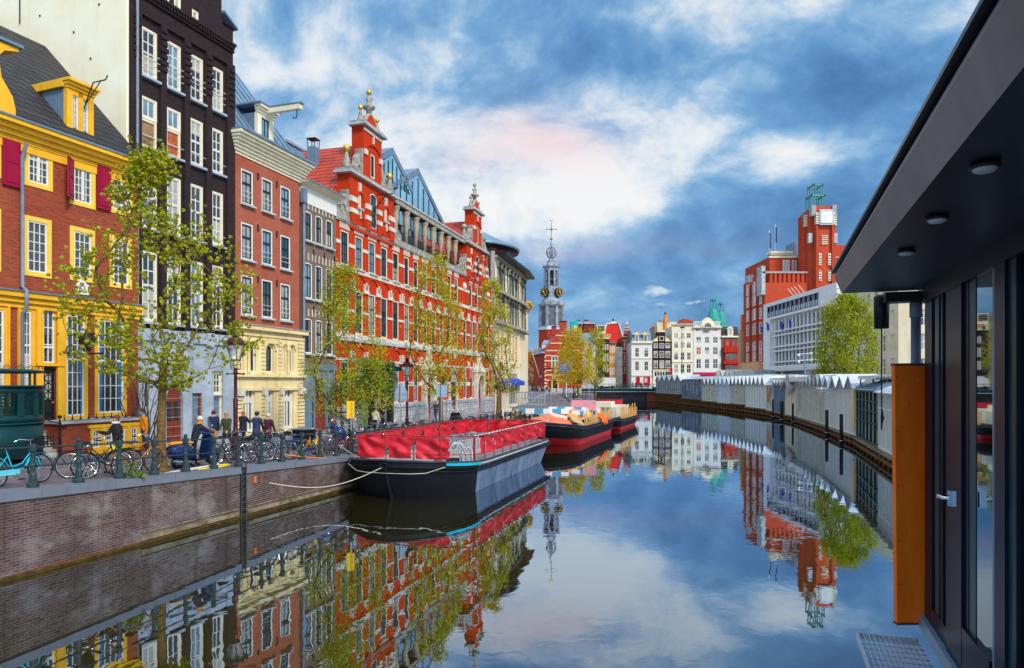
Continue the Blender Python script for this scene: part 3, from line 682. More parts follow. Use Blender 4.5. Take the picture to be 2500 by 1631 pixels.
# ------------------------------------------------------------------ house C: orange-red brick over cream front
def houseC():
    F=Fac(PC0,PD0); W=F.W; U,Z=F.u,F.z
    T=F.thing('red_brick_house','orange red brick house over cream arched ground front, hoist dormer on roof','house')
    cols=[(588.5,618),(639,665.5),(684.5,709)]; rows=[(409,494.5),(540,631),(669,767.5)]
    cu=[(U(a),U(b)) for a,b in cols]; rz=[(Z(588.5,b),Z(588.5,t)) for t,b in rows]
    zc=Z(569,795); zt=Z(569,371); zt2=Z(587,318,-.5)
    H=[(c[0],c[1],r[0],r[1]) for c in cu for r in rz]
    g=MB(); wall(g,M_['cbrick'],0,W-.25,zc,zt,H,D=10); g.build('wall',T)
    for i,h in enumerate(H):
        window(T,h[0],h[2],h[1]-h[0],h[3]-h[2],y=.02,fr=.09,cols=2,rows=1,mf=M_['white'],ms=M_['sash'],mp=pick('pane2','pane3','pane1'),bars=.05,fr2=.07,tr=.63,sill=M_['gstone'])
        b=MB()
        for z in(.4,.65): b.tube([(.05,-.03,z),(h[1]-h[0]-.05,-.03,z)],.013,M_['white'],5)
        b.build('window_guard',T,(h[0],0,h[2]))
    a=MB()
    for x in(629,675):
        for r in rz: a.box(U(x)-.04,U(x)+.04,-.05,.01,r[1]-.25,r[1]+.1,M_['iron'])
    a.pieces('wall_anchor',T)
    c=MB(); cornice(c,M_['palecream'],0,W-.1,zt,zt2,.75,steps=7); c.box(-.25,W+.2,-.85,.3,zt2+.002,zt2+.12,M_['lead']); c.build('cornice',T)
    # zinc mansard
    r=MB(); r.prism([(-.1,zt2+.12),(4.7,zt2+6.3),(9,zt2+7.0),(9,zt2+.12)],'x',0,W-.35,M_['zinc'])
    n=9
    for i in range(n+1):
        u=.05+(W-.45)*i/n; r.tube([(u,-.12,zt2+.16),(u,4.7,zt2+6.36)],.035,M_['zinc'],5)
    r.box(W-.5,W-.35,0,6,zt2-1,zt2+.5,M_['zinc'])
    r.build('mansard_roof',T)
    v=.15; u0,u1=U(629,v),U(668,v); z0,z1=Z(629,340,v),Z(629,272,v)
    d=MB(); m=M_['palecream']
    d.box(u0,u0+.3,v,v+.2,z0-.9,z1,m); d.box(u1-.3,u1,v,v+.2,z0-.9,z1,m); d.box(u0+.3,u1-.3,v,v+.2,z0-.9,z0,m); d.box(u0+.3,u1-.3,v,v+.2,z1-.12,z1,m)
    d.prism([(v+.2,z0-.9),(v+.2,z1),(v+3,z1),(v+.3,z0-.9)],'x',u0+.03,u0+.1,M_['lead']); d.prism([(v+.2,z0-.9),(v+.2,z1),(v+3,z1),(v+.3,z0-.9)],'x',u1-.1,u1-.03,M_['lead'])
    cornice(d,m,u0,u1,z1+.001,z1+.38,.3,y=v,steps=3); d.box(u0-.2,u1+.2,v-.35,v+3.2,z1+.382,z1+.46,M_['lead'])
    do=d.build('dormer',T)
    window(do,u0+.3,z0,u1-u0-.6,z1-z0-.12,y=v+.03,fr=.05,cols=2,rows=1,mf=M_['white'],ms=M_['sash'],mp=M_['pane2'],fr2=.05,bars=.06,name='dormer_window')
    b=MB(); b.box(-.12,.12,-2.0,.2,0,.28,m); b.box(-.15,.15,-2.1,.2,.282,.34,M_['lead']); b.tube([(0,-1.75,0),(0,-1.75,-.25),(.02,-1.68,-.42),(0,-1.55,-.42),(0,-1.52,-.3)],.03,M_['iron'],6)
    b.build('hoist_beam',do,((u0+u1)/2,v-.2,z1+.1))
    # cream lower front
    g=MB(); C=M_['cream']; zb=1.0
    ar=[(U(584),U(590.5),.2),(U(606),U(620.5),.0),(U(643.5),U(664),0),(U(687),U(692.5),0),(U(700.5),U(712),0)]
    AH=[]
    zab=Z(606,908); 
    for (a,b,_),yt in zip(ar,(838,836,836,847,845)):
        AH.append((a,b,zab,Z(606,836) if True else 0,(b-a)/2))
    zl=Z(606,918); 
    dr=[(589.5,619),(643.5,664),(685,712)]
    DH=[(U(a),U(b),Z(600,1056),Z(600,948)) for a,b in dr]
    wall(g,C,0,W-.02,zb,zc,AH+DH,y=-.12,rev=.35,D=3)
    for a,b,_ in ar: arcmould(g,C,(a+b)/2,Z(606,836)-(b-a)/2,(b-a)/2+.18,(b-a)/2+.18,.12,.1,y=-.12)
    ledge(g,C,-.0,W+.1,zc-.12,zc+.1,.4); ledge(g,M_['gstone'],-.02,W+.12,zc+.102,zc+.14,.46); ledge(g,C,0,W,zc-.42,zc-.3,.2)
    ledge(g,C,0,W,zl-.05,zl+.12,.32); ledge(g,C,0,W,zl-.75,zl-.62,.24)
    n=14
    for px0,px1 in((569.5,584),(633,641),(675,682),(722,735)):
        for i in range(n):
            z=zb+(zl-.8-zb)*i/n; g.box(U(px0),U(px1),-.24,-.11,z,z+(zl-.8-zb)/n-.05,C)
        for i in range(9):
            z=zl+.15+(zc-.45-zl-.15)*i/9; g.box(U(px0),U(px1),-.22,-.11,z,z+(zc-.45-zl-.15)/9-.04,C)
        g.prism([(U(px0)-.05,zl-.62),(U(px1)+.05,zl-.62),(U(px1),zl-1.0),(U(px0),zl-1.0)],'y',-.36,-.11,M_['offw'])
    for px in(600,697): g.lathe([(.1,0),(.08,.1),(.07,1.2),(.11,1.3),(.13,1.45)],C,8,(U(px),-.2,zl+.15))
    g.box(U(645),U(672),-.26,-.11,zc-.75,zc-.5,C)
    g.box(0,W,-.16,-.1,zb,1.6,M_['black'])
    g.build('cream_ground_front',T)
    for h in AH: window(T,h[0],h[2],h[1]-h[0],h[3]-h[2],y=.0,fr=.07,cols=1,rows=[.25,.38],mf=M_['white'],ms=M_['sash'],mp=M_['pane1'],rise=h[4],bars=.04,fr2=.04,name='arched_window')
    for i,h in enumerate(DH):
        w=h[1]-h[0]; hh=h[3]-h[2]
        window(T,h[0],h[2],w,hh,y=0,fr=.09,cols=3,rows=1,mf=M_['white'],mp=M_['pane1'],bars=.14,tr=.76,fr2=.06,name='glazed_door')
houseC()

# ------------------------------------------------------------------ house D: narrow brown brick
def houseD():
    F=Fac(PD0,PE0); W=F.W; U,Z=F.u,F.z
    T=F.thing('narrow_brown_house','narrow brown brick house with white crown band and blue grey shopfront','house')
    cols=[(743,762.4),(770,787.5),(795.6,812)]; rows=[(512,585),(638,727),(775.6,862.5)]
    zsh=Z(743,888); zt=Z(737,492); z2=Z(737,453); z3=Z(750,441,-.4)
    H=[(U(a),U(b),Z(743,o),Z(743,t),.12) for a,b in cols for t,o in rows]
    g=MB(); wall(g,M_['dbrick'],0,W,zsh,zt,H,D=9)
    for h in H:
        n=5
        for i in range(n):
            a=h[0]-.1+(h[1]-h[0]+.2)*(i+.25)/n
            if i%2==0: g.box(a+.0,a+.08,-.03,.01,h[3]+.12,h[3]+.55,M_['offw'])
    g.build('wall',T)
    for h in H: window(T,h[0],h[2],h[1]-h[0],h[3]-h[2],y=.02,fr=.09,cols=2,rows=1,mf=M_['white'],ms=M_['sash'],mp=pick('pane2','pane1','pane3'),bars=.05,fr2=.06,tr=.6,rise=.12,sill=M_['gstone'])
    c=MB(); c.box(-.02,W,-.06,.2,zt,z2,M_['white']); cornice(c,M_['palecream'],0,W,z2+.002,z3,.55,steps=5); c.box(-.2,W+.2,-.62,2.5,z3+.002,z3+.08,M_['lead'])
    c.build('cornice',T)
    MB().box(0.05,W*.55,1.2,6,z3,z3+2.4,M_['lead']).build('roof_box',T)
    a=MB()
    for x in(739,765,791,816): 
        for r in rows[:2]: a.box(U(x)-.04,U(x)+.04,-.05,.01,Z(743,r[1])-.75,Z(743,r[1])-.4,M_['iron'])
    a.pieces('wall_anchor',T)
    p=MB(); p.tube([(0,-.12,z2-.2),(0,-.12,1.3)],.08,M_['pipe'],8); p.box(-.16,.16,-.25,0,z2-1,z2-.2,M_['lead']); p.build('downpipe',T,(.02,0,0))
    g=MB(); g.box(0,W,.1,3,1,zsh,M_['black'])
    B=M_['lead']
    for u in(U(741)-.02,U(764),U(795),U(812)): g.box(u,u+.16,-.06,.12,1.1,zsh,B)
    g.box(0,W,-.1,.12,zsh-.35,zsh,B); g.box(.1,W*.32,-.02,.12,1.1,zsh-2.2,M_['green'])
    g.box(W*.36,W-.3,0,.11,1.1,2.2,M_['wdoor']); g.box(W*.34,W*.6,.0,.115,2.2,4.6,M_['wdoor'])
    go=g.build('shopfront',T)
    MB().box(.15,W-.2,.0,.06,zsh-1.9,zsh-.4,M_['pane2']).build('shop_window',go); MB().box(W*.7,W-.15,-.02,.05,1.7,zsh-2.1,M_['pane1']).build('shop_window',go)
    d=MB().box(-.0,.8,-.03,.0,0,2.9,M_['lead']).build('shop_door',go,(.2,.0,1.2))
houseD()
# ------------------------------------------------------------------ building E: long vivid red brick building
PE1=(-2.23,74.3)
def houseE():
    F=Fac(PE0,PE1); W=F.W; U,Z=F.u,F.z
    T=F.thing('red_office_building','long vivid red brick building with white bands, two stepped gables and colonnade','building')
    m=M_['ebrick']; Wt=M_['offw']; OS=M_['ornstone']
    zpar=Z(822,531); zpl=Z(1200,969); zb=.9
    up=[(831.5,851.7),(867,886),(900,916.7),(930,945.7),(959,973.4),(987,998.5),(1010,1021),(1032,1043),(1053.6,1064),(1073.6,1083),(1093,1101),(1109.7,1118),(1145.7,1152.5),(1160,1166.5),(1174,1180.5)]
    lo=up[:12]+[(1131.5,1138.6),(1147,1154),(1160.5,1167),(1174.7,1180.8),(1188.5,1193.5)]
    z1=(Z(831.5,643.6),Z(831.5,558.6)); z2=(Z(902.6,821),Z(902.6,717.3)); z3=(Z(1131.5,973),Z(1131.5,899.6))
    H=[]
    for a,b in up: H.append((U(a),U(b),z1[0],z1[1]))
    for a,b in lo: H.append((U(a),U(b),z2[0],z2[1]))
    por=[(1035,1051),(1160.5,1173)]; dk=(U(884),U(949),zb,Z(884,880)); bd=(U(1098.7),U(1112.5),Z(1098,1006),Z(1098,911),.7)
    gl=[c for c in lo if not(880<c[0]<950 or 1025<c[0]<1056 or 1090<c[0]<1115 or 1156<c[0]<1176)]
    for a,b in gl: H.append((U(a),U(b),z3[0],z3[1]))
    PH=[(U(a),U(b),Z(1035,1012),Z(1035,912),(U(b)-U(a))/2) for a,b in por]
    g=MB(); wall(g,m,0,W,zb,zpar-.02,H+PH+[dk,bd],D=9,rev=.25)
    g.build('wall',T)
    # bands and ledges
    b=MB()
    def segs(excl,lohi):
        # pieces of the strip between the openings that overlap it in height
        z0,z1_=lohi; hs=sorted([(h[0],h[1]) for h in H+PH+[dk,bd] if h[2]<z1_ and h[3]>z0]); u=0; out=[]
        for a,c in hs:
            if a-u>.05: out.append((u,a))
            u=max(u,c)
        if W-u>.05: out.append((u,W))
        return out
    def band(za,zb_,out=.05,mat=Wt):
        for a,c in segs(None,(za,zb_)): b.box(a,c,-out,.01,za,zb_,mat)
    band(Z(820,590.8),Z(820,581.7)); b.box(0,W,-.07,.01,z1[0]-.32,z1[0]-.02,Wt)
    band(Z(820,754.7),Z(820,748)); b.box(0,W,-.07,.01,z2[0]-.3,z2[0]-.02,Wt); b.box(0,W,-.16,.01,z2[0]-.52,z2[0]-.302,M_['gstone'])
    band(4.05,4.4); band(z3[0]-.3,z3[0]-.02); band(z3[1]+.04,z3[1]+.2,.04)
    b.build('white_bands',T)
    # plinth
    q=MB()
    xs=sorted([(h[0],h[1]) for h in PH+[dk,bd]])
    u=0
    for a,c in xs+[(W,W)]:
        if a-u>.1:
            q=MB()
            q.box(u,a-.1 if a<W else a,-.22,.01,zb,zpl-.32,M_['gstone']); q.box(u,a-.1 if a<W else a,-.3,.01,zpl-.318,zpl-.1,M_['bluestone'])
            k=int((a-u)/1.4)
            for i in range(1,k): q.box(u+i*(a-u)/k-.012,u+i*(a-u)/k+.012,-.224,-.2,zb,zpl-.33,M_['iron'])
            for z in(1.75,2.2,2.6): q.box(u,a-.1,-.223,-.2,z,z+.02,M_['iron'])
            q.build('stone_plinth',T)
        u=c+.1
    pass
    # relieving arches, piers' white caps
    q=MB(); k=MB()
    for i,(a,c) in enumerate(lo):
        ua,uc=U(a),U(c); w=(uc-ua)/2; pw=.42; q=MB()
        if i in(12,): pw=.25
        arcmould(q,m,(ua+uc)/2,z2[1]+.15,w+pw,1.0,.13,.09)
        q.box((ua+uc)/2-.09,(ua+uc)/2+.09,-.1,.01,z2[1]+1.2,z1[0]-.34,Wt)
        nx=U(lo[i+1][0]) if i+1<len(lo) else W
        if nx-uc<3:
            k.box(uc+.12,nx-.12,-.09,.01,z2[1]-.06,z2[1]+.5,Wt); k.box(uc+.04,nx-.04,-.12,.01,z2[1]-.1,z2[1]+.06,Wt)
            k.prism([(uc+.12,z2[1]+.5),(nx-.12,z2[1]+.5),(nx-.3,z2[1]+.66),(uc+.3,z2[1]+.66)],'y',-.09,.01,Wt)
        # ground floor arches
        if (a,c) in gl:
            arcmould(q,m,(ua+uc)/2,z3[1]+.2,w+pw,.95,.13,.09); q.box((ua+uc)/2-.08,(ua+uc)/2+.08,-.1,.01,z3[1]+1.15,z2[0]-.53,Wt)
            if nx-uc<3: k.box(uc+.12,nx-.12,-.09,.01,z3[1]+.2,z3[1]+.7,Wt)
        q.build('relieving_arch',T)
    for i,(a,c) in enumerate(up):
        # striped flat lintels
        ua,uc=U(a),U(c); n=5
        zl=z1[1]+.08
        for j in range(n):
            u=ua-.15+(uc-ua+.3)*j/n; k.box(u+.02,u+.15,-.05,.01,zl,zl+.5,Wt)
    k.pieces('white_cap',T)
    for h in H:
        up_=h[2]==z1[0]; 
        window(T,h[0],h[2],h[1]-h[0],h[3]-h[2],y=.03,fr=.1,cols=3 if up_ else 2,rows=[.3] if up_ else [.3],mf=M_['palecream'],ms=M_['sash'],mp=pick('pane2','pane2','pane1') if up_ else pick('pane2','pane1','pane1','pane3'),bars=.035,fr2=.05,tr=.66,sill=M_['gstone'] if up_ else None)
    # parapet
    p=MB(); p.box(0,W+.05,-.18,.5,zpar-.02,zpar+.02,M_['gstone']); p.box(0,W+.05,-.1,.4,zpar+.022,zpar+.42,OS); p.box(0,W+.05,-.12,.3,zpar-.10,zpar-.022,M_['gstone'])
    p.build('parapet',T)
    zp=zpar+.42
    # gables
    def gable(px,scale_right=True,gold=True):
        # px: dict of measured columns/rows
        o=MB(); y=-.12
        u0,u1=U(px['b0']),U(px['b1']); zc1=Z(px['b0'],px['c1']); s0,s1=U(px['s0']),U(px['s1']); zc2=Z(px['s0'],px['c2']); zf=Z(px['fx'],px['fy'])
        mid=(s0+s1)/2; w=u1-u0; zz0=zpar-.3
        h=[]
        cw=(U(px['w0']),U(px['w1']),Z(px['w0'],px['wb']),Z(px['w0'],px['wt']),.35); h.append(cw)
        sw=.34
        sn=[(u0+w*.17,u0+w*.17+.42,zz0+1.55,zz0+3.3,.2),(u1-w*.17-.42,u1-w*.17,zz0+1.55,zz0+3.3,.2)]
        wall(o,m,u0,u1,zz0,zc1,h+sn,y=y,rev=.22,D=.9)
        uw=(mid-.32,mid+.32,zc1+.55,zc1+2.2)
        wall(o,m,s0,s1,zc1,zc2,[uw],y=y,rev=.22,D=.9)
        gw=o.build('gable_wall',T)
        window(gw,cw[0],cw[2],cw[1]-cw[0],cw[3]-cw[2],y=y+.03,fr=.1,cols=2,rows=1,mf=M_['palecream'],ms=M_['sash'],mp=M_['pane1'],rise=.35,tr=.55,fr2=.06,name='gable_window')
        for q_ in sn: window(gw,q_[0],q_[2],q_[1]-q_[0],q_[3]-q_[2],y=y+.03,fr=.1,cols=1,rows=1,mf=M_['palecream'],mp=M_['pane3'],rise=.2,fr2=0,name='gable_window')
        window(gw,uw[0],uw[2],uw[1]-uw[0],uw[3]-uw[2],y=y+.03,fr=.1,cols=2,rows=2,mf=M_['palecream'],ms=M_['sash'],mp=M_['pane1'],name='gable_window')
        t=MB()
        for a,c,z in((u0,u1,zc1),(s0,s1,zc2)):
            t.box(a-.35,c+.35,y-.3,y+1.0,z,z+.16,M_['gstone']); t.box(a-.2,c+.2,y-.15,y+.95,z+.162,z+.34,OS)
        # piers with white blocks and arches
        for (a,c) in((u0+.02,u0+w*.13),(u0+w*.33,u0+w*.42),(u1-w*.42,u1-w*.33),(u1-w*.13,u1-.02)):
            t.box(a,c,y-.1,y+.01,zz0+.3,zc1-1.35,m); t.box(a-.06,c+.06,y-.15,y+.01,zz0+1.0,zz0+1.3,Wt); t.box(a-.06,c+.06,y-.15,y+.01,zc1-1.8,zc1-1.45,Wt)
        for q_ in sn:
            arcmould(t,m,(q_[0]+q_[1])/2,zc1-1.45,.55,.6,.12,.1,y=y); arcmould(t,m,(q_[0]+q_[1])/2,zz0+.5,.6,.6,.12,.1,y=y); t.box(q_[0]-.15,q_[1]+.15,y-.16,y+.01,q_[2]-.14,q_[2]-.01,M_['gstone'])
            t.box((q_[0]+q_[1])/2-.07,(q_[0]+q_[1])/2+.07,y-.11,y+.01,zc1-.85,zc1-.3,Wt); t.box((q_[0]+q_[1])/2-.07,(q_[0]+q_[1])/2+.07,y-.11,y+.01,q_[2]-.7,q_[2]-.16,Wt)
        arcmould(t,m,mid,zc2-1.6,(s1-s0)/2-.15,.7,.13,.1,y=y)
        for a in(s0+.02,s1-.42): t.box(a,a+.4,y-.12,y+.01,zc2-1.9,zc2-1.55,Wt); 
        t.box(mid-.07,mid+.07,y-.1,y+.01,zc2-.85,zc2-.35,Wt); t.box(s0,s1,y-.08,y+.01,zc2-.3,zc2-.12,Wt)
        t.build('gable_trim',gw)
        # scrolls, finials
        t=MB()
        def scroll(x,z,w_,h_,dr):
            t=MB()
            pts=[(x,z),(x-dr*w_,z),(x-dr*w_*.95,z+h_*.22),(x-dr*w_*.55,z+h_*.35),(x-dr*w_*.45,z+h_*.62),(x-dr*w_*.2,z+h_*.8),(x-dr*w_*.25,z+h_*.95),(x,z+h_)]
            t.prism(pts if dr>0 else pts[::-1],'y',y+.05,y+.55,OS); t.ring((x-dr*w_*.55,y+.03,z+h_*.17),w_*.22,.05,OS,'y',12,5); t.build('scroll',gw)
        hs=zc1-zp
        scroll(u0,zp,1.5,hs*.62,1); scroll(u1,zp,1.5,hs*.62,-1)
        h2=zc2-zc1
        scroll(s0,zc1+.34,1.15,h2*.5,1); scroll(s1,zc1+.34,1.15,h2*.5,-1)
        def fin(x,z,s,mb=None,go=True):
            mb=MB()
            mb.lathe([(.3*s,0),(.34*s,.1*s),(.2*s,.5*s),(.12*s,.85*s),(.08*s,1.05*s)],OS,8,(x,y+.3,z))
            mb.ball((x,y+.3,z+1.25*s),.24*s,M_['gold'] if (gold and go) else OS,10); mb.build('finial',gw)
        fin(u0+.1,zc1+.34,1.05); fin(u1-.1,zc1+.34,1.05)
        fin(s0+.12,zc2+.34,.75); fin(s1-.12,zc2+.34,.75)
        # pediment
        pz=zc2+.34; hw=(s1-s0)/2-.55
        n=10; pts=[(mid-hw,pz)]+[(mid-hw*math.cos(math.pi*i/n)*(1-.35*math.sin(math.pi*i/n)),pz+.15+(zf-pz)*.45*math.sin(math.pi*i/n)) for i in range(n+1)]+[(mid+hw,pz)]
        t.prism(pts,'y',y+.08,y+.55,m); 
        for i in range(n):
            a,c=pts[1+i],pts[2+i]; t.tube([(a[0],y+.2,a[1]),(c[0],y+.2,c[1])],.14,OS,6)
        zz=pz+(zf-pz)*.45
        t.lathe([(.18,0),(.2,.5),(.42,.62),(.45,.75),(.2,.85),(.16,1.1),(.26,1.25),(.12,1.45),(.06,1.6)],OS,8,(mid,y+.3,zz))
        t.ball((mid,y+.3,zz+1.75),.2,M_['gold'] if gold else OS,10)
        t.build('pediment',gw)
        k=MB(); bx=mid+.35; bz=zc1-.2
        k.tube([(bx,y-.02,bz-1.2),(bx,y-.9,bz-.3),(bx,y-1.3,bz-.3)],.035,M_['iron'],6); k.tube([(bx,y-.02,bz-.3),(bx,y-1.4,bz-.3)],.035,M_['iron'],6); k.ring((bx,y-.5,bz-.75),.2,.02,M_['iron'],'x',10,5)
        k.build('hoist_bracket',gw)
        # tiled roof running back from the gable
        r=MB(); rt=zc2-1.4; hw=(u1-u0)/2
        mu=(u0+u1)/2; e=2.6 if gold else 1.6
        r.prism([(mu-hw-e,zp-.6),(mu+hw+.6,zp-.6),(mu,rt+.6)],'y',y+.9,y+17,M_['rtile'])
        r.build('tiled_roof',T)
        return mid,zc2
    gable(dict(b0=850,b1=957.5,c1=422,s0=884,s1=928,c2=306,fx=899,fy=250,w0=899.5,w1=917,wt=468,wb=556))
    gable(dict(b0=1136.7,b1=1186.3,c1=593,s0=1152.8,s1=1172.8,c2=512,fx=1159,fy=468,w0=1159.5,w1=1167.5,wt=622,wb=682),gold=False)
    # colonnade
    c=MB(); ua,ub=U(957.5),U(1134.5); zt=Z(957.5,478)
    c.box(ua,ub,-.05,.55,zt-.38,zt,M_['ornstone']); c.box(ua,ub,-.14,.6,zt+.002,zt+.13,M_['gstone']); c.box(ua,ub,-.0,.5,zt-.5,zt-.382,M_['dtile'])
    co=c.build('colonnade_beam',T)
    for a,b_ in((966.5,977.5),(992,1002),(1015.5,1025.5),(1037,1047),(1057,1067),(1076.5,1085),(1094.6,1102.5),(1111.5,1119.5)):
        u=(U(a)+U(b_))/2; s=MB(); r0=.24
        s.lathe([(r0*.62,0),(r0*.7,1.2),(r0*1.05,1.5),(r0,1.9),(r0*.92,zt-.5-zp-.35),(r0*1.25,zt-.5-zp-.2),(r0*1.4,zt-.5-zp-.06),(r0*1.4,zt-.51-zp)],M_['colstone'],12)
        s.build('column',T,(u,.2,zp))
    # set-back dark slope and glazed storey behind
    s=MB(); s.prism([(.6,zp),(1.5,zp+1.5),(1.7,zp+1.5),(1.7,zp)],'x',ua+.2,ub,M_['black']); 
    s.box(ua+.2,U(1071),2.2,6,zp,zt+1.0,M_['sash']); s.box(ua+.2,U(1071),2.12,2.19,zp+2.3,zp+3.0,M_['cbrick'])
    go=s.build('roof_storey',T)
    n=12; L_=U(1071)-ua-.4
    for i in range(n):
        MB().box(0,L_/n-.18,0,.04,0,1.5,M_['pane2']).build('roof_window',go,(ua+.3+i*L_/n,2.12,zp+3.15 if i%2 else zp+1.6))
    for i in range(n): MB().box(0,L_/n-.12,0,.04,0,1.1,M_['pane2']).build('roof_window',go,(ua+.3+i*L_/n,2.1,zt-.25))
    v=2.0
    for (px,py,rx,ry) in((955,360.6,1003,460),(1017.6,410.8,1079.6,540)):
        u,z=F.hit(px,py,v); ur,zr=F.hit(rx,ry,v); hw=ur-u; zl=min(zr,z-1)
        g2=MB(); g2.prism([(u-hw,zl),(u,z),(u+hw,zl),(u+hw-.0,zl-.45),(u,z-.55),(u-hw,zl-.45)],'y',v-.16,v+9,M_['lead'])
        g2.prism([(u-hw+.2,zl-.7),(u+hw-.2,zl-.7),(u,z-.5)],'y',v-.1,v+.25,M_['skyglass'])
        for k in range(-4,5):
            uu=u+k*hw/5; zt_=zl-.7+(z-.9-zl+.7)*(1-abs(uu-u)/hw); g2.box(uu-.05,uu+.05,v-.16,v-.1,zl-.7,zt_,M_['sash'])
        g2.box(u-hw,u+hw,v-.05,v+.12,zl-.9,zl-.65,M_['sash']); g2.box(u-hw+.15,u+hw-.15,v+.05,v+.2,zl-2.4,zl-.9,M_['skyglass'])
        for k in range(-4,5): g2.box(u+k*hw/5-.05,u+k*hw/5+.05,v-.02,v+.06,zl-2.4,zl-.9,M_['sash'])
        g2.build('glass_roof_gable',T)
    MB().box(U(1071)-.1,U(1079),2,5,zp,zt+.6,M_['lead']).build('roof_shaft',T)
    # rooftop canopy and chimney left of the first gable
    v=6.0; q=MB(); u0,z0=F.hit(700,345,v); u1,z1_=F.hit(826,348,v)
    q.box(u0,u1,v,v+3,z0,z0+.18,M_['steel']); q.box(u0,u1-1,v+1,v+2.8,z0-1.6,z0,M_['pane2'])
    for i in range(6): q.box(u0+i*(u1-u0-1)/5,u0+.08+i*(u1-u0-1)/5,v+.9,v+1,z0-1.6,z0,M_['steel'])
    q.build('roof_canopy',T)
    q=MB(); u,z=F.hit(768,375,3.5); q.box(u-.3,u+.3,3.3,3.9,z-2.5,z+.42,M_['lead']); 
    for a in(-.3,.26):
        for b2 in(3.3,3.86): q.box(u+a,u+a+.04,b2,b2+.04,z+.42,z+.95,M_['iron'])
    q.box(u-.34,u+.34,3.26,3.94,z+.95,z+1.0,M_['iron']); q.build('chimney',T)
    # portals
    for i,h in enumerate(PH):
        q=MB(); w=h[1]-h[0]; a=.55
        for x in(h[0]-a,h[1]): q.box(x,x+a,-.35,.02,zpl-.2,h[3]+.3,M_['cream'] if 0 else M_['offw']); q.box(x-.03,x+a+.03,-.4,.02,zb,zpl-.2,M_['gstone'])
        q.box(h[0]-a-.1,h[1]+a+.1,-.42,.02,h[3]+.3,h[3]+.6,Wt); mu=(h[0]+h[1])/2
        q.prism([(h[0]-a,h[3]+.6),(h[1]+a,h[3]+.6),(mu+.4,h[3]+1.2),(mu+.25,h[3]+1.9),(mu-.25,h[3]+1.9),(mu-.4,h[3]+1.2)],'y',-.3,.02,Wt); q.ball((mu,-.15,h[3]+2.1),.28,Wt,8)
        arcmould(q,Wt,mu,h[3]-h[4],w/2+.2,w/2+.2,.2,.4)
        q.build('white_portal',T)
        MB().box(h[0],h[1],.1,.18,h[2],h[3]-.5,M_['iron'] if i==0 else M_['green']).build('door',T)
        window(T,h[0],h[3]-h[4]-.5,w,h[4]+.5,y=.1,fr=.06,cols=2,rows=1,mf=M_['palecream'],mp=M_['pane3'],rise=h[4],name='fanlight')
    q=MB(); h=bd; q.box(h[0],h[1],.08,.14,h[2],h[2]+2.7,M_['brownred']); q.box(h[0]-.05,h[1]+.1,-.1,.1,h[2]+2.7,h[2]+4.0,M_['deck']); q.box(h[0],h[1],.1,.15,h[2]+4.0,h[3],M_['pane1'])
    for x in(h[0]-.4,h[1]): q.box(x,x+.4,-.12,.02,zb,h[3]-1.0,Wt)
    arcmould(q,M_['black'],(h[0]+h[1])/2,h[3]-h[4],(h[1]-h[0])/2+.3,.95,.28,.1); q.build('brown_door',T)
    # modern dark entrance
    q=MB(); h=dk; q.box(h[0],h[1],.2,.24,h[2],h[3],M_['black']); q.box(h[1]-.5,h[1],-.4,.2,h[2],h[3],M_['iron']); q.box(h[0],h[1],-.5,.2,h[3]-.3,h[3]+.0,M_['iron']); q.box(h[0]-.95,h[0]-.02,-.45,.1,h[2],h[3]-1.2,plain('lime_green_panel',(.30,.36,.12),.6,.1,2))
    q.box(h[0]+2.2,h[1]-1.0,.12,.19,h[2]+.1,h[3]-2.3,M_['pane3']); q.tube([(h[1]-1.2,-.35,h[2]+.2),(h[1]-1.2,-.35,h[3]-.4)],.04,M_['steel'],6)
    q.build('dark_entrance',T)
    # carved white stones
    q=MB()
    for px,py in((1109,868),(1132,698),(1189.5,720)):
        u,z=F.hit(px,py); q.lathe([(.0,0),(.2,.1),(.26,.35),(.2,.6),(.0,.75)],Wt,8,(u,-.05,z-.4))
    q.build('carved_stones',T)
houseE()
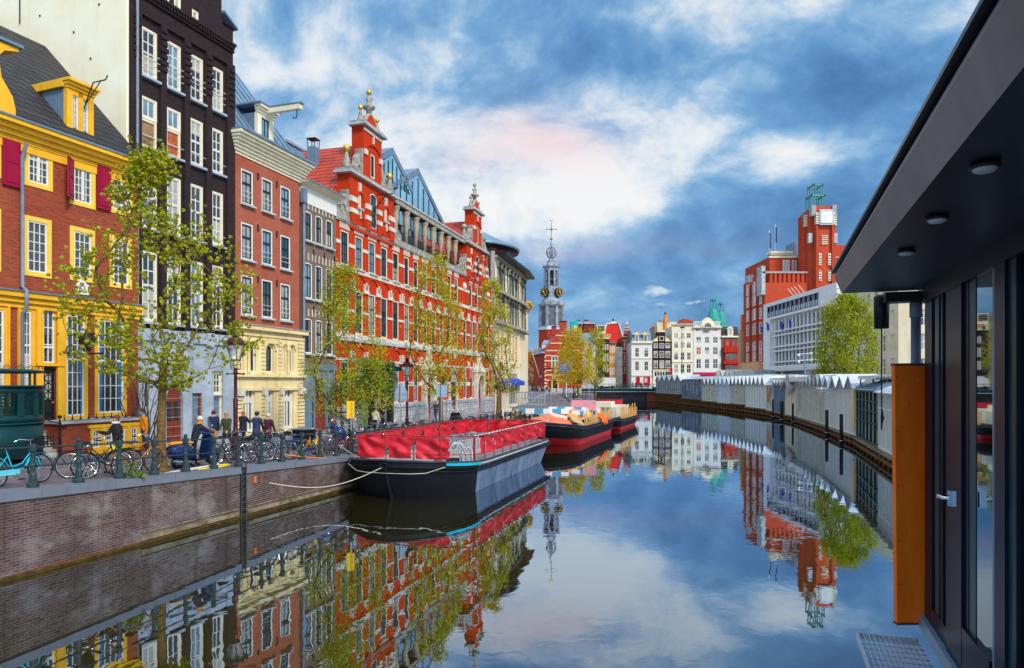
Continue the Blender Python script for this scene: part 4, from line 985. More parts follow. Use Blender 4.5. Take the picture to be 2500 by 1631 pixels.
# ------------------------------------------------------------------ building F: curved beige corner building
def houseF():
    P=[(-1.96,76.2),(-.59,82.3),(.9,88.4),(1.75,94.3),(2.35,100.5)]
    T=thing('curved_beige_building','curved beige stone corner building with round glazed roof storey','building',(0,0,0))
    S=M_['bstone']; zt=18.6; zb=.9
    groups=[[(1214,1222),(1223.3,1230.3),(1232,1239)],[(1242.6,1249.4),(1251,1256.6),(1258,1264.4)],[(1268,1271.2),(1272.3,1274.7),(1275.8,1278)],[]]
    q0=MB()
    for i in range(4):
        F=Fac(P[i],P[i+1]); sub=thing('facade_section',None,None,F.loc,F.rz); sub.parent=T
        H=[]; 
        rows=[(15.6,9.0+2.7),(11.0+.2,7.6)]
        za=[(11.9,16.9),(7.9,12.0-.6)]
        Fref=Fac(P[0],P[1]); Fm=Fac(P[1],P[2])
        zA=(Fref.z(1214,706),Fref.z(1214,648)); zB=(Fm.z(1243,790),Fm.z(1243,735)); zC=(Fm.z(1243,884),Fm.z(1243,818)); zD=(1.6,Fm.z(1243,910))
        for a,b in groups[i]:
            for z in(zA,zB,zC): H.append((F.u(a),F.u(b),z[0],z[1]))
        if groups[i] and i<2: H.append((F.u(groups[i][0][0]),F.u(groups[i][-1][1]),zD[0],zD[1]))
        g=MB(); wall(g,S,0,F.W,zb,zt if i<3 else 15.5,H,D=5,rev=.3)
        if i<3:
            for z in(zA[0]-.5,zB[0]-.6): g.box(-.05,F.W+.05,-.7,.02,z,z+.35,M_['ornstone'])
            g.box(-.1,F.W+.1,-1.4,.02,zt+.002,zt+.25,M_['black']); g.box(-.1,F.W+.1,-.35,.02,zt-.3,zt,M_['ornstone'])
            g.prism([(-1.4,zt+.25),(.5,zt+.9),(.5,zt+.25)],'x',-.1,F.W+.1,M_['brownred'])
        else: 
            cornice(g,M_['yellow'],0,F.W,14.6,15.6,.8)
        g.build('facade_wall',sub)
        for h in H:
            if h[2]==zD[0]:
                window(sub,h[0],h[2],h[1]-h[0],h[3]-h[2],y=.05,fr=.15,cols=3,rows=1,mf=S,ms=M_['sash'],mp=M_['pane3'],tr=.6,name='shop_window')
                MB().prism([(-.9,4.0),(-.9,4.5),(.0,4.9),(.0,4.4)],'x',h[0],h[1],plain('blue_awning_cloth',(.03,.07,.42),.7,.1,3) if 'blue_awning_cloth' not in bpy.data.materials else bpy.data.materials['blue_awning_cloth']).build('awning',sub)
            else:
                C=h[2]==zC[0]
                window(sub,h[0],h[2],h[1]-h[0],h[3]-h[2],y=.08,fr=.08,cols=2,rows=[.45],mf=M_['sash'] if not C else S,mp=M_['blind'] if C else pick('pane2','pane3'),bars=.06,fr2=0)
                if not C:
                    k=MB(); k.tube([(h[0]-.05,-.45,h[2]-.3),(h[0]-.05,-.35,h[3]+.1)],.06,M_['iron'],6); k.ball((h[0]-.05,-.4,h[3]+.15),.18,M_['iron'],6); k.tube([(h[0]-.05,-.4,h[3]-.6),(h[1],-.4,h[3]-.7)],.05,M_['iron'],5); k.build('iron_bracket',sub)
    # left end wall and round roof storey
    g=MB(); g.box(-7.5,-2.0,76.3,76.6,zb,zt+.3,M_['dbrick']); g.box(-2.35,-1.9,75.9,76.4,zb,zt+.4,M_['deck']); g.build('end_wall',T)
    r=MB(); cx,cy=-6.0,86.0
    r.lathe([(5.4,18.5),(5.4,20.6)],M_['pane2'],40,(cx,cy,0)); 
    for k in range(24):
        a=2*math.pi*k/24; r.box(-.1,.1,-.08,.08,18.5,20.6,M_['steel'],Matrix.Translation((cx+5.5*math.cos(a),cy+5.5*math.sin(a),0))@Matrix.Rotation(a,4,'Z'))
    r.lathe([(5.4,20.58),(6.9,20.7),(7.0,20.95),(6.6,21.15),(2,23.4),(.2,23.6)],M_['zinc'],48,(cx,cy,0)); r.lathe([(5.3,20.5),(6.85,20.6),(6.95,20.85),(6.85,20.69),(5.3,20.62)],M_['black'],48,(cx,cy,0))
    r.build('round_roof_storey',T)
    g=MB(); g.box(-10,1,88,99,zb,18.4,M_['bstone']); g.build('rear_block',T)
houseF()
# ------------------------------------------------------------------ water, ground, quay
def waterm():
    m,nt,b=_nt('canal_water')
    nt.nodes.remove(b)
    tc=N(nt,'ShaderNodeTexCoord')
    mp=N(nt,'ShaderNodeMapping'); mp.inputs['Scale'].default_value=(1,.8,1); L(nt,tc.outputs['Object'],mp.inputs[0])
    n1=N(nt,'ShaderNodeTexNoise'); n1.inputs['Scale'].default_value=1.7; n1.inputs['Detail'].default_value=2.5; n1.inputs['Roughness'].default_value=.5; n1.inputs['Distortion'].default_value=.6; L(nt,mp.outputs[0],n1.inputs['Vector'])
    n2=N(nt,'ShaderNodeTexNoise'); n2.inputs['Scale'].default_value=.16; n2.inputs['Detail'].default_value=2; L(nt,mp.outputs[0],n2.inputs['Vector'])
    rm=N(nt,'ShaderNodeMapRange'); rm.inputs[1].default_value=.35; rm.inputs[2].default_value=.65; rm.inputs[3].default_value=.35; rm.inputs[4].default_value=1.4; L(nt,n2.outputs[0],rm.inputs[0])
    mu=N(nt,'ShaderNodeMath',operation='MULTIPLY'); L(nt,n1.outputs[0],mu.inputs[0]); L(nt,rm.outputs[0],mu.inputs[1])
    bp=N(nt,'ShaderNodeBump'); bp.inputs['Strength'].default_value=1; bp.inputs['Distance'].default_value=.0026; L(nt,mu.outputs[0],bp.inputs['Height'])
    gl=N(nt,'ShaderNodeBsdfGlossy'); gl.inputs['Roughness'].default_value=.01; gl.inputs[0].default_value=(.62,.75,.90,1); L(nt,bp.outputs[0],gl.inputs['Normal'])
    df=N(nt,'ShaderNodeBsdfDiffuse'); df.inputs[0].default_value=(.038,.027,.001,1)
    lw=N(nt,'ShaderNodeLayerWeight'); lw.inputs[0].default_value=.5; L(nt,bp.outputs[0],lw.inputs['Normal'])
    r2=N(nt,'ShaderNodeMapRange'); r2.inputs[1].default_value=.5; r2.inputs[2].default_value=.95; r2.inputs[3].default_value=.33; r2.inputs[4].default_value=.96; L(nt,lw.outputs['Facing'],r2.inputs[0])
    mx=N(nt,'ShaderNodeMixShader'); L(nt,r2.outputs[0],mx.inputs[0]); L(nt,df.outputs[0],mx.inputs[1]); L(nt,gl.outputs[0],mx.inputs[2]); L(nt,mx.outputs[0],nt.nodes['Material Output'].inputs[0])
    return m
w=MB().quad((-900,-200,0),(900,-200,0),(900,1500,0),(-900,1500,0),waterm()).build('water'); tag(w,'calm dark canal water mirroring the houses','water',kind='structure')
def bend(s):
    # canal edge of the left bank: straight along the quay, then turning towards the bridge
    if s<=58: return Vector((Q0.x+QD.x*s,Q0.y+QD.y*s))
    P=Q0+QD*58; return P+Vector((.13,.9915))*(s-58)
rows=[-30,-20,-10,-4,0,4,8,11,15,20,26,34,44,52,58,66,80,100,125,152]
def streetm():
    m,nt,b=_nt('street_paving')
    tc=N(nt,'ShaderNodeTexCoord'); n1=N(nt,'ShaderNodeTexNoise'); n1.inputs['Scale'].default_value=.9; n1.inputs['Detail'].default_value=8; n1.inputs['Roughness'].default_value=.7; L(nt,tc.outputs['Object'],n1.inputs['Vector'])
    cr=N(nt,'ShaderNodeValToRGB'); L(nt,n1.outputs[0],cr.inputs[0]); e=cr.color_ramp.elements
    e[0].position=.3; e[0].color=(.115,.085,.09,1); e[1].position=.7; e[1].color=(.23,.175,.18,1)
    mp=N(nt,'ShaderNodeMapping'); mp.inputs['Rotation'].default_value=(0,0,-QA); L(nt,tc.outputs['Object'],mp.inputs[0])
    br=N(nt,'ShaderNodeTexBrick'); br.inputs['Scale'].default_value=1; br.inputs['Brick Width'].default_value=.22; br.inputs['Row Height'].default_value=.11; br.inputs['Mortar Size'].default_value=.008; L(nt,mp.outputs[0],br.inputs['Vector'])
    br.inputs[1].default_value=(1,1,1,1); br.inputs[2].default_value=(.75,.72,.72,1); br.inputs[3].default_value=(.45,.42,.42,1)
    mx=N(nt,'ShaderNodeMix',data_type='RGBA',blend_type='MULTIPLY'); mx.inputs[0].default_value=1; L(nt,cr.outputs[0],mx.inputs[6]); L(nt,br.outputs[0],mx.inputs[7]); L(nt,mx.outputs[2],b.inputs['Base Color'])
    b.inputs['Roughness'].default_value=.8; return m
SM=streetm()
def strip(name,t0,t1,dz,m,s0=-30,s1=152,lab=None,cat=None,skirt=0,step=4):
    g=MB(); vs=[];fs=[]; ss=[]; s=s0
    while s<s1: ss.append(s); s+=step
    ss.append(s1)
    for s in ss:
        e=bend(s); z=zs(e.x*.326+e.y*.945)+dz
        for t in(t0,t1):
            vs.append((e.x+QN.x*t,e.y+QN.y*t,z))
        for t in(t0,t1): vs.append((e.x+QN.x*t,e.y+QN.y*t,z-skirt-.001))
    n=len(ss)
    for i in range(n-1):
        a=i*4;b=a+4
        fs.append((a,b,b+1,a+1))
        if skirt: fs+= [(a,a+2,b+2,b),(a+1,b+1,b+3,a+3)]
    g.add(vs,fs,m); o=g.build(name); 
    return o
o=strip('street',.0,260,0,SM,skirt=0); tag(o,'purple grey paved street along the left canal quay','street',kind='structure')
far=MB(); far.box(-900,900,168,1500,-1,2.05,SM); 
tag(far.build('ground'),'paved ground and square beyond the canal bridge','ground',kind='structure')
# right bank land
RB=[(7.6,2.0),(11.7,14.0),(17.9,31.4),(23.7,47.5),(26.9,58.8),(31.1,74.9),(33.8,92.4),(34.4,110),(34.5,137),(34.0,168.5)]
g=MB(); g.prism([(p[0]+3.2,p[1]) for p in RB]+[(900,168.5),(900,2)],'z',-1,1.5,SM); tag(g.build('right_bank_street'),'street behind the floating flower stalls','street',kind='structure')
# sidewalk along the houses, kerb line, lane marks
o=strip('sidewalk',7.0,9.5,.10,plain('sidewalk_tiles',(.30,.25,.25),.85,.2,3),-20,52,skirt=.12); tag(o,'narrow raised sidewalk along the left houses','sidewalk',kind='structure')
o=strip('sidewalk_kerb',6.86,7.0,.11,M_['kerb'],-20,52,skirt=.13); tag(o,'blue grey granite kerb of the sidewalk','kerb',kind='structure')
g=MB()
for t,ln,gap in((4.9,.9,1.1),(2.9,.9,1.6)):
    s=-6
    while s<40:
        a=qp(s,t,.006); b=qp(s+ln,t,.006); c=qp(s+ln,t+.08,.006); d=qp(s,t+.08,.006)
        g.quad(a,b,c,d,M_['white']); s+=ln+gap
tag(g.build('road_marking'),'worn white dashes painted on the street','road marking',kind='structure')
# quay wall (with footing ledge, waterline growth) and coping stones
M_['ledge']=plain('stained_ledge_stone',(.16,.11,.05),.85,.6,2.5,c2=(.34,.27,.17),bump=.01)
T=thing('quay_wall','brown brick quay wall with blue grey stone coping, left bank','quay wall')
def seg(name,t0,t1,za,zb,m,s0,s1,step=2.0):
    vs=[];fs=[]; ss=[];s=s0
    while s<s1-.01: ss.append(s); s+=step
    ss.append(s1)
    for s in ss:
        e=bend(s); z=zs(e.x*.326+e.y*.945)
        f=lambda h: (z+h[1]) if isinstance(h,tuple) else h
        for t in(t0,t1):
            for h in(za,zb): vs.append((e.x+QN.x*t,e.y+QN.y*t,f(h)))
    g=MB()
    for i in range(len(ss)-1):
        a=i*4;b=a+4
        fs+=[(a,b,b+1,a+1),(a+1,b+1,b+3,a+3),(a+2,a+3,b+3,b+2),(a,a+2,b+2,b)]
    fs+=[(0,1,3,2),(len(vs)-4,len(vs)-2,len(vs)-1,len(vs)-3)]
    return g.add(vs,fs,m)
E0=-20;LD=7.45
def part(name,*a,**k):
    return seg(name,*a,**k).build(name,T)
# brick object coordinates run along x+y, close enough to the wall direction
part('brick_face',.0,.5,-1.0,('z',-.19),M_['qbrick'],E0,LD-.12)
part('brick_face',.0,.5,-1.0,('z',-.19),M_['qbrick'],LD+.12,150)
part('ladder_recess',.16,.5,-1.0,('z',-.0),M_['hullb'],LD-.12,LD+.12)
cs=[E0];s=E0
while s<58: cs.append(s); s+=1.62
sc=E0
i=0
while sc<100:
    e=min(sc+1.9,100)
    if sc<LD-.12<e: e=LD-.12
    if not(LD-.13<sc<LD+.1): part('coping_stone',-.06,.62,('z',-.188),('z',.012),M_['kerb'],sc,e-.012,step=1.0)
    sc=e
    if abs(sc-(LD-.12))<.01: sc=LD+.12
for a,b in((3.6,LD-.25),(LD+.2,16.5),(16.8,40)):
    part('stone_ledge',-.03,.1,.31,.345,M_['ledge'],a,b); part('stone_ledge',-.06,.1,.12,.24,M_['ledge'],a,b)
part('moss_line',-.03,.1,-.5,.05,M_['moss'],E0,150); part('rust_line',-.012,.1,.052,.10,M_['moss2'],E0,150)
ld=MB()
for t in(-.11,.11): ld.tube([(t*.9,0,-.3),(t*.9,0,1.75)],.022,M_['rail'],6)
for k in range(9): ld.tube([(-.1,0,-.1+k*.2),(.1,0,-.1+k*.2)],.018,M_['rail'],6)
p=qp(LD,-.04); ld.build('ladder',T,(p.x,p.y,0),QA)
m=MB(); m.box(-.04,.04,-.02,.02,-.1,.1,M_['orange']); p=qp(LD+.55,-.02); m.build('depth_mark',T,(p.x,p.y,1.15),QA)
# ------------------------------------------------------------------ quay railing
RT=thing('quay_railing','green iron railing with baluster posts on the left quay','railing')
pm=MB(); r=M_['rail']
pm.lathe([(.13,0),(.13,.10),(.085,.14),(.075,.3),(.055,.36),(.06,.5),(.075,.52),(.06,.56),(.05,.80),(.08,.84),(.085,.98),(.05,1.0)],r,8,smooth=False)
pm.build('post',RT); P0=bpy.data.objects['post']
pxs=[80,192,291,376,453,522,582,638,688.5,737,781,821]
pts=[qx(-60,.38)]+[qx(x,.38) for x in pxs]
d0=(pts[-1]-pts[1]).length/11
for k in range(1,26):
    sN=(Vector((pts[12].x,pts[12].y))-Q0).dot(QD)+k*d0; pts.append(qp(sN,.38))
for i,p in enumerate(pts):
    if i==0: P0.location=p
    else: inst(P0,'post',RT,p)
    if i in(0,5,10): pass
    if i%3==2: MB().ball((p.x,p.y,p.z+1.05),.06,r,8).build('finial',RT)
for h in(.93,.50):
    MB().tube([p+Vector((0,0,h)) for p in pts],.022,r,6).build('rail',RT)
# ------------------------------------------------------------------ bridge
B=thing('canal_bridge','low dark steel girder bridge crossing the canal far away','bridge')
g=MB(); g.box(17,36,165.5,183,2.45,2.95,M_['lead']); g.box(17,36,165.2,165.5,2.2,3.0,M_['green']); g.box(17,36,165.1,165.2,2.2,2.3,M_['offw']); g.build('deck',B)
g=MB(); g.box(17,24,169,184,-1,2.4,M_['moss']); g.box(32.8,40,166,184,-1,2.4,M_['rbrick']); g.box(17,40,178,184,-1,2.4,M_['hullb']); g.build('abutment',B)
g=MB(); 
for k in range(14): g.box(18+k*1.35,18.1+k*1.35,165.3,165.4,3,4.1,M_['green'])
g.box(17,36,165.3,165.4,4.05,4.15,M_['green']); g.box(17,36,165.32,165.38,3.5,3.56,M_['green']); g.build('parapet_railing',B)
# ------------------------------------------------------------------ floating stalls on the right bank
def rb(x,off=0):
    # where column x meets the right bank line
    q=(x-CX)/FP
    for i in range(len(RB)-1):
        a=Vector(RB[i]);b=Vector(RB[i+1]); d=(b-a); n=Vector((-d.y,d.x)).normalized(); a=a+n*off; b=b+n*off
        den=d.x-q*d.y
        if abs(den)<1e-6: continue
        u=(q*a.y-a.x)/den
        if -.02<=u<=1.02: return a+d*u
    return Vector((q*RB[-1][1],RB[-1][1]))
gl_='floating market stalls along the right bank'
stm={}
stm['a']=mottled('stall_goods_behind_glass',[(.10,.13,.07),(.20,.21,.20),(.22,.07,.03),(.04,.06,.05),(.30,.24,.08),(.07,.10,.16),(.32,.32,.30)],2.6)
stm['b']=mottled('stall_pots_behind_glass',[(.34,.35,.36),(.24,.28,.36),(.40,.38,.10),(.42,.42,.42),(.34,.34,.36),(.28,.22,.18)],1.5)
stm['c']=mottled('stall_grey_boards',[(.24,.24,.26),(.17,.17,.19),(.30,.30,.33),(.24,.17,.16)],2,rough=.5)
stm['d']=mottled('stall_dark_foliage',[(.04,.09,.05),(.10,.13,.10),(.20,.09,.05),(.06,.08,.12),(.22,.26,.22)],2.4)
stm['e']=mottled('stall_souvenirs_behind_glass',[(.06,.09,.16),(.14,.17,.22),(.30,.28,.20),(.04,.07,.12)],1.4)
def stall(xl,xr,label,body,bar,zt=4.0,zr=4.62,nz=0,nb=10,barw=.09,horiz=(),zp=.66,D=4.5,roofm='stallroof',grid=False,awn=None):
    A=rb(xl);Bp=rb(xr); F=Fac(A,Bp); W=F.W
    T=F.thing('floating_stall',label,'market stall',gl_)
    g=MB(); g.box(0.02,W-.02,.25,D,zp+.1,zt,body); g.build('glazed_wall',T)
    p=MB(); p.box(0,W,-.1,D,zp-.16,zp-.03,M_['ledge']); 
    n=max(2,int(W/1.3)); 
    p.box(0,W,.5,D,-.6,zp-.16,M_['hullb'])
    for i in range(n): p.box(W*i/n,W*i/n+.28,-.06,.5,-.4,zp-.16,M_['moss2'])
    p.box(0,W,-.12,.1,.16,.30,M_['moss2']); p.build('pontoon',T)
    b=MB()
    for i in range(nb+1):
        u=W*i/nb; b.box(max(0,u-barw/2),min(W,u+barw/2),.12,.245,zp,zt,bar)
    for h in horiz: b.box(0,W,.13,.24,h-.04,h+.04,bar)
    b.box(0,W,.1,.3,zt-.06,zt+.06,bar); b.box(0,W,.1,.3,zp,zp+.12,bar); b.build('glazing_bars',T)
    r=MB(); m=M_[roofm]
    if nz:
        for i in range(nz):
            a=W*i/nz;c=W*(i+1)/nz; r.prism([(a+.01,zt+.06),(c-.01,zt+.06),((a+c)/2,zr+.12)],'y',.0,.06,body)
            r.prism([(a,zt+.04),((a+c)/2,zr+.14),(c,zt+.04),(c,zt+.12),((a+c)/2,zr+.24),(a,zt+.12)],'y',-.1,D,m)
    else: r.prism([(-.15,zt+.07),(D*.5,zr+.1),(D,zt+.07)],'x',0,W,m)
    r.build('roof',T)
    return T,F
W_=M_
stall(2138,2330,'nearest floating stall with white ribs and coloured goods, behind the orange board',stm['a'],M_['white'],3.7,4.7,0,26,.15,(2.9,))
T,F=stall(2085.5,2137.5,'dark blue gridded glass stall left of the white ribbed one',stm['b'],M_['green'],3.8,4.6,0,6,.11,(1.9,2.6,3.2),roofm='lead')
a=MB(); 
for i in range(8): a.tube([(F.W*i/8,-.0,3.9),(F.W*i/8+.7,.9,4.65)],.03,M_['green'],5)
a.build('roof_struts',T)
T,F=stall(2010,2085,'pale grey slatted stall ending in an ochre corner post',stm['c'],M_['white'],3.8,4.62,4,26,.2)
MB().box(F.W-.9,F.W-.02,-.02,.11,1.1,3.9,plain('ochre_panel',(.78,.52,.20),.6,.1,2)).build('ochre_panel',T)
l=MB(); l.tube([(0,-.5,3.6),(F.W*.55,-.5,3.55)],.06,M_['steel'],6)
for i in range(5): l.box(i*1.2,i*1.2+.3,-.6,-.35,3.75,3.95,M_['white']); l.tube([(i*1.2+.15,-.5,3.6),(i*1.2+.15,.1,3.95)],.02,M_['steel'],5)
l.build('awning_rail',T)
stall(1940.5,2009.5,'long stall of narrow upright ribs with eight pointed roofs',stm['a'],M_['offw'],3.95,4.85,8,22,.22,zp=.66)
T,F=stall(1914,1940,'weathered timber stall with a steep gabled hoist tower',stm['c'],M_['bstone'],3.7,4.5,0,7,.5)
g=MB(); c=F.W*.45; g.prism([(c-2.2,3.3),(c,4.5),(c+2.2,3.3),(c+2.2,3.6),(c,4.8),(c-2.2,3.6)],'y',-.5,.3,M_['deck']); g.prism([(c-.9,3.2),(c+.9,3.2),(c+.9,4.9),(c+.5,5.25),(c-.5,5.25),(c-.9,4.9)],'y',-.15,1.6,M_['gstone']); g.build('hoist_tower',T)
stall(1886,1913.5,'grey panelled stall with blue roof vents',stm['c'],M_['lead'],4.0,4.4,4,8,.3,zp=.8)
T,F=stall(1868,1885.5,'white framed stall with an orange lit window',stm['c'],M_['white'],4.0,4.9,0,3,.3,zp=.8)
MB().box(F.W*.2,F.W*.7,.05,.24,1.9,3.7,mottled('orange_shop_interior',[(.55,.12,.02),(.3,.08,.02),(.7,.3,.05),(.12,.05,.03)],2.0)).build('shop_window',T)
stall(1818,1867.5,'grey glass stall with five tall pointed gables and stays',stm['c'],M_['white'],3.9,5.1,5,12,.4,zp=.9)
stall(1781,1817.5,'stall filled with dark green plants under four peaks',stm['d'],M_['offw'],3.9,5.1,4,8,.4,zp=1.2)
stall(1750,1780.5,'plain light blue slatted stall under three peaks',plain('light_blue_boards',(.30,.42,.62),.6,.1,2),M_['white'],3.9,5.1,3,9,.2,zp=1.1)
stall(1712,1749.5,'narrow slatted stall with yellow and green goods',stm['a'],M_['offw'],3.9,5.2,4,9,.5,zp=1.2)
stall(1663,1711.5,'dark blue stall with rows of pale shelves',stm['e'],M_['lead'],5.0,5.4,0,6,.25,(2.2,2.9,3.6,4.3),zp=1.4)
stall(1600,1662,'farthest stall, dark lattice glass over a rusty wall',stm['d'],M_['gstone'],4.7,5.9,5,14,.3,(2.6,3.4,4.1),zp=2.1)
# long white roofs of the market behind
def mroof(xl,xr,y0,Y0,Y1,lab,h=.5):
    A=at(xl,y0,Y0);Bp=at(xr,y0,Y1); F=Fac(A,Bp); T=F.thing('market_roof',lab,'roof','long market roofs behind the stalls')
    g=MB(); g.box(0,F.W,0,5,A.z-h,A.z,M_['white']); g.build('roof_sheet',T); p=MB()
    for i in range(6): p.box(F.W*i/5-.06 if i else 0,F.W*i/5+.06,.1,.2,1.4,A.z-h,M_['steel'])
    p.build('posts',T)
mroof(1660,1866,921,150,100,'long low white market roof in front of the far houses')
mroof(1868,2040,924,96,56,'long low white market roof before the white office')
mroof(2095,2300,918,47,33,'translucent market roof nearest the dark kiosk',.25)
T=thing('zigzag_canopy','grey zigzag canopy above the far market roofs','canopy'); g=MB()
P=at(1745,928,140); Q_=at(1840,928,118); F=Fac(P,Q_)
for i in range(4):
    w=F.W*.5/4; g.prism([(i*w,4.9),((i+1)*w,4.9),((i+.5)*w,6.6)],'y',0,.2,M_['steel'],); g.prism([(i*w,4.9),((i+.5)*w,6.7),((i+1)*w,4.9),((i+1)*w,5.1),((i+.5)*w,6.9),(i*w,5.1)],'y',-.1,5,M_['offw'])
g.box(F.W*.5,F.W,0,5,4.8,6.6,M_['gstone']); g.build('canopy_roof',T,F.loc,F.rz)
# mooring piles
def pile(x,ytop,Y,r,lab):
    p=at(x,ytop,Y); T=thing('mooring_pile',lab,'mooring pile',(p.x,p.y,0),0,'black mooring piles before the stalls')
    MB().lathe([(r*1.0,-1.5),(r,p.z-.03),(r*.8,p.z)],M_['black'],10).build('pile',T); g=MB(); g.lathe([(r*1.04,.25),(r*1.04,.31)],M_['steel'],10); g.build('metal_band',T)
pile(1886.7,975,82,.10,'thin black pile, leftmost, beside the orange lit stall'); pile(1908.5,979,76,.20,'thick square cut black pile left of the timber stall')
pile(1935.5,985,71,.11,'thin black pile in front of the gabled timber stall'); pile(2018.5,1001,55.5,.13,'tall black pile where the pale grey stall begins'); pile(2054,1011,47.6,.12,'nearest black pile before the pale grey stall')
# ------------------------------------------------------------------ white office block
def office():
    A=at(1864,HY,123); Bp=at(2040,HY,96.8); A=Vector((45.4,123.3)); Bp=Vector((45.4,95.5)); F=Fac(A,Bp); W=F.W; U,Z=F.u,F.z
    T=F.thing('white_office_block','white concrete office block with dark glazed top storey','building')
    S=plain('pale_concrete',(.78,.73,.70),.75,.06,1.2,c2=(.85,.81,.79)); zt=Z(1864,744.5); z2=Z(1864,753); zg0=Z(1872,777); zf=Z(1864,908)
    H=[(U(1872),U(1999),zg0,z2)]
    zt1=Z(1887.6,783.5); zb1=Z(1887.6,895.5)
    rec=(U(1879),U(2030),zb1-.1,zt1+.35); H.append(rec)
    g=MB(); wall(g,S,0,W,zf,zt,H,D=10,rev=.9); g.box(1.5,W,1.2,10,1.3,zf-.002,M_['deck'])
    for u in(.3,U(1885),U(1902),W-.8): g.box(u,u+.6,.3,1.0,1.3,zf-.002,S)
    g.box(0,W,0,9,1.2,1.5,M_['gstone']); g.build('concrete_frame',T)
    g=MB(); g.box(U(1872),U(1999),.3,.4,zg0,z2,plain('navy_glass',(.015,.04,.12),.06,.5,1,ior=1.4,spec=.5)); g.build('top_glazing',T); g=MB()
    a,b=U(1872),U(1999); n=12
    for i in range(n+1): g.box(a+(b-a)*i/n-.06,a+(b-a)*i/n+.06,.15,.32,zg0,z2,M_['iron'])
    for i in range(n*2): g.box(a+(b-a)*i/n/2+.12,a+(b-a)*(i+1)/n/2-.12,.2,.26,zg0+.15,zg0+.95,M_['pane2'])
    g.build('mullions',T)
    fl=3; tall=(zt1-zb1)/3; n=15; ua=U(1887.6); du=(rec[1]-ua)/n
    b=MB()
    for i in range(n+1): b.box(ua+i*du-.28,ua+i*du,.35,.8,rec[2],rec[3],S)
    for k in range(3):
        z=zb1+k*tall; b.box(ua-.8,rec[1],.1,.55,z+tall*.24,z+tall*.33,S); b.box(ua-.8,rec[1],.1,.55,z-.12+tall*.0,z+.1,S)
    b.build('sun_breaker_grid',T)
    for i in range(n):
        for k in range(3):
            z=zb1+k*tall; window(T,ua+i*du,z+tall*.33,du-.28,tall*.62,y=.65,fr=.06,cols=1,rows=2,mf=M_['sash'],mp=pick('pane2','pane1','pane3'),fr2=0)
    # low vents under each row as part of one dark band
    b=MB()
    for k in range(3): b.box(ua,rec[1],.7,.75,zb1+k*tall+.1,zb1+k*tall+tall*.24,M_['pane1'])
    b.build('low_windows',T)
    MB().box(U(1888),U(1901),.9,1.19,1.5,zf-.05,M_['orange']).build('orange_door',T)
    MB().box(U(1908),U(1985),.9,1.19,1.6,zf-.05,M_['pane2']).build('shop_glazing',T)
    for x in(1925,1933,1941,1951):
        u=U(x); MB().tube([(u,1,zt),(u-.8,.2,zt+1.5)],.06,M_['offw'],5).build('roof_pole',T)
    for i,(x,y,a) in enumerate(((1880,800,1),(1895,793,1),(1931,790,0),(1951,785,0))):
        u=U(x); z=Z(x,y); t=F.thing('flag',['dark blue flag at the left corner of the white office','small violet flag second from left on the white office','violet flag near the middle of the white office','rightmost violet flag on the white office'][i],'flag','flags on the white office front')
        t.location=F.loc+tuple() if 0 else (F.A.x+F.d.x*u,F.A.y+F.d.y*u,z)
        MB().tube([(0,.3,-1.1),(0,-1.8,.6)],.04,M_['white'],5).build('pole',t)
        f=MB(); f.add([(0,-1.7,.5),(0,-1.2,.05),(.1,-1.2,-.9),(-.1,-1.45,-1.2),(.08,-1.65,-.5)],[(0,1,2,3,4)],plain('violet_flag_cloth',(.08,.07,.45),.7,.1,3) if 'violet_flag_cloth' not in bpy.data.materials else bpy.data.materials['violet_flag_cloth']); f.build('cloth',t)
office()
# ------------------------------------------------------------------ beige stone block with yellow window jambs
def beige():
    A=Vector((49.5,98)); C=Vector((48.1,85.0)); F=Fac(A,C); W=F.W; U,Z=F.u,F.z
    T=F.thing('beige_stone_block','beige stone block with yellow window jambs behind the kiosk','building')
    S=M_['bstone']; P=3.05; zt=18.4; H=[]
    w=1.25
    for i in range(5):
        u=1.0+i*2.45
        for k in range(5): H.append((u,u+w,2.3+k*P,2.3+k*P+2.1))
    H=[h for h in H if h[1]<W-.2]
    g=MB(); wall(g,S,0,W,1.3,zt,H,D=.6,rev=.3); g.build('side_wall',T)
    F2=Fac(C,Vector((62,82.5))); 
    sub=thing('front_wing',None,None,(F2.A.x-F.A.x,F2.A.y-F.A.y,0)); sub.parent=T
    # express the wing in the frame of the block
    v=Matrix.Rotation(-F.rz,4,'Z')@Vector((F2.A.x-F.A.x,F2.A.y-F.A.y,0)); sub.location=v; sub.rotation_euler=(0,0,F2.rz-F.rz)
    H2=[(2.2+i*3.0,3.7+i*3.0,2.3+k*P,2.3+k*P+2.0) for i in range(3) for k in range(5)]
    g=MB(); wall(g,S,0,F2.W,1.3,zt,H2,D=12,rev=.3); g.build('front_wall',sub)
    for h in H: 
        o=window(T,h[0],h[2],w,h[3]-h[2],y=.1,fr=.08,cols=1,rows=2,mf=M_['white'],mp=pick('pane2','pane3'),fr2=.0,bars=.12)
        MB().box(w-.32,w-.02,-.05,.12,.02,h[3]-h[2]-.02,M_['yellow']).build('yellow_jamb',o)
    for h in H2:
        o=window(sub,h[0],h[2],1.5,h[3]-h[2],y=.1,fr=.08,cols=2,rows=2,mf=M_['white'],mp=pick('pane1','pane3'),fr2=.0,bars=.1)
        MB().box(1.5,1.8,.0,.1,.02,h[3]-h[2]-.02,M_['yellow']).build('yellow_jamb',o)
beige()
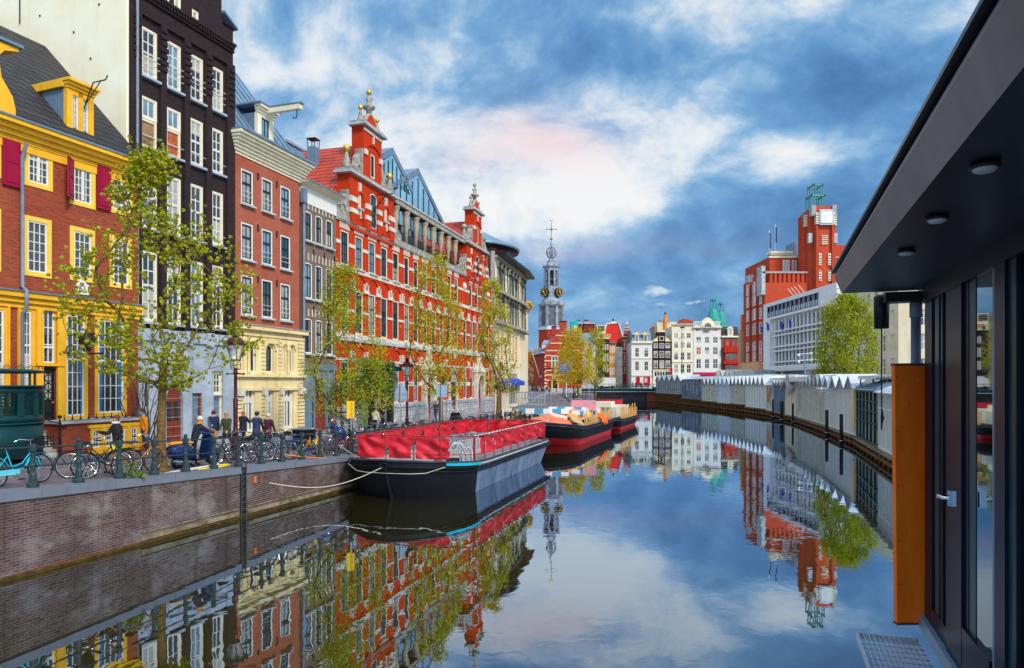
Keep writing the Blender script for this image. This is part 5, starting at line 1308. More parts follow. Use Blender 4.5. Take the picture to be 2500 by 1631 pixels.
# ------------------------------------------------------------------ red brick tower building
def redtower():
    Y=130.0; m=M_['tbrick']; k=Y/FP
    T=thing('red_tower_building','massive red brick building with a square clock tower and steel mast','building',(0,Y,0))
    X=lambda x,dy=0:(x-CX)/FP*(Y+dy); Z=lambda y,dy=0: HC+(HY-y)/FP*(Y+dy)
    g=MB()
    def blk(x0,x1,yt,dy,D=14,mat=m): g.box(X(x0,dy),X(x1,dy),dy,dy+D,1.3,Z(yt,dy),mat)
    blk(1876,1978,668,0); 
    n=9
    for i in range(n):
        a=1878+i*11; g.box(X(a),X(a+6),-.35,.0,1.3,Z(668),m)
    blk(1879,1978,627,4,14); 
    g.build('main_block',T)
    q=MB(); q.box(X(1879,4)-.2,X(1978,4),3.7,4.0,Z(630,4),Z(627,4)+.1,M_['palecream']); q.box(X(1880,4),X(1934,4),3.6,6,Z(620,4),Z(614,4),M_['palecream'])
    for i in range(3): q.box(X(1879,4),X(1934,4),3.5,3.9,Z(624-i*4,4),Z(622.5-i*4,4),M_['palecream'])
    q.box(X(1862)-.2,X(1978),-.5,.1,Z(668),Z(668)+.35,M_['deck']); q.box(X(1857),X(1866),-.5,2,Z(720),Z(650),M_['gstone'])
    q.box(X(1936,8),X(1970,8),8,12,Z(627,8),Z(592,8),M_['lead']); q.build('cornice_bands',T)
    for a,b in((1911,1927),(1933,1944)): window(T,X(a,4),Z(665,4),X(b,4)-X(a,4),2.4,y=3.9,fr=.12,cols=2 if a==1933 else 3,rows=1,mf=M_['white'],mp=M_['pane3'],fr2=.05)
    # canal side wing with bay strips, seen at a slant
    A=Vector((48.2,139.5));C=Vector((48.0,129.6)); F=Fac(A,C)
    sub=thing('canal_wing',None,None,(A.x,A.y-Y,0),F.rz); sub.parent=T
    g=MB(); zt=Z(700,5); wall(g,m,0,F.W,1.3,zt,(),D=8,rev=.1); g.box(-.0,2.4,-.45,.0,7,Z(690,8),m); g.box(4.2,6.4,-.45,.0,7,Z(675,4),m); g.box(.3,2.1,-.5,.5,Z(690,8),Z(672,8),M_['gstone'])
    g.box(-.2,F.W+.5,-1.4,0,Z(912,5),Z(885,5),M_['cream'].copy() if 0 else plain('salmon_render',(.72,.36,.16),.7,.12,2)); g.build('wing_wall',sub)
    for uu,v in((.7,-.5),(2.9,-.05),(4.8,-.5),(7.0,-.05)):
        for z in(Z(715,5),Z(745,5),Z(780,5),Z(815,5),Z(860,5),Z(880,5)): window(sub,uu,z-.2,1.3,2.2,y=v-.05,fr=.16,cols=1,rows=3,mf=M_['white'],mp=M_['pane2'],fr2=0,bars=.1)
    # tower
    dy=-1.5; g=MB(); tw=thing('tower',None,None,(0,0,0)); tw.parent=T
    x0,x1=X(1984,dy),X(2038,dy); zt=Z(503,dy); D=x1-x0+2
    def tb(a,b,d0,d1,z0,z1,mm=m): g.box(X(a,dy),X(b,dy),d0,d1,z0,z1,mm)
    tb(1990,2036,dy,dy+D-1,1.3,zt); tb(1979,1990,dy+.9,dy+D-1.5,1.3,Z(512,dy)); tb(1971,1979,dy+2,dy+D-2,1.3,Z(519,dy)); tb(2036,2046,dy+.9,dy+D-2,1.3,Z(520,dy))
    tb(1967,1971,dy+3.2,dy+D-3,1.3,Z(522,dy)); tb(2046,2049,dy+2.6,dy+D-3,1.3,Z(560,dy))
    for a,b in((1990.5,1995),(2029,2034)): tb(a,b,dy-.45,dy,1.3,Z(549,dy))
    tb(1980,1991,dy-.3,dy+.9,Z(527,dy),Z(502,dy),M_['deck']); tb(2031,2041,dy-.3,dy+.9,Z(527,dy),Z(501,dy),M_['deck'])
    tb(1976,1986,dy+.3,dy+.9,Z(592,dy),Z(568,dy),M_['gstone']); tb(2036.5,2047,dy+.3,dy+.9,Z(592,dy),Z(568,dy),M_['gstone'])
    tb(2046,2090,dy+4,dy+14,1.3,Z(588,dy)); tb(2046,2090,dy+3.8,dy+4,Z(620,dy),Z(618,dy),M_['palecream'])
    g.build('tower_shaft',tw)
    g=MB()
    for i in range(7):
        z=Z(548-i*4.2,dy)
        for a,b,v in((1989,1998,dy-.6),(2027,2035,dy-.6),(1972,1979.5,dy+1.4),(2040.5,2046.5,dy+.5)): g.box(X(a,dy),X(b,dy),v,v+.7,z,z+.18,M_['palecream'])
    for i in range(5): g.box(X(2005,dy),X(2020,dy),dy-.25,dy,Z(597-i*5,dy),Z(595-i*5,dy),M_['palecream'])
    for a in(1998,2021):
        for yt,yb in((648,619),(686,661)):
            g.box(X(a,dy),X(a+6,dy),dy-.3,dy,Z(yb+28,dy) if 0 else Z(yt,dy),Z(yb,dy),M_['palecream'])
            for j in range(4): g.box(X(a+1,dy),X(a+5,dy),dy-.34,dy-.29,Z(yt-2-j*6.5,dy),Z(yt-5-j*6.5,dy),M_['pane1'])
    g.pieces('stone_louvre',tw)
    g=MB(); a,b=X(2000,dy),X(2026.5,dy); z0,z1=Z(547,dy),Z(518,dy); g.box(a-.25,b+.25,dy-.75,dy-.1,z0-.3,z1+.35,M_['steel']); g.box(a,b,dy-.85,dy-.76,z0,z1,M_['white']); g.box(a-.1,b+.1,dy-.83,dy-.755,z0-.05,z0+.1,M_['iron']); g.box(a-.1,b+.1,dy-.83,dy-.755,z1-.1,z1+.05,M_['iron']); g.build('clock_screen',tw)
    g=MB(); GC=plain('verdigris_steel',(.08,.26,.24),.5,.3,2)
    def leg(x,y0,y1,d): g.tube([(X(x,dy),d,Z(y0,dy)),(X(x,dy),d,Z(y1,dy))],.13,GC,5)
    for d in(dy+1.5,dy+3.8):
        for x in(1989.5,1997,2017,2022): leg(x,503,472,d)
        for x in(1993.5,1999.5,2012,2017.5): leg(x,470,441,d)
    for yy,a,b in((472,1988,2023),(446,1993,2018),(503,1989,2022)):
        g.box(X(a,dy),X(b,dy),dy+1.3,dy+1.5,Z(yy,dy)-.15,Z(yy,dy)+.15,GC); g.box(X(a,dy),X(b,dy),dy+3.7,dy+3.9,Z(yy,dy)-.15,Z(yy,dy)+.15,GC); g.box(X(a,dy),X(a,dy)+.2,dy+1.3,dy+3.9,Z(yy,dy)-.15,Z(yy,dy)+.15,GC); g.box(X(b,dy)-.2,X(b,dy),dy+1.3,dy+3.9,Z(yy,dy)-.15,Z(yy,dy)+.15,GC)
    for i in range(9): g.tube([(X(2000,dy),dy+1.5,Z(500-i*3.2,dy)),(X(2005,dy),dy+1.5,Z(500-i*3.2,dy))],.05,GC,4)
    g.tube([(X(2005,dy),dy+1.5,Z(503,dy)),(X(2005,dy),dy+1.5,Z(446,dy))],.06,GC,4)
    g.build('steel_mast',tw)
    for i,(x,yt) in enumerate(((1878,562),(1893,548))):
        t=thing('flagpole',['left of two bare flagpoles with dark flag on the red building roof','right and taller flagpole with furled flag on the red roof'][i],'flagpole',(X(x,6),Y+6,Z(627,6)),0,'flagpoles on the red roof')
        h=Z(yt,6)-Z(627,6); MB().tube([(0,0,0),(0,0,h)],.07,M_['white'],6).build('pole',t); MB().box(-.0,.28,-.1,.1,h-3.6,h-.6,plain('navy_flag_cloth%d'%i,(.03,.05,.18),.7,.1,3)).build('flag_cloth',t)
    # things left of it
    T2=thing('tan_rendered_block','tan rendered block topped by an orange box, left of the red tower building','building',(0,150,0)); g=MB(); k2=150/FP
    X2=lambda x:(x-CX)*k2; Z2=lambda y:HC+(HY-y)*k2
    g.box(X2(1807),X2(1836),0,.8,1.5,Z2(806),plain('tan_render',(.62,.44,.22),.8,.1,1)); g.box(X2(1822),X2(1830),-.4,.4,Z2(806),Z2(735),M_['brownred']); g.build('block_wall',T2)
    MB().box(X2(1810.5),X2(1821.5),-.4,.8,Z2(806)+.01,Z2(768.5),M_['orange']).build('orange_box',T2)
redtower()
# ------------------------------------------------------------------ dark houseboat kiosk on the right
def kiosk():
    k=.378; d=Vector((k,1)).normalized()   # away from the camera, along the canal
    C=Vector((3.37,5.55)); 
    # local frame: x towards the camera along the wall, y into the kiosk
    A=C; F=Fac(A,A-d*6); T=F.thing('dark_kiosk','dark steel and glass waterside kiosk with a wide grey roof overhang','kiosk')
    zf=2.38; zs_=5.06; D=M_['kdark']=plain('dark_blue_steel',(.006,.009,.020),.35,.3,4,ior=1.35)
    fas=plain('grey_fascia_metal',(.17,.16,.165),.45,.25,1.2,metal=.3,c2=(.24,.22,.22)); sof=plain('glossy_dark_soffit',(.012,.016,.024),.38,.5,1.8,spec=.25)
    # roof: local coordinates of the eave corner
    R_=Matrix.Rotation(-F.rz,4,'Z')
    ec=R_@Vector((2.9-A.x,6.0-A.y,0)); ex,ey=ec.x,ec.y
    g=MB(); 
    g.box(ex,7,ey,5,zs_,zs_+.03,sof); g.build('soffit',T)
    g=MB()
    g.prism([(ey,zs_-.002),(ey-.06,zs_+.14),(ey-.06,zs_+.16),(ey,zs_+.18),(ey+.004,zs_+.032)],'x',ex-.0,7,fas); g.box(ex,7,ey+.006,5,zs_+.031,zs_+.175,fas)
    g.box(ex-.05,7,ey-.085,5,zs_+.182,zs_+.2,M_['black']); pass
    g.build('roof_fascia',T)
    # wall: frames and panes
    lean=-.07
    wz0,wz1=zf+.0,zs_
    def U(x): return F.u(x)
    fr=MB(); 
    def post(xa,xb,y0=-.012,y1=.12,mm=D): fr.prism([(U(xa),wz0),(U(xb),wz0),(U(xb)-.0,wz1),(U(xa)+lean*0,wz1)],'y',y0,y1,mm)
    post(2262,2279); post(2302,2306); post(2318,2356,-.022); post(2434,2440,-.008); post(2440,2466,-.024); post(2482,2488)
    fr.box(U(2262),7,-.03,.15,zs_-.14,zs_-.001,D); fr.box(U(2262),U(2318),-.013,.12,wz0,wz0+.14,D); fr.box(U(2356),U(2424),-.02,.12,wz0+.0,wz0+.30,D)
    fr.box(U(2358),U(2366),-.004,.1,wz0+.3,zs_-.14,D); fr.box(U(2366),U(2382),.0,.1,wz0+.3,zs_-.14,M_['green']); fr.box(U(2466),U(2481),-.006,.1,wz0,zs_-.1,M_['green'])
    fr.build('wall_frames',T)
    kg=M_['kglass']=plain('mirroring_kiosk_glass',(.20,.25,.27),.02,.15,.6,metal=1.0)
    def pane(xa,xb,nm='window_pane'): MB().box(U(xa),U(xb),.006,.02,wz0+.1,zs_-.13,kg).build(nm,T)
    pane(2279,2302); pane(2306,2318); dr=MB().box(U(2382),U(2426),.004,.02,wz0+.29,zs_-.13,kg).build('glass_door',T); pane(2481,2482); MB().box(U(2488),7,.006,.02,wz0+.1,zs_-.13,kg).build('window_pane',T)
    fr=MB(); 
    for xa,xb in((2285,2294),(2313,2317)): fr.box(U(xa),U(xb),-.006,.005,wz0+.14,zs_-.14,M_['steel'] if xa>2300 else M_['green'])
    fr.box(U(2426),U(2434),-.006,.03,wz0,zs_,M_['lead']); fr.build('frame_edges_and_highlights',T)  # pale steel and lead strips stand in for highlights on the dark frames
    h=MB(); u,z=F.hit(2358,1218); h.box(u-.012,u+.03,-.10,-.06,z-.05,z+.05,M_['chrome']); h.tube([(u,-.08,z),(u,-.13,z),(u-.06,-.14,z),(u-.13,-.13,z-.005)],[.012,.013,.016,.01],M_['chrome'],8); h.build('door_handle',dr)
    # inner core keeps the room dark, floor slab and base under it
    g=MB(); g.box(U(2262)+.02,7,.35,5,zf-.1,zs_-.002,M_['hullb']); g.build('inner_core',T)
    g=MB(); g.box(U(2262)-.02,7,-.05,.3,zf-.10,zf-.002,M_['lead']); g.box(U(2262)+.1,7,.1,5,-.6,zf-.16,M_['hullb']); g.build('base_sill',T)
    # orange plywood board on the end, drainpipe, lamps
    p0=at(2196,1520,5.62); p1=at(2270,1520,5.62); zt=at(2193,893,5.62).z; zb=p0.z
    g=MB(); om=plain('orange_stained_plywood',(.96,.13,.003),.5,.25,3.5,c2=(.95,.20,.01),zs_=.3)
    v=R_@Vector((p0.x-A.x,p0.y-A.y,0)); w=(p1-p0).length
    g.box(0,w,0,.05,zb,zt,om); g.box(-.004,w+.004,-.006,.056,zb-.02,zb,M_['wdoor']); g.box(-.004,w+.004,-.006,.056,zt,zt+.02,M_['wdoor'])
    for a,b in((.02,.1),(.02,.6),(.02,1.1),(.02,1.6),(.03,2.0),(w-.05,.1),(.12,.35)): g.ball((a,-.002,zt-b*.9),.006,M_['iron'],6)
    bo=g.build('plywood_board',T); bo.location=(v.x,v.y,0); bo.rotation_euler=(0,math.radians(-.5),-F.rz)
    g=MB(); pp=at(2236,800,5.9); vv=R_@Vector((pp.x-A.x,pp.y-A.y,0)); pm=plain('blue_grey_pipe',(.16,.18,.24),.4,.2,4)
    g.lathe([(.040,zb-.06),(.040,zs_-.2)],pm,14,(vv.x,vv.y,0)); g.lathe([(.05,zs_-.22),(.05,zs_-.1),(.04,zs_-.09)],pm,14,(vv.x,vv.y,0)); g.box(vv.x-.05,vv.x+.12,vv.y-.25,vv.y+.25,zs_-.09,zs_-.005,M_['black']); g.build('drainpipe',T)
    for x,y in((2152,728),(2213,617),(2288,534),(2405,405)):
        Yq=(zs_-HC)*FP/(HY-y+8); pp=at(x,y,Yq); vv=R_@Vector((pp.x-A.x,pp.y-A.y,0))
        if x==2152: 
            g=MB(); g.lathe([(.06,-.30),(.065,-.02),(.04,0)],M_['black'],12,(vv.x,vv.y,zs_)); g.build('junction_box',T); g=MB(); rr=random.Random(3)
            pts=[(vv.x+.01+rr.uniform(-.004,.004),vv.y,zs_-.3-i*.07) for i in range(11)]; g.tube(pts,.006,M_['black'],5)
            for j in range(7): 
                a=pts[-1]; g.tube([a,(a[0]+rr.uniform(-.03,.03),a[1]+rr.uniform(-.02,.02),a[2]-.1),(a[0]+rr.uniform(-.02,.02),a[1],a[2]-rr.uniform(.15,.22))],.003,M_['iron'],4)
            g.build('hanging_cable',T)
        else:
            g=MB(); g.lathe([(.045,-.022),(.05,-.018),(.05,-.008),(.03,0)],M_['black'],14,(vv.x,vv.y,zs_)); g.lathe([(.03,-.034),(.04,-.026),(.04,-.021)],M_['gstone'],14,(vv.x,vv.y,zs_)); g.build('ceiling_lamp',T)
    # steel grating landing
    G=thing('grating_landing','galvanised open steel grating step beside the dark kiosk','grating',F.loc,F.rz)
    q0=at(2095,1545,5.30); v=R_@Vector((q0.x-A.x,q0.y-A.y,0)); z=q0.z; g=MB(); x0=v.x; y0=v.y; n=26; L_=4.0; Wd=-y0-.14
    gm=M_['steel']
    for i in range(int(Wd/.035)+1): g.box(x0,x0+L_,y0+i*.035-.0025,y0+i*.035+.0025,z-.03,z,gm)
    for i in range(int(L_/.1)+1): g.box(x0+i*.1-.002,x0+i*.1+.002,y0,y0+Wd,z-.012,z-.003,gm)
    g.box(x0-.01,x0+L_,y0-.012,y0-.004,z-.05,z+.004,gm); g.box(x0-.012,x0-.004,y0,y0+Wd,z-.05,z+.004,gm); g.build('grating',G)
kiosk()
# ------------------------------------------------------------------ far houses beyond the bridge
YF=190.0; KF=YF/FP
fx=lambda x,Y=YF:(x-CX)*Y/FP
fz=lambda y,Y=YF: HC+(HY-y)*Y/FP
def house(name,label,x0,x1,yt,wallm,wins,Y=YF,D=10,mf='white',mp=('pane1','pane3'),cols=2,rows=2,yb=945,cat='house'):
    T=thing(name,label,cat,(fx(x0,Y),Y,0)); o=fx(x0,Y); H=[]
    for (a,b,t,bt) in wins: H.append((fx(a,Y)-o,fx(b,Y)-o,fz(bt,Y),fz(t,Y)))
    g=MB(); wall(g,M_[wallm],0,fx(x1,Y)-o,fz(yb,Y)-.6,fz(yt,Y),H,D=D,rev=.25); g.build('wall',T)
    for h in H: window(T,h[0],h[2],h[1]-h[0],h[3]-h[2],y=.02,fr=.14,cols=cols,rows=rows,mf=M_[mf],mp=pick(*mp),fr2=0,bars=.09)
    return T,o
def grid(xs,ys): return [(a,b,t,u) for a,b in xs for t,u in ys]
# H1
T,o=house('canal_house','white house with red shopfront and slate mansard, left end of far row',1541.5,1592,836,'white',grid([(1550,1560.5),(1572.5,1583)],[(849,872),(882,905)]),mp=('pane1',))
X=lambda x:fx(x)-o
g=MB(); g.prism([(-.2,fz(834)),(1.2,fz(811)),(5,fz(800)),(9,fz(806)),(10,fz(834))],'x',.2,X(1590),M_['lead']); g.build('roof',T)
for a,b in((1549,1559),(1570.5,1580.5)):
    g=MB(); g.box(X(a),X(b),-.1,3,fz(835),fz(817),M_['cream']); g.prism([(X(a)-.5,fz(817)),(X(b)+.5,fz(817)),((X(a)+X(b))/2,fz(811))],'y',-.3,3,M_['cream']); q=g.build('dormer',T)
    window(q,X(a)+.15,fz(834),X(b)-X(a)-.3,fz(818)-fz(834),y=-.2,fr=.1,cols=2,rows=2,mf=M_['white'],mp=M_['pane1'],fr2=0,name='dormer_window')
g=MB(); g.box(-.1,X(1592)+.1,-.5,.1,fz(838),fz(833),M_['palecream']); g.box(0,X(1592),-.15,.1,fz(876),fz(874.5),M_['offw']); g.box(0,X(1592),-.2,.1,fz(918),fz(916),M_['offw']); g.build('cornice',T)
g=MB(); g.box(X(1553),X(1567.5),-.12,.05,fz(941),fz(920),M_['hullred']); g.box(X(1571.5),X(1587),-.12,.05,fz(941),fz(920),M_['hullred']); g.box(X(1562),X(1567),-.2,-.1,fz(935),fz(921),M_['white']); g.box(X(1573),X(1580),-.2,-.1,fz(934),fz(923),plain('pink_poster',(.8,.35,.4),.6,.1,2)); g.build('shopfront',T)
# H2
T,o=house('canal_house','dark brick house with cream neck gable, third storey boards open',1592.5,1640,833,'bbrick',grid([(1596,1606),(1610.5,1621.5),(1625,1636)],[(838,850),(857,873),(880,899)]),mp=('pane3','pane1'))
g=MB(); g.box(X(1605.5),X(1624),-.0,3,fz(833)+.01,fz(811),M_['bbrick']); g.prism([(X(1605),fz(811)),(X(1624.5),fz(811)),(X(1623),fz(807)),((X(1605)+X(1624))/2,fz(805)),(X(1606.5),fz(807))],'y',-.3,1,M_['cream'])
for a,b,s in((1592.5,1605.5,1),(1637,1624,-1)):
    pts=[(X(a),fz(834)),(X(b),fz(834)),(X(b),fz(820)),(X(b)-s*.35,fz(826)),(X(b)-s*.9,fz(827)),(X(a)+s*.2,fz(831))]; g.prism(pts if s>0 else pts[::-1],'y',-.25,.3,M_['cream'])
g.build('neck_gable',T); window(T,X(1610),fz(832),X(1621)-X(1610),fz(821)-fz(832),y=-.05,fr=.14,cols=1,rows=1,mf=M_['white'],mp=M_['pane1'],fr2=0)
g=MB(); g.box(0,X(1640),-.35,.1,fz(905),fz(902),M_['cream']); g.box(X(1594),X(1639),-.2,.0,fz(926),fz(905),M_['palecream']); g.box(X(1593),X(1640),-.2,.0,fz(945),fz(926),M_['white'])
for i in range(6): g.box(X(1598+i*6.5),X(1602.5+i*6.5),-.24,-.19,fz(918),fz(908),M_['pane1'])
g.build('shopfront',T)
t=thing('hanging_flag','small red and white flag hanging on the dark gabled house','flag',(fx(1634),YF-.4,fz(900))); MB().box(-.05,.6,-.8,-.75,-1.8,.2,M_['hullred']).build('cloth',t); MB().tube([(0,0,-.3),(0.1,-1.2,.4)],.05,M_['white'],5).build('pole',t)
# H3
T,o=house('canal_house','tall cream house with flat cornice and four window rows',1640.5,1692,797,'palecream',grid([(1645.5,1656),(1661,1671.5),(1676,1687)],[(813,826),(835,850),(860,879),(889,911)]),mp=('pane1','pane3'))
g=MB(); cornice(g,M_['palecream'],0,X(1692),fz(797)+.01,fz(791),.6); g.box(X(1661),X(1671),-.1,.1,fz(801),fz(798),M_['iron']); g.box(0,X(1692),-.2,.05,fz(884.5),fz(883),M_['palecream']); g.box(0,X(1692),-.4,.05,fz(944),fz(916),M_['offw']); g.box(X(1642),X(1685),-.45,-.39,fz(944),fz(919),M_['pane2']); g.build('cornice',T)
# H4
T,o=house('canal_house','white house with balustrade, arched attic window and maroon awning',1693,1760,802,'white',grid([(1699.5,1712),(1720,1732),(1740,1753)],[(822,838),(847,866),(876,900)]),mp=('pane1','pane5','pane1'))
g=MB(); cornice(g,M_['palecream'],0,X(1760),fz(803),fz(799),.7,steps=3); g.box(0,X(1760),-.3,.3,fz(798.5),fz(796),M_['white']); g.box(0,X(1760),-.2,.2,fz(787),fz(785),M_['white'])
for i in range(22):
    if 8<=i<=13: continue
    g.box(X(1694)+i*(X(1759)-X(1694))/22,X(1694)+i*(X(1759)-X(1694))/22+.14,-.1,.1,fz(796),fz(787),M_['white'])
mu=(X(1720)+X(1733))/2
g.prism([(mu-1.9,fz(797)),(mu+1.9,fz(797)),(mu+1.6,fz(785)),(mu+.7,fz(777)),(mu,fz(775)),(mu-.7,fz(777)),(mu-1.6,fz(785))],'y',-.5,.4,M_['palecream'])
g.build('balustrade',T); g=MB(); n=8; g.prism([(mu-.85,fz(808)),(mu+.85,fz(808))]+[(mu+.85*math.cos(math.pi*i/n),fz(798)+.85*math.sin(math.pi*i/n)) for i in range(n+1)],'y',-.62,-.51,M_['pane1']); arcmould(g,M_['palecream'],mu,fz(799),1.4,1.5,.4,.75); g.box(X(1699),X(1711),-.05,.05,fz(807),fz(804),M_['pane1']); g.box(X(1739),X(1752),-.05,.05,fz(807),fz(804),M_['pane1']); g.build('attic_window',T)
MB().prism([(-.1,fz(909)),(-1.2,fz(916)),(-1.2,fz(918)),(-.1,fz(918))],'x',0,X(1759),M_['maroon']).build('awning',T); g=MB(); g.box(0,X(1720),-.1,.0,fz(945),fz(918),M_['lead']); g.box(X(1720),X(1760),-.1,0,fz(945),fz(918),M_['maroon']); g.build('shopfront',T)
# H5
T,o=house('canal_house','dark grey house with red oriel bays and black mansard dormer',1761,1808,823,'dbrick',[],cols=3)
g=MB(); g.prism([(-.3,fz(822)),(1.4,fz(797)),(9,fz(797)),(10,fz(822))],'x',.2,X(1804),M_['dtile']); g.box(-.1,X(1802),-.5,.1,fz(824),fz(820),M_['palecream']); g.build('roof',T)
g=MB(); g.box(X(1776),X(1789),-.4,2,fz(820),fz(803),M_['palecream']); g.prism([(X(1774.5),fz(803)),(X(1790.5),fz(803)),(X(1782.5),fz(797))],'y',-.6,2,M_['palecream']); q=g.build('dormer',T); window(q,X(1779),fz(818),X(1786)-X(1779),fz(805)-fz(818),y=-.48,fr=.1,cols=2,rows=2,mf=M_['white'],mp=M_['pane3'],fr2=0,name='dormer_window')
g=MB(); m=plain('oxblood_joinery',(.42,.02,.008),.4,.2,3)
for a,b,t_,u in((1768,1782,831,847),(1783,1797,831,847)): g.box(X(a),X(b),-.2,.0,fz(u),fz(t_),m); g.box(X(a)+.4,X(b)-.4,-.25,-.19,fz(u)+.4,fz(t_)-.3,M_['pane5'] if a<1780 else M_['pane1'])
g.box(X(1765),X(1800),-1.2,0,fz(861),fz(847),m); 
for t_,u in((861,881),(889,910)): 
    g.box(X(1768),X(1798),-.9,0,fz(u),fz(t_),m); g.box(X(1776),X(1788),-.96,-.89,fz(u)+.2,fz(t_)-.3,M_['pane1'])
    for a in(1769.5,1790.5): g.box(X(a),X(a+4.5),-.94,-.89,fz(u)+.4,fz(t_)-.4,M_['pane1'])
g.box(X(1764),X(1802),-1.3,0,fz(889),fz(881),m); g.box(X(1766),X(1800),-1.1,0,fz(916),fz(910),m); g.build('oriel_bay',T)
# H6
T,o=house('canal_house','small brown brick house with white trimmed windows at the row end',1808,1832,855,'rbrick',grid([(1812,1828)],[(861,872),(879,897),(904,915)]),mp=('pane3',)); g=MB(); cornice(g,M_['offw'],0,X(1832),fz(855),fz(847),.6); g.prism([(0,fz(847)),(6,fz(832)),(10,fz(832)),(10,fz(847))],'x',0,X(1832),M_['dtile']); g.build('cornice',T)
# blocks behind the row
T=thing('rear_block','grey beige block with orange chimney behind the dark gabled house','building',(0,215,0)); g=MB(); Y2=215
g.box(fx(1604,Y2),fx(1660,Y2),0,10,0,fz(786,Y2),M_['bstone']); g.box(fx(1611,Y2),fx(1636,Y2),-.2,3,fz(786,Y2),fz(781,Y2),M_['ornstone']); g.box(fx(1600,Y2),fx(1612,Y2),.3,9,0,fz(796,Y2),M_['ornstone']); g.build('block_wall',T)
g=MB(); g.box(fx(1621.5,Y2),fx(1627.5,Y2),-.6,.6,fz(812,Y2),fz(768,Y2),plain('orange_flue',(.78,.24,.03),.6,.1,2)); g.lathe([(.35,0),(.35,.6)],M_['iron'],8,((fx(1621.5,Y2)+fx(1627.5,Y2))/2,0,fz(768,Y2))); g.build('chimney',T)
T=thing('red_roofed_house','house with bright red tiled roof peeping above the cream house','house',(0,205,0)); g=MB(); Y2=205; g.box(fx(1655,Y2),fx(1692,Y2),0,6,0,fz(791,Y2),M_['palecream']); g.prism([(fx(1658,Y2),fz(791,Y2)),(fx(1692,Y2),fz(791,Y2)),(fx(1692,Y2),fz(783,Y2)),(fx(1670,Y2),fz(777.5,Y2))],'y',-.2,6,M_['rtile']); g.build('roof',T)
# green copper domes
for i,(cx,yt,yb,r) in enumerate(((1741.5,725,775,14.5),(1759.5,734,780,13))):
    Y2=225+i*8; s=Y2/FP; T=thing('copper_dome',['left and taller green copper dome with lantern crown','right and lower green copper dome with lantern crown'][i],'dome',(fx(cx,Y2),Y2,0),0,'green copper domes'); g=MB(); CU=plain('verdigris_copper%d'%i,(.035,.30,.24),.6,.35,1.2,streak=.5)
    zb=fz(yb,Y2); R0=r*s
    g.lathe([(R0*1.1,zb-25),(R0*1.1,zb-.5),(R0,zb),(R0*.92,zb+.9),(R0*.74,zb+1.8),(R0*.45,zb+2.6),(R0*.2,zb+3.4),(R0*.1,zb+4.2),(.15,fz(yt+4,Y2)),(.05,fz(yt,Y2))],CU,8); g.build('dome_shell',T)
    g=MB()
    for k in range(6):
        a=k*math.pi/3+.3; g.tube([(R0*.62*math.cos(a),R0*.62*math.sin(a),zb+2.8),(R0*.5*math.cos(a),R0*.5*math.sin(a),fz(yt+13,Y2)),(R0*.5*math.cos(a),R0*.5*math.sin(a),fz(yt+7,Y2)),(R0*.15*math.cos(a),R0*.15*math.sin(a),fz(yt+5,Y2))],.1,CU,5)
    g.ring((0,0,fz(yt+8,Y2)),R0*.5,.1,CU,'z',12,5); g.ball((0,0,fz(yt+9,Y2)),.5,CU,8); g.build('lantern_crown',T)
# left part of the far row
def simple(x0,x1,yt,m,xs,ys,label,Y=200,roof=None,mf='white',mp=('pane1','pane3')):
    T,o=house('canal_house',label,x0,x1,yt,m,grid(xs,ys),Y=Y,mf=mf,mp=mp,rows=2,yb=950); return T,o
T,o=simple(1519.5,1541,823,'mbrick',[(1523,1527),(1529.5,1533.5),(1535.5,1539.5)],[(834,850),(866,880),(894,908)],'narrow ornate red house with cream bands and pointed gable',Y=198,mf='cream',mp=('pane5','pane1'))
Y2=198; X=lambda x:fx(x,Y2)-o; g=MB(); C=M_['cream']
for y in(822,831,853,862,884,890,911): g.box(0,X(1541),-.2,.05,fz(y,Y2)-.12,fz(y,Y2)+.12,C)
g.prism([(X(1521),fz(822,Y2)),(X(1540),fz(822,Y2)),(X(1535),fz(805,Y2)),(X(1532),fz(792,Y2)),(X(1529),fz(792,Y2)),(X(1526),fz(805,Y2))],'y',-.1,.4,M_['mbrick']); g.prism([(X(1528),fz(792,Y2)),(X(1533),fz(792,Y2)),(X(1531.5),fz(784,Y2)),(X(1529.5),fz(784,Y2))],'y',-.2,.5,C)
for y in(799,806,814): g.box(X(1526.5),X(1535.5),-.25,.05,fz(y,Y2)-.1,fz(y,Y2)+.15,C)
g.build('ornate_gable',T)
T,o=simple(1503.5,1519.5,847,'offw',[(1505.5,1508.2),(1510.3,1513),(1515,1517.8)],[(858,871),(878,892),(901,916)],'slim white house between the orange and red houses',Y=196); g=MB(); X=lambda x:fx(x,196)-o; g.prism([(0,fz(847,196)),(X(1519),fz(847,196)),(X(1512),fz(835,196)),(X(1504),fz(835,196))],'y',.1,8,M_['dtile']); g.build('roof',T)
T,o=simple(1487.5,1503.5,838,'ogb' if 0 else 'cbrick',[(1489,1491.5),(1493.5,1496.2),(1498.2,1501)],[(845,861),(870,887),(897,915)],'slim orange brick house with white windows',Y=195); T.children[0].data.materials[0]=plain('amber_render',(.66,.26,.05),.7,.12,2)
MB().box(-.2,fx(1503.5,195)-o+.2,-.5,.2,fz(838,195),fz(836,195),M_['lead']).build('cornice',T)
T,o=simple(1462,1487.5,828,'bbrick',[(1473,1475.5),(1477.5,1480),(1482.5,1485.5)],[(840,854),(863,882),(890,908)],'black brick house with white windows behind the yellow trees',Y=193)
g=MB(); X=lambda x:fx(x,193)-o; g.box(X(1470),X(1488),-.4,.2,fz(828,193),fz(824,193),M_['offw']); g.box(X(1471),X(1492),0,6,fz(824,193),fz(815,193),plain('orange_brown_attic',(.55,.25,.07),.7,.2,3)); g.build('attic',T)
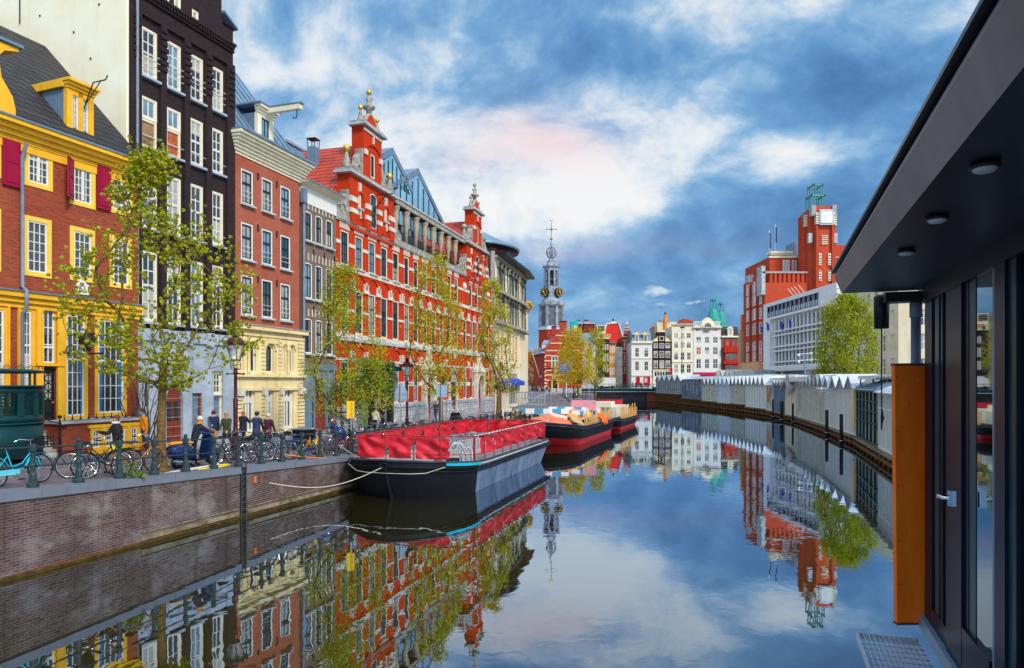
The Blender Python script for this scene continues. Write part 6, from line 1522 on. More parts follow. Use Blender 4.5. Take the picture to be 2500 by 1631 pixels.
T,o=simple(1400,1462,840,'offw',[(1405+i*9,1409+i*9) for i in range(6)],[(850,866),(876,892),(900,915)],'white house mostly hidden behind the yellow trees',Y=194)
g=MB(); X=lambda x:fx(x,194)-o; g.prism([(-.2,fz(840,194)),(1.6,fz(812,194)),(7,fz(812,194)),(8,fz(840,194))],'x',0,X(1462),M_['lead']); g.build('roof',T)
T=thing('big_red_roof_house','big house with steep red side wall edged in white','house',(0,212,0)); Y2=212; g=MB(); g.prism([(fx(1476,Y2),fz(860,Y2)),(fx(1521,Y2),fz(850,Y2)),(fx(1518,Y2),fz(815,Y2)),(fx(1509,Y2),fz(788,Y2)),(fx(1481,Y2),fz(791,Y2)),(fx(1476,Y2),fz(808,Y2))],'y',0,7,plain('bright_red_render',(.66,.03,.02),.7,.15,.6)); g.build('side_wall',T)
g=MB()
for a in(((1476,808),(1481,791)),((1481,791),(1506,789)),((1510,788),(1518,815)),((1518,815),(1522,842))): g.tube([(fx(p[0],Y2),-.1,fz(p[1],Y2)) for p in a],.28,M_['offw'],5)
g.build('white_coping',T); g=MB(); g.box(fx(1495,Y2),fx(1503,Y2),1,3,fz(790,Y2),fz(784,Y2),M_['white']); g.box(fx(1497,Y2),fx(1500,Y2),1,2,fz(784,Y2),fz(777,Y2),M_['iron']); g.box(fx(1488,Y2),fx(1495,Y2),1,3,fz(790,Y2),fz(785,Y2),M_['ornstone']); g.build('chimney',T)
T=thing('dark_red_roofs','pair of dark red tiled roofs with chimney stacks','house',(0,210,0)); Y2=210; g=MB()
for a,b in((1411,1422),(1425,1454)): g.prism([(fx(a,Y2),fz(830,Y2)),(fx(b,Y2),fz(830,Y2)),(fx(b-2,Y2),fz(790,Y2)),(fx(a+1,Y2),fz(790,Y2))],'y',0,6,plain('dark_red_tile_%d'%a,(.22,.02,.02),.8,.2,1)); g.box(fx(a,Y2),fx(b-2,Y2),-.3,6,fz(790,Y2),fz(788.5,Y2),M_['palecream'])
g.box(fx(1427,Y2),fx(1439,Y2),1,4,fz(788,Y2),fz(784,Y2),M_['ornstone']); g.box(fx(1412,Y2),fx(1418,Y2),1,4,fz(788,Y2),fz(784,Y2),M_['ornstone']); g.build('tiled_roof',T)
g=MB()
for x in(1428,1431,1434,1437,1413,1416): g.lathe([(.18,0),(.15,.6)],M_['iron'],6,(fx(x,Y2),2,fz(784,Y2)))
g.build('chimney_pots',T)
T=thing('louvred_roof_house','roof plant screen with white louvres left of the big red wall','building',(0,211,0)); Y2=211; g=MB(); g.box(fx(1458,Y2),fx(1478,Y2),0,5,0,fz(794,Y2),M_['palecream']); 
for i in range(4): g.box(fx(1460,Y2),fx(1476,Y2),-.15,0,fz(808-i*3.4,Y2),fz(806-i*3.4,Y2),M_['iron'])
g.build('louvred_wall',T)
# ------------------------------------------------------------------ mint building
def mint():
    Y=160.; s=Y/FP; T=thing('red_brick_guardhouse','red brick gabled guardhouse with cream bands and arched portal','building',(0,Y,0))
    X=lambda x:(x-CX)*s; Z=lambda y:HC+(HY-y)*s; m=M_['mbrick']
    xl,xr=1329.5,1420; g=MB(); H=[(X(1346.5),X(1363),Z(899),Z(868)),(X(1387),X(1403),Z(899),Z(868))]; door=(X(1349.5),X(1360.5),Z(958),Z(931),(X(1360.5)-X(1349.5))/2)
    wall(g,m,X(xl),X(xr),Z(964),Z(853),H+[door],D=14,rev=.3)
    g.prism([(X(xl),Z(853)),(X(xr),Z(853)),(X(1384),Z(806)),(X(1384),Z(785)),(X(1366.5),Z(785)),(X(1366.5),Z(806))],'y',0,.6,m); g.build('gable_wall',T)
    r=MB(); r.prism([(X(xl)-.4,Z(853)),(X(xr)+.4,Z(853)),(X(1375),Z(795))],'y',.6,14,M_['lead']); r.build('roof',T)
    b=MB(); C=M_['cream']
    for y,a,c in((819,1357,1392),(838,1344,1406),(856,1334,1416),(868,1332,1345),(881,1332,1346),(904,1332,1420),(915.5,1331,1420),(928.5,1331,1348),(928.5,1364,1385),(936,1331,1336),(942,1331,1336)): b.box(X(a),X(c),-.08,.02,Z(y)-.12,Z(y)+.12,C)
    for y in range(872,952,9): b.box(X(xl),X(xl+3),-.1,.02,Z(y)-.2,Z(y)+.2,C)
    b.box(X(1366),X(1384.5),-.2,.8,Z(785),Z(783.5),M_['iron']); b.box(X(xl)-.2,X(xr),-.2,.02,Z(901),Z(898.5),M_['brownred']); b.box(X(xl)-.1,X(xr),-.12,.02,Z(964),Z(948),M_['bluestone']); b.pieces('stone_band',T)
    for h in H: window(T,h[0],h[2],h[1]-h[0],h[3]-h[2],y=-.02,fr=.2,cols=2,rows=[.6],mf=M_['white'],mp=M_['pane1'],fr2=0,bars=.2)
    p=MB(); O=plain('ochre_stone',(.66,.38,.12),.75,.2,2); mu=X(1355)
    for a,c in((1345.5,1349.5),(1360.5,1364.5)): p.box(X(a),X(c),-.5,.02,Z(958),Z(926),O)
    p.box(X(1345),X(1365),-.5,.02,Z(928),Z(924),O); p.prism([(X(1347),Z(924)),(X(1363),Z(924)),(X(1361),Z(918)),(mu,Z(914)),(X(1349),Z(918))],'y',-.4,.02,O); p.lathe([(.35,0),(.3,.6),(.2,.9),(.42,1.2),(.5,1.7),(.3,2.2),(.25,2.5)],O,8,(mu,-.3,Z(913)))
    for x in(1351,1357): p.box(X(x),X(x+3),-.45,-.39,Z(923.5),Z(920),M_['iron'])
    p.build('portal',T); MB().prism([(door[0],door[2]),(door[1],door[2])]+[(mu+door[4]*math.cos(math.pi*i/8),door[3]-door[4]+door[4]*math.sin(math.pi*i/8)) for i in range(9)],'y',.1,.2,M_['sash']).build('door',T)
    st=MB(); st.box(X(1343),X(1369),-2,-.13,1.6,Z(958),M_['bstone']); st.box(X(1342),X(1370),-2.1,-.13,Z(958),Z(957),M_['gstone']); st.build('steps',T)
    # side wing going back left
    A=Vector((X(1308),Y+14.));C_=Vector((X(xl),Y)); F=Fac(A,C_); v=F.A-Vector((0,Y)); sub=thing('side_wing',None,None,(F.A.x,F.A.y-Y,0),F.rz); sub.parent=T
    g=MB(); H=[(1.5+i*2.1,2.5+i*2.1,7.5,13) for i in range(6)]; H=[h for h in H if h[1]<F.W-.5]; wall(g,m,0,F.W,1.5,Z(862),H,D=3,rev=.3); g.box(-.2,F.W,-.6,.1,Z(862),Z(860),M_['steel']); g.prism([(-.5,Z(860)),(4,Z(828)),(6,Z(828)),(6,Z(860))],'x',0,F.W,M_['lead']); g.build('wing_wall',sub)
    for h in H: window(sub,h[0],h[2],h[1]-h[0],h[3]-h[2],y=.1,fr=.12,cols=1,rows=3,mf=M_['palecream'],mp=M_['pane1'],fr2=0)
    c=MB(); c.box(X(1350),X(1362),5,6.5,Z(815),Z(793),m); c.box(X(1349.5),X(1362.5),4.8,6.7,Z(793),Z(791.5),M_['iron']); c.build('chimney',T)
    d=MB(); d.box(X(1325),X(1340),3,6,Z(850),Z(838),M_['white']); d.prism([(X(1324),Z(838)),(X(1341),Z(838)),(X(1344),Z(830)),(X(1330),Z(828))],'y',2.8,6,M_['steel']); d.build('dormer',T)
    t=thing('slanted_flagpole','white flagpole slanting out from the guardhouse side wall','flagpole',(X(1318),Y-.5,Z(900))); MB().tube([(0,2,-2),(-2.1,-2,4.5)],.09,M_['white'],6).build('pole',t)
mint()
# ------------------------------------------------------------------ clock tower
def tower():
    Y=172.; s=Y/FP; cx=1346.0; T=thing('clock_tower','grey stone clock tower with open lantern spire, gilded crescent on top','tower',((cx-CX)*s,Y,0))
    Z=lambda y:HC+(HY-y)*s; r=lambda px:px*s; OS=plain('blue_grey_tower_stone',(.19,.215,.26),.7,.3,1.2,c2=(.42,.45,.50),streak=.5); DS=plain('dark_tower_stone',(.09,.095,.115),.8,.3,1.5,c2=(.20,.20,.22))
    def octa(mb,R1,z0,R2,z1,m,rot=0,n=8):
        M=Matrix.Rotation(rot,4,'Z'); mb.lathe([(R1,z0),(R2,z1)],m,n,M=M,smooth=False)
    g=MB(); q=8
    octa(g,r(33),1.5,r(33),Z(807),M_['mbrick']); octa(g,r(35.5),Z(807),r(35.5),Z(805),M_['cream']); octa(g,r(35),Z(805),r(30),Z(797),M_['steel']); g.build('brick_base',T)
    g=MB(); octa(g,r(29),Z(800),r(29),Z(750),DS)
    for k in range(8):
        a=math.pi/8+k*math.pi/4; M=Matrix.Rotation(a,4,'Z')
        g.box(r(26),r(31.5),-r(3.2),r(3.2),Z(800),Z(748),OS,M)
    octa(g,r(32),Z(750),r(34.5),Z(746),OS); 
    for k in range(8):
        a=k*math.pi/4; M=Matrix.Rotation(a-math.pi/2,4,'Z')
        arcmould(g,OS,0,Z(775),r(7.5),r(11),r(2),0,y=-r(0)) if 0 else None
        pts=[(-r(10)*math.cos(math.pi*i/8),Z(746)+r(11)*math.sin(math.pi*i/8)) for i in range(9)]
        g.prism(pts,'y',r(24),r(30.5),OS if k%2==0 else OS,M)
        n=8; arch=[(-r(6),Z(796)),(r(6),Z(796))]+[(r(6)*math.cos(math.pi*i/n),Z(772)+r(9)*math.sin(math.pi*i/n)) for i in range(n+1)]
        g.prism(arch,'y',r(26.9),r(27.6),DS,M)
        o=[(-r(8.2)*math.cos(math.pi*i/n),Z(772)+r(11.5)*math.sin(math.pi*i/n)) for i in range(n+1)]
        for i in range(n): g.tube([(o[i][0],r(27.5),o[i][1]),(o[i+1][0],r(27.5),o[i+1][1])],r(.9),OS,5,M)
    octa(g,r(30),Z(746),r(19),Z(727),OS); octa(g,r(19.5),Z(727),r(19),Z(700),OS); g.build('stone_octagon',T)
    for i,(sx,rot) in enumerate(((-1,-.62),(1,.62))):
        c=thing('clock_face',None,None,(sx*r(17.5),-r(15),Z(715.7))); c.parent=T; c.rotation_euler=(0,0,rot)
        g=MB(); g.prism([(r(11.4)*math.cos(2*math.pi*k/32),r(11.4)*math.sin(2*math.pi*k/32)) for k in range(32)],'y',-.2,.5,M_['iron'])
        for k in range(12):
            a=k*math.pi/6; M=Matrix.Rotation(a,4,'Y'); g.box(-.09,.09,-.3,-.21,r(7.4),r(10.4),M_['gold'],M)
        g.box(-.1,.1,-.36,-.31,-r(2),r(8.5),M_['gold'],Matrix.Rotation(math.radians(152),4,'Y')); g.box(-.13,.13,-.4,-.36,-r(1.5),r(5.5),M_['gold'],Matrix.Rotation(math.radians(-20),4,'Y')); g.ball((0,-.4,0),.25,M_['gold'],8); g.build('dial',c)
    g=MB()
    octa(g,r(19.5),Z(700),r(19.5),Z(698),DS); octa(g,r(12),Z(698),r(12),Z(660),M_['iron'])
    for k in range(8):
        a=math.pi/8+k*math.pi/4; g.box(r(15.2),r(19),-r(2.1),r(2.1),Z(699),Z(658),OS,Matrix.Rotation(a,4,'Z'))
        M=Matrix.Rotation(k*math.pi/4-math.pi/2,4,'Z'); n=8
        for i in range(n):
            a0,a1=math.pi*i/n,math.pi*(i+1)/n; R0=r(5.2)
            g.prism([(-R0*math.cos(a0),Z(668)+R0*1.2*math.sin(a0)),(-R0*math.cos(a1),Z(668)+R0*1.2*math.sin(a1)),(-R0*math.cos(a1),Z(658)),(-R0*math.cos(a0),Z(658))],'y',r(15.5),r(17),OS,M)
        g.lathe([(r(2.6),0),(r(1.4),r(3)),(.1,r(4))],DS,8,(r(13.5)*math.cos(k*math.pi/4),r(13.5)*math.sin(k*math.pi/4),Z(686)))
    octa(g,r(18.5),Z(658),r(19),Z(653),OS); octa(g,r(22),Z(653),r(22),Z(650),OS)
    for k in range(8): a=math.pi/8+k*math.pi/4; g.ball((r(21)*math.cos(a),r(21)*math.sin(a),Z(648)),r(1.6),OS,6)
    octa(g,r(15),Z(650),r(11),Z(640),OS); octa(g,r(11.5),Z(640),r(11.5),Z(638.5),DS); octa(g,r(9),Z(638.5),r(5),Z(631.5),OS)
    g.build('bell_lantern',T)
    g=MB()
    for k in range(10):
        a=k*math.pi/5; pts=[]
        for i in range(13):
            t=math.pi*(i/12)*.92+.12; pts.append((r(12.3)*math.sin(t)*math.cos(a),r(12.3)*math.sin(t)*math.sin(a),Z(617)+r(15)*math.cos(t)))
        g.tube(pts,r(.95),OS,5)
    g.ring((0,0,Z(617)),r(12.3),r(.8),OS,'z',24,5); g.lathe([(r(3.6),Z(632)),(r(3.2),Z(605)),(r(2.6),Z(600)),(r(3.2),Z(597)),(r(1.6),Z(592)),(r(.9),Z(586))],OS,8); g.build('open_globe',T)
    g=MB(); g.ball((0,0,Z(583)),r(3.5),plain('copper_ball',(.6,.22,.05),.35,.2,3,metal=.5),12); g.tube([(0,0,Z(583)),(0,0,Z(544))],r(.65),M_['iron'],6); g.tube([(-r(12.5),0,Z(560)),(r(12.5),0,Z(560))],r(.6),M_['iron'],6); g.ring((0,0,Z(560)),r(2.6),r(.5),M_['iron'],'y',14,5)
    for sx in(-1,1): g.box(sx*r(12.5)-.06,sx*r(12.5)+.06,-.06,.06,Z(561.5),Z(558.5),M_['iron'])
    g.build('cross',T)
    g=MB(); g.ball((0,0,Z(540)),r(.9),M_['gold'],8); c=r(4.2); pts=[]; n=14
    out=[(c*math.cos(a),c*math.sin(a)) for a in [math.radians(130+280*i/n) for i in range(n+1)]]; inn=[(c*.15+c*.72*math.cos(a),c*.25+c*.72*math.sin(a)) for a in [math.radians(130+280*i/n) for i in range(n+1)]]
    g.prism(out+inn[::-1],'y',-.12,.12,M_['gold'],Matrix.Translation((0,0,Z(537)))); g.build('crescent',T)
tower()
# bank logo sign
Y2=188; s=Y2/FP; T=thing('shield_sign','turquoise shield sign with a yellow triangle above the far roofs','sign',(0,Y2,0))
g=MB(); P=lambda x,y:((x-CX)*s,HC+(HY-y)*s)
g.prism([P(1393.5,785),P(1411.5,784),P(1411.5,801),P(1402,812),P(1393.5,803)],'y',0,.5,plain('turquoise_sign',(.0,.42,.42),.4,.05,1)); g.build('shield',T)
MB().prism([P(1402,792.5),P(1410.5,801),P(1402.3,811)],'y',-.06,-.005,plain('amber_sign',(.9,.55,.02),.4,.05,1)).build('triangle',T); g=MB(); g.tube([(P(1393.5,780)[0],.3,1.5),(P(1393.5,785)[0],.3,P(1393.5,786)[1])],.15,M_['iron'],6); g.tube([(P(1411,780)[0],.3,1.5),(P(1411,785)[0],.3,P(1393.5,800)[1])],.15,M_['iron'],6); g.build('support',T)
# ------------------------------------------------------------------ trees
BAR=M_
LM={}
LM['lime']=leafmat('lime_green_seed_clusters',(.17,.19,.005),(.40,.40,.012),(.60,.54,.03))
LM['fresh']=leafmat('fresh_green_leaves',(.15,.25,.006),(.36,.46,.012),(.66,.30,.015))
LM['gold']=leafmat('yellow_green_leaves',(.30,.34,.008),(.54,.54,.015),(.56,.26,.012))
LM['amber']=leafmat('amber_leaves',(.42,.38,.01),(.64,.54,.015),(.72,.30,.01))
LM['deep']=leafmat('dense_green_leaves',(.15,.20,.004),(.34,.38,.008),(.58,.52,.02))
LM['hedge']=leafmat('hedge_leaves',(.05,.10,.01),(.14,.22,.02),(.26,.32,.04))
LM['rust']=leafmat('orange_autumn_leaves',(.60,.22,.01),(.74,.34,.02),(.60,.14,.01))
def tree(name,label,cat,base,H,trunk_r,fork,env,npts,leafm,lsz,per,cl=.18,bark='bark',seed=1,lean=(0,0),group=None,ball=False,gapn=.0,pull=.35,sp=1.0):
    """env(h01)->(radius x, radius y, centre x, centre y); points scattered in the envelope are joined to the
    nearest lower branch node, then carry leaf clusters"""
    rr=random.Random(seed); T=thing(name,label,cat,base,0,group)
    nodes=[]; par=[]
    n=8
    for i in range(n+1):
        t=i/n; nodes.append(Vector((lean[0]*t+math.sin(t*5+seed)*.03,lean[1]*t,fork*t))); par.append(i-1)
    pts=[]; tries=0
    while len(pts)<npts and tries<npts*60:
        tries+=1; h=rr.uniform(0,1); rx,ry,cx,cy=env(h)
        a=rr.uniform(0,2*math.pi); q=rr.random()**.42
        p=Vector((cx+rx*q*math.cos(a),cy+ry*q*math.sin(a),fork*.82+(H-fork*.82)*h))
        if gapn and noise.noise(Vector((p.x*.9*sp+seed,p.y*.9*sp,p.z*.8*sp)))<gapn-.35+rr.uniform(-.15,.15): continue
        pts.append(p)
    O=nodes[-1]
    pts.sort(key=lambda p:(p-O).length)
    leafp=[]
    for p in pts:
        best=None;bd=1e9
        for i in range(5,len(nodes)):
            v=nodes[i]; d=(p-v).length
            if v.z>p.z+.12: d+= (v.z-p.z)*2.2
            hd=math.hypot(p.x-v.x,p.y-v.y); d+=max(0,hd-(p.z-v.z)*1.3)*.5
            if d<bd: bd=d;best=i
        v=nodes[best]; d=(p-v).length
        k=max(1,int(d/.5)); pi=best
        for j in range(1,k+1):
            t=j/k; q=v.lerp(p,t); q.z-=math.sin(t*math.pi)*d*.10*(1 if j<k else 0); 
            if j<k: q+=Vector((rr.uniform(-.05,.05),rr.uniform(-.05,.05),0))
            nodes.append(q); par.append(pi); pi=len(nodes)-1
        leafp.append(len(nodes)-1)
    ch={}
    for i,p_ in enumerate(par): ch.setdefault(p_,[]).append(i)
    for _ in range(5):
        nn=list(nodes)
        for i in range(n+1,len(nodes)):
            c_=ch.get(i,[])
            if c_: nn[i]=nodes[i]*.4+nodes[par[i]]*.3+sum((nodes[k] for k in c_),Vector())*(.3/len(c_))
        nodes=nn
    w=[0]*len(nodes)
    for i in leafp: w[i]+=1
    for i in range(len(nodes)-1,0,-1): 
        if par[i]>=0: w[par[i]]+=w[i]
    tot=max(w[n],npts)
    rad=[max(.006,trunk_r*.72*(max(x,1)/tot)**.5) for x in w]
    for i in range(n+1): rad[i]=trunk_r*(1.12-.3*i/n) if i>0 else trunk_r*1.35
    g=MB(); m=M_[bark]
    g.tube([nodes[i] for i in range(n+1)],[rad[i] for i in range(n+1)],m,10)
    vs=[];fs=[]
    for i in range(n+1,len(nodes)):
        a,b=nodes[par[i]],nodes[i]; d=b-a
        if d.length<1e-4: continue
        r0=min(rad[par[i]],rad[i]*1.5); r1=rad[i]; kk=3 if r1<.02 else 5
        e=d.cross(Vector((.3,.2,1))).normalized(); f=d.cross(e).normalized(); o=len(vs)
        for (c,r_) in((a,r0),(b,r1)):
            for j in range(kk):
                t=2*math.pi*j/kk; vs.append(c+(e*math.cos(t)+f*math.sin(t))*r_)
        for j in range(kk): fs.append((o+j,o+(j+1)%kk,o+kk+(j+1)%kk,o+kk+j))
    g.add(vs,fs,m,True); g.build('trunk',T)
    vs=[];fs=[]
    tips=[i for i in range(n+1,len(nodes)) if rad[i]<.035]
    extra=leafp+[i for i in tips if rr.random()<pull]
    for i in extra:
        c=nodes[i]+Vector((rr.gauss(0,.04),rr.gauss(0,.04),rr.gauss(0,.04)))
        k=int(per*rr.uniform(.6,1.35))
        if ball:
            for _ in range(max(1,k//8)):
                cc=c+Vector((rr.gauss(0,cl),rr.gauss(0,cl),rr.gauss(0,cl*.7))); R_=lsz*rr.uniform(.8,1.3)
                for _ in range(9):
                    u=Vector((rr.gauss(0,1),rr.gauss(0,1),rr.gauss(0,1))).normalized(); a=u.orthogonal().normalized(); b=u.cross(a)
                    o=len(vs); q=cc+u*R_*.8; s_=R_*.62
                    vs+= [q+a*s_-b*s_*.4,q+b*s_+a*.2*s_,q-a*s_+b*.3*s_,q-b*s_]; fs.append((o,o+1,o+2,o+3))
        else:
            for _ in range(k):
                q=c+Vector((rr.gauss(0,cl),rr.gauss(0,cl),rr.gauss(0,cl)))
                u=Vector((rr.gauss(0,1),rr.gauss(0,1),rr.gauss(0,1)+.5)).normalized(); a=u.orthogonal().normalized(); a=(Matrix.Rotation(rr.uniform(0,6.28),3,u)@a); b=u.cross(a); s_=lsz*rr.uniform(.6,1.3)
                o=len(vs); vs+=[q-a*s_,q-b*s_*.55+a*s_*.1,q+a*s_,q+b*s_*.55]; fs.append((o,o+1,o+2,o+3))
    c=MB(); c.add(vs,fs,leafm); c.build('crown',T)
    return T
b=qx(396,1.15)
def env1(h):
    # wide spreading crown, broader low down
    r=[(.0,1.0),(.12,2.6),(.3,3.0),(.45,2.9),(.6,2.2),(.78,1.35),(.9,.8),(1.0,.35)]
    for i in range(len(r)-1):
        if r[i][0]<=h<=r[i+1][0]:
            t=(h-r[i][0])/(r[i+1][0]-r[i][0]); R0=r[i][1]*(1-t)+r[i+1][1]*t; break
    return (R0*1.02,R0*.8,-.05-.3*h,0)
tree('elm_tree','large spreading street tree with lime green seed clusters before the yellow house','tree',b,9.4,.12,3.1,env1,540,LM['lime'],.055,34,.17,'bark',3,group=None,ball=True,gapn=.30,pull=.5)
def vase(w,wy,low=.5,cx=0,top=.25):
    def e(h):
        f=low+(1-low)*min(1,h/.35) if h<.35 else 1-(1-top)*((h-.35)/.65)**1.3
        return (w*f,wy*f,cx*h,0)
    return e
gq='young street trees along the quay'
b=qx(855,1.6); tree('maple_tree','slender street tree with sparse fresh green leaves before the red gable','tree',b,at(855,652,b.y).z-b.z,.10,1.9,vase(2.0,1.8,1.0,-.25,.2),360,LM['fresh'],.055,19,.18,'barkd',5,gapn=.22,pull=.5)
b=qx(1077,1.4); tree('maple_tree','bushy yellow green street tree at the middle of the red building','tree',b,at(1062,624,b.y).z-b.z,.13,2.9,vase(1.95,1.8,.6,-.5,.35),340,LM['gold'],.075,14,.17,'bark',8,gapn=.22,pull=.4)
b=qx(1216,1.2); tree('maple_tree','thin half bare street tree at the end of the red building','tree',b,at(1205,686,b.y).z-b.z,.15,2.9,vase(1.5,1.4,.75,-.5,.3),240,LM['gold'],.09,14,.18,'bark',11,gapn=.30,pull=.35)
def pt(x,Y): 
    p=at(x,HY,Y); return Vector((p.x,p.y,zg(p.x,p.y)))
b=pt(1411,104); tree('lime_tree','broad amber yellow tree on the far bank before the guardhouse','tree',b,at(1400,803,104).z-b.z,.18,3.4,vase(2.9,2.8,.75,-.7,.35),330,LM['amber'],.13,15,.32,'bark',13,pull=.6)
b=pt(1452,112); tree('lime_tree','yellow green tree right of the amber tree on the far bank','tree',b,at(1455,803,112).z-b.z,.17,3.2,vase(2.3,2.1,.8,.3,.35),260,LM['gold'],.12,13,.28,'barkd',17,pull=.5)
b=pt(1383,128); tree('lime_tree','smaller golden tree behind the amber tree','tree',b,at(1385,850,128).z-b.z,.16,2.6,vase(3.0,2.4,.7),150,LM['amber'],.15,12,.35,'barkd',19,pull=.5)
b=pt(1300,190); tree('autumn_tree','tall orange autumn tree in the gap beside the beige corner building','tree',b,at(1297,862,190).z-b.z,.3,2.6,vase(3.6,3.4,.8,0,.5),220,LM['rust'],.24,16,.5,'barkd',23,pull=.6)
b=Vector((30.6,62.5,1.5))
def env7(h):
    R0=2.75*(1-abs(h-.42)**2.2*1.6); R0=max(R0,.9) if h<.93 else .8
    return (R0,R0*.9,0,0)
tree('dense_tree','dense oval yellow green tree before the white office block','tree',b,at(2062,722,62.5).z-1.5,.22,1.9,env7,620,LM['deep'],.10,24,.30,'barkd',29,pull=.7)
# box shaped pleached hedge panel at the dark entrance, bare climber by the stone house
F=Fac(PE0,PE1)
def hedge(xa,xb,yt,yb,label,v=-1.2,dn=900,seed=4):
    ua,zt=F.hit(xa,yt,v); ub,zb=F.hit(xb,yb,v); zb=F.hit(xa,yb,v)[1]
    T=thing('clipped_hedge_tree',label,'tree',F.loc,F.rz); rr=random.Random(seed); g=MB(); g.tube([((ua+ub)/2,v,1.2),((ua+ub)/2,v,zt-.4)],.07,M_['barkd'],6); 
    for i in range(24): g.tube([((ua+ub)/2,v,rr.uniform(zb,zt-.5)),(rr.uniform(ua,ub),v+rr.uniform(-.4,.4),rr.uniform(zb,zt))],.018,M_['barkd'],4)
    g.build('trunk',T)
    vs=[];fs=[]
    for i in range(dn):
        q=Vector((rr.uniform(ua,ub),v+rr.uniform(-.55,.55),rr.uniform(zb,zt)));
        if noise.noise(q*1.1)<-.28: continue
        for _ in range(4):
            c=q+Vector((rr.gauss(0,.09),rr.gauss(0,.09),rr.gauss(0,.09)))
            u=Vector((rr.gauss(0,1),rr.gauss(0,1),rr.gauss(0,1))).normalized(); a=u.orthogonal().normalized(); b_=u.cross(a); s_=.07*rr.uniform(.7,1.3); o=len(vs); vs+=[c-a*s_,c-b_*s_*.6,c+a*s_,c+b_*s_*.6]; fs.append((o,o+1,o+2,o+3))
    MB().add(vs,fs,LM['hedge']).build('crown',T)
hedge(868,952,872,975,'clipped dark green box tree shading the dark modern entrance')
hedge(820,846,930,962,'small clipped dark green box beside the modern entrance',-.7,200,6)
T=thing('bare_climber','leafless climbing shrub against the blue grey stone ground floor','shrub'); rr=random.Random(5); b=at(352,1075,27.2); b.z=zg(b.x,b.y); g=MB()
for i in range(26):
    p=[b+Vector((rr.uniform(-.3,.3),0,0))]; a=rr.uniform(-.5,.5)
    for j in range(7): p.append(p[-1]+Vector((a*.28+rr.uniform(-.14,.14),rr.uniform(-.05,.05),.45+rr.uniform(-.1,.15))))
    g.tube(p,[.03-.0035*k for k in range(8)],M_['barkd'],4)
    if i%2: g.tube([p[4],p[4]+Vector((rr.uniform(-.7,.7),0,.5)),p[4]+Vector((rr.uniform(-1,1),0,.9))],.01,M_['barkd'],3)
g.build('stems',T)
# weeds on the coping
def weed(s,t,n,h,label,seed):
    p=qp(s,t); T=thing('weed',label,'weed',p); rr=random.Random(seed); vs=[];fs=[]
    for i in range(n):
        c=Vector((rr.gauss(0,h*.28),rr.gauss(0,h*.15),abs(rr.gauss(h*.45,h*.3)))); u=Vector((rr.gauss(0,1),rr.gauss(0,1),rr.gauss(0,1)+.3)).normalized(); a=u.orthogonal().normalized(); b_=u.cross(a); s_=.035*rr.uniform(.7,1.4); o=len(vs); vs+=[c-a*s_,c-b_*s_*.6,c+a*s_,c+b_*s_*.6]; fs.append((o,o+1,o+2,o+3))
    MB().add(vs,fs,LM['hedge']).build('leaves',T); g=MB()
    for i in range(6): g.tube([(0,0,0),(rr.gauss(0,h*.2),rr.gauss(0,h*.1),h*.8)],.006,M_['moss'],4)
    g.build('stems',T)
sw=(Vector(qx(325,.1)[:2])-Q0).dot(QD)
weed(sw,.15,150,.42,'green weed clump on the coping between the second and third rail posts',1); weed(sw+.1,-.05,50,.2,'small weed hanging over the quay edge',2); weed(sw-1.2,.45,60,.12,'low weeds beside the black bicycles',3)
# ------------------------------------------------------------------ street lamps
def lamp(x,t,label,s=1.0,pos=None):
    b=pos or qx(x,t); T=thing('street_lamp',label,'street lamp',b,0,'crowned street lamps'); m=M_['brownred']
    g=MB(); g.lathe([(.24,0),(.24,.12),(.19,.16),(.17,.5),(.19,.55),(.13,.62),(.115,.95),(.14,1.0),(.09,1.06),(.075,1.2),(.085,2.2),(.06,2.24),(.055,3.1),(.09,3.16),(.06,3.22),(.05,3.35)],m,12); 
    g.tube([(-.28,0,3.12),(.28,0,3.12)],.022,m,6); g.ball((-.3,0,3.12),.045,m,8); g.ball((.3,0,3.12),.045,m,8)
    for k in range(4):
        a=k*math.pi/2+.78; c,s_=math.cos(a),math.sin(a); g.tube([(0,0,3.2),(.17*c,.17*s_,3.32),(.19*c,.19*s_,3.5),(.09*c,.09*s_,3.62)],.014,m,5)
    g.build('pole',T)
    g=MB(); 
    for k in range(6):
        a=k*math.pi/3; c,s_=math.cos(a),math.sin(a); g.tube([(.17*c,.17*s_,3.62),(.34*c,.34*s_,4.18)],.014,m,5)
    g.lathe([(.18,3.6),(.19,3.64)],m,6,smooth=False); g.lathe([(.42,4.16),(.42,4.22),(.38,4.24),(.2,4.42),(.1,4.46),(.13,4.5),(.06,4.54)],m,12,smooth=False)
    for k in range(12):
        a=k*math.pi/6; g.ball((.41*math.cos(a),.41*math.sin(a),4.27),.035,m,6,sc=(1,1,1.5))
    g.ball((0,0,4.6),.1,m,8); g.ring((0,0,4.62),.085,.02,m,'z',8,4); g.ball((0,0,4.73),.03,m,6); g.build('lantern_head',T)
    g=MB(); g.lathe([(.165,3.65),(.33,4.16)],M_['lampglass'],6,smooth=False); q=g.build('lamp_glass',T); 
    gm=q.data.materials[0]
    T.scale=(s,s,s); return T
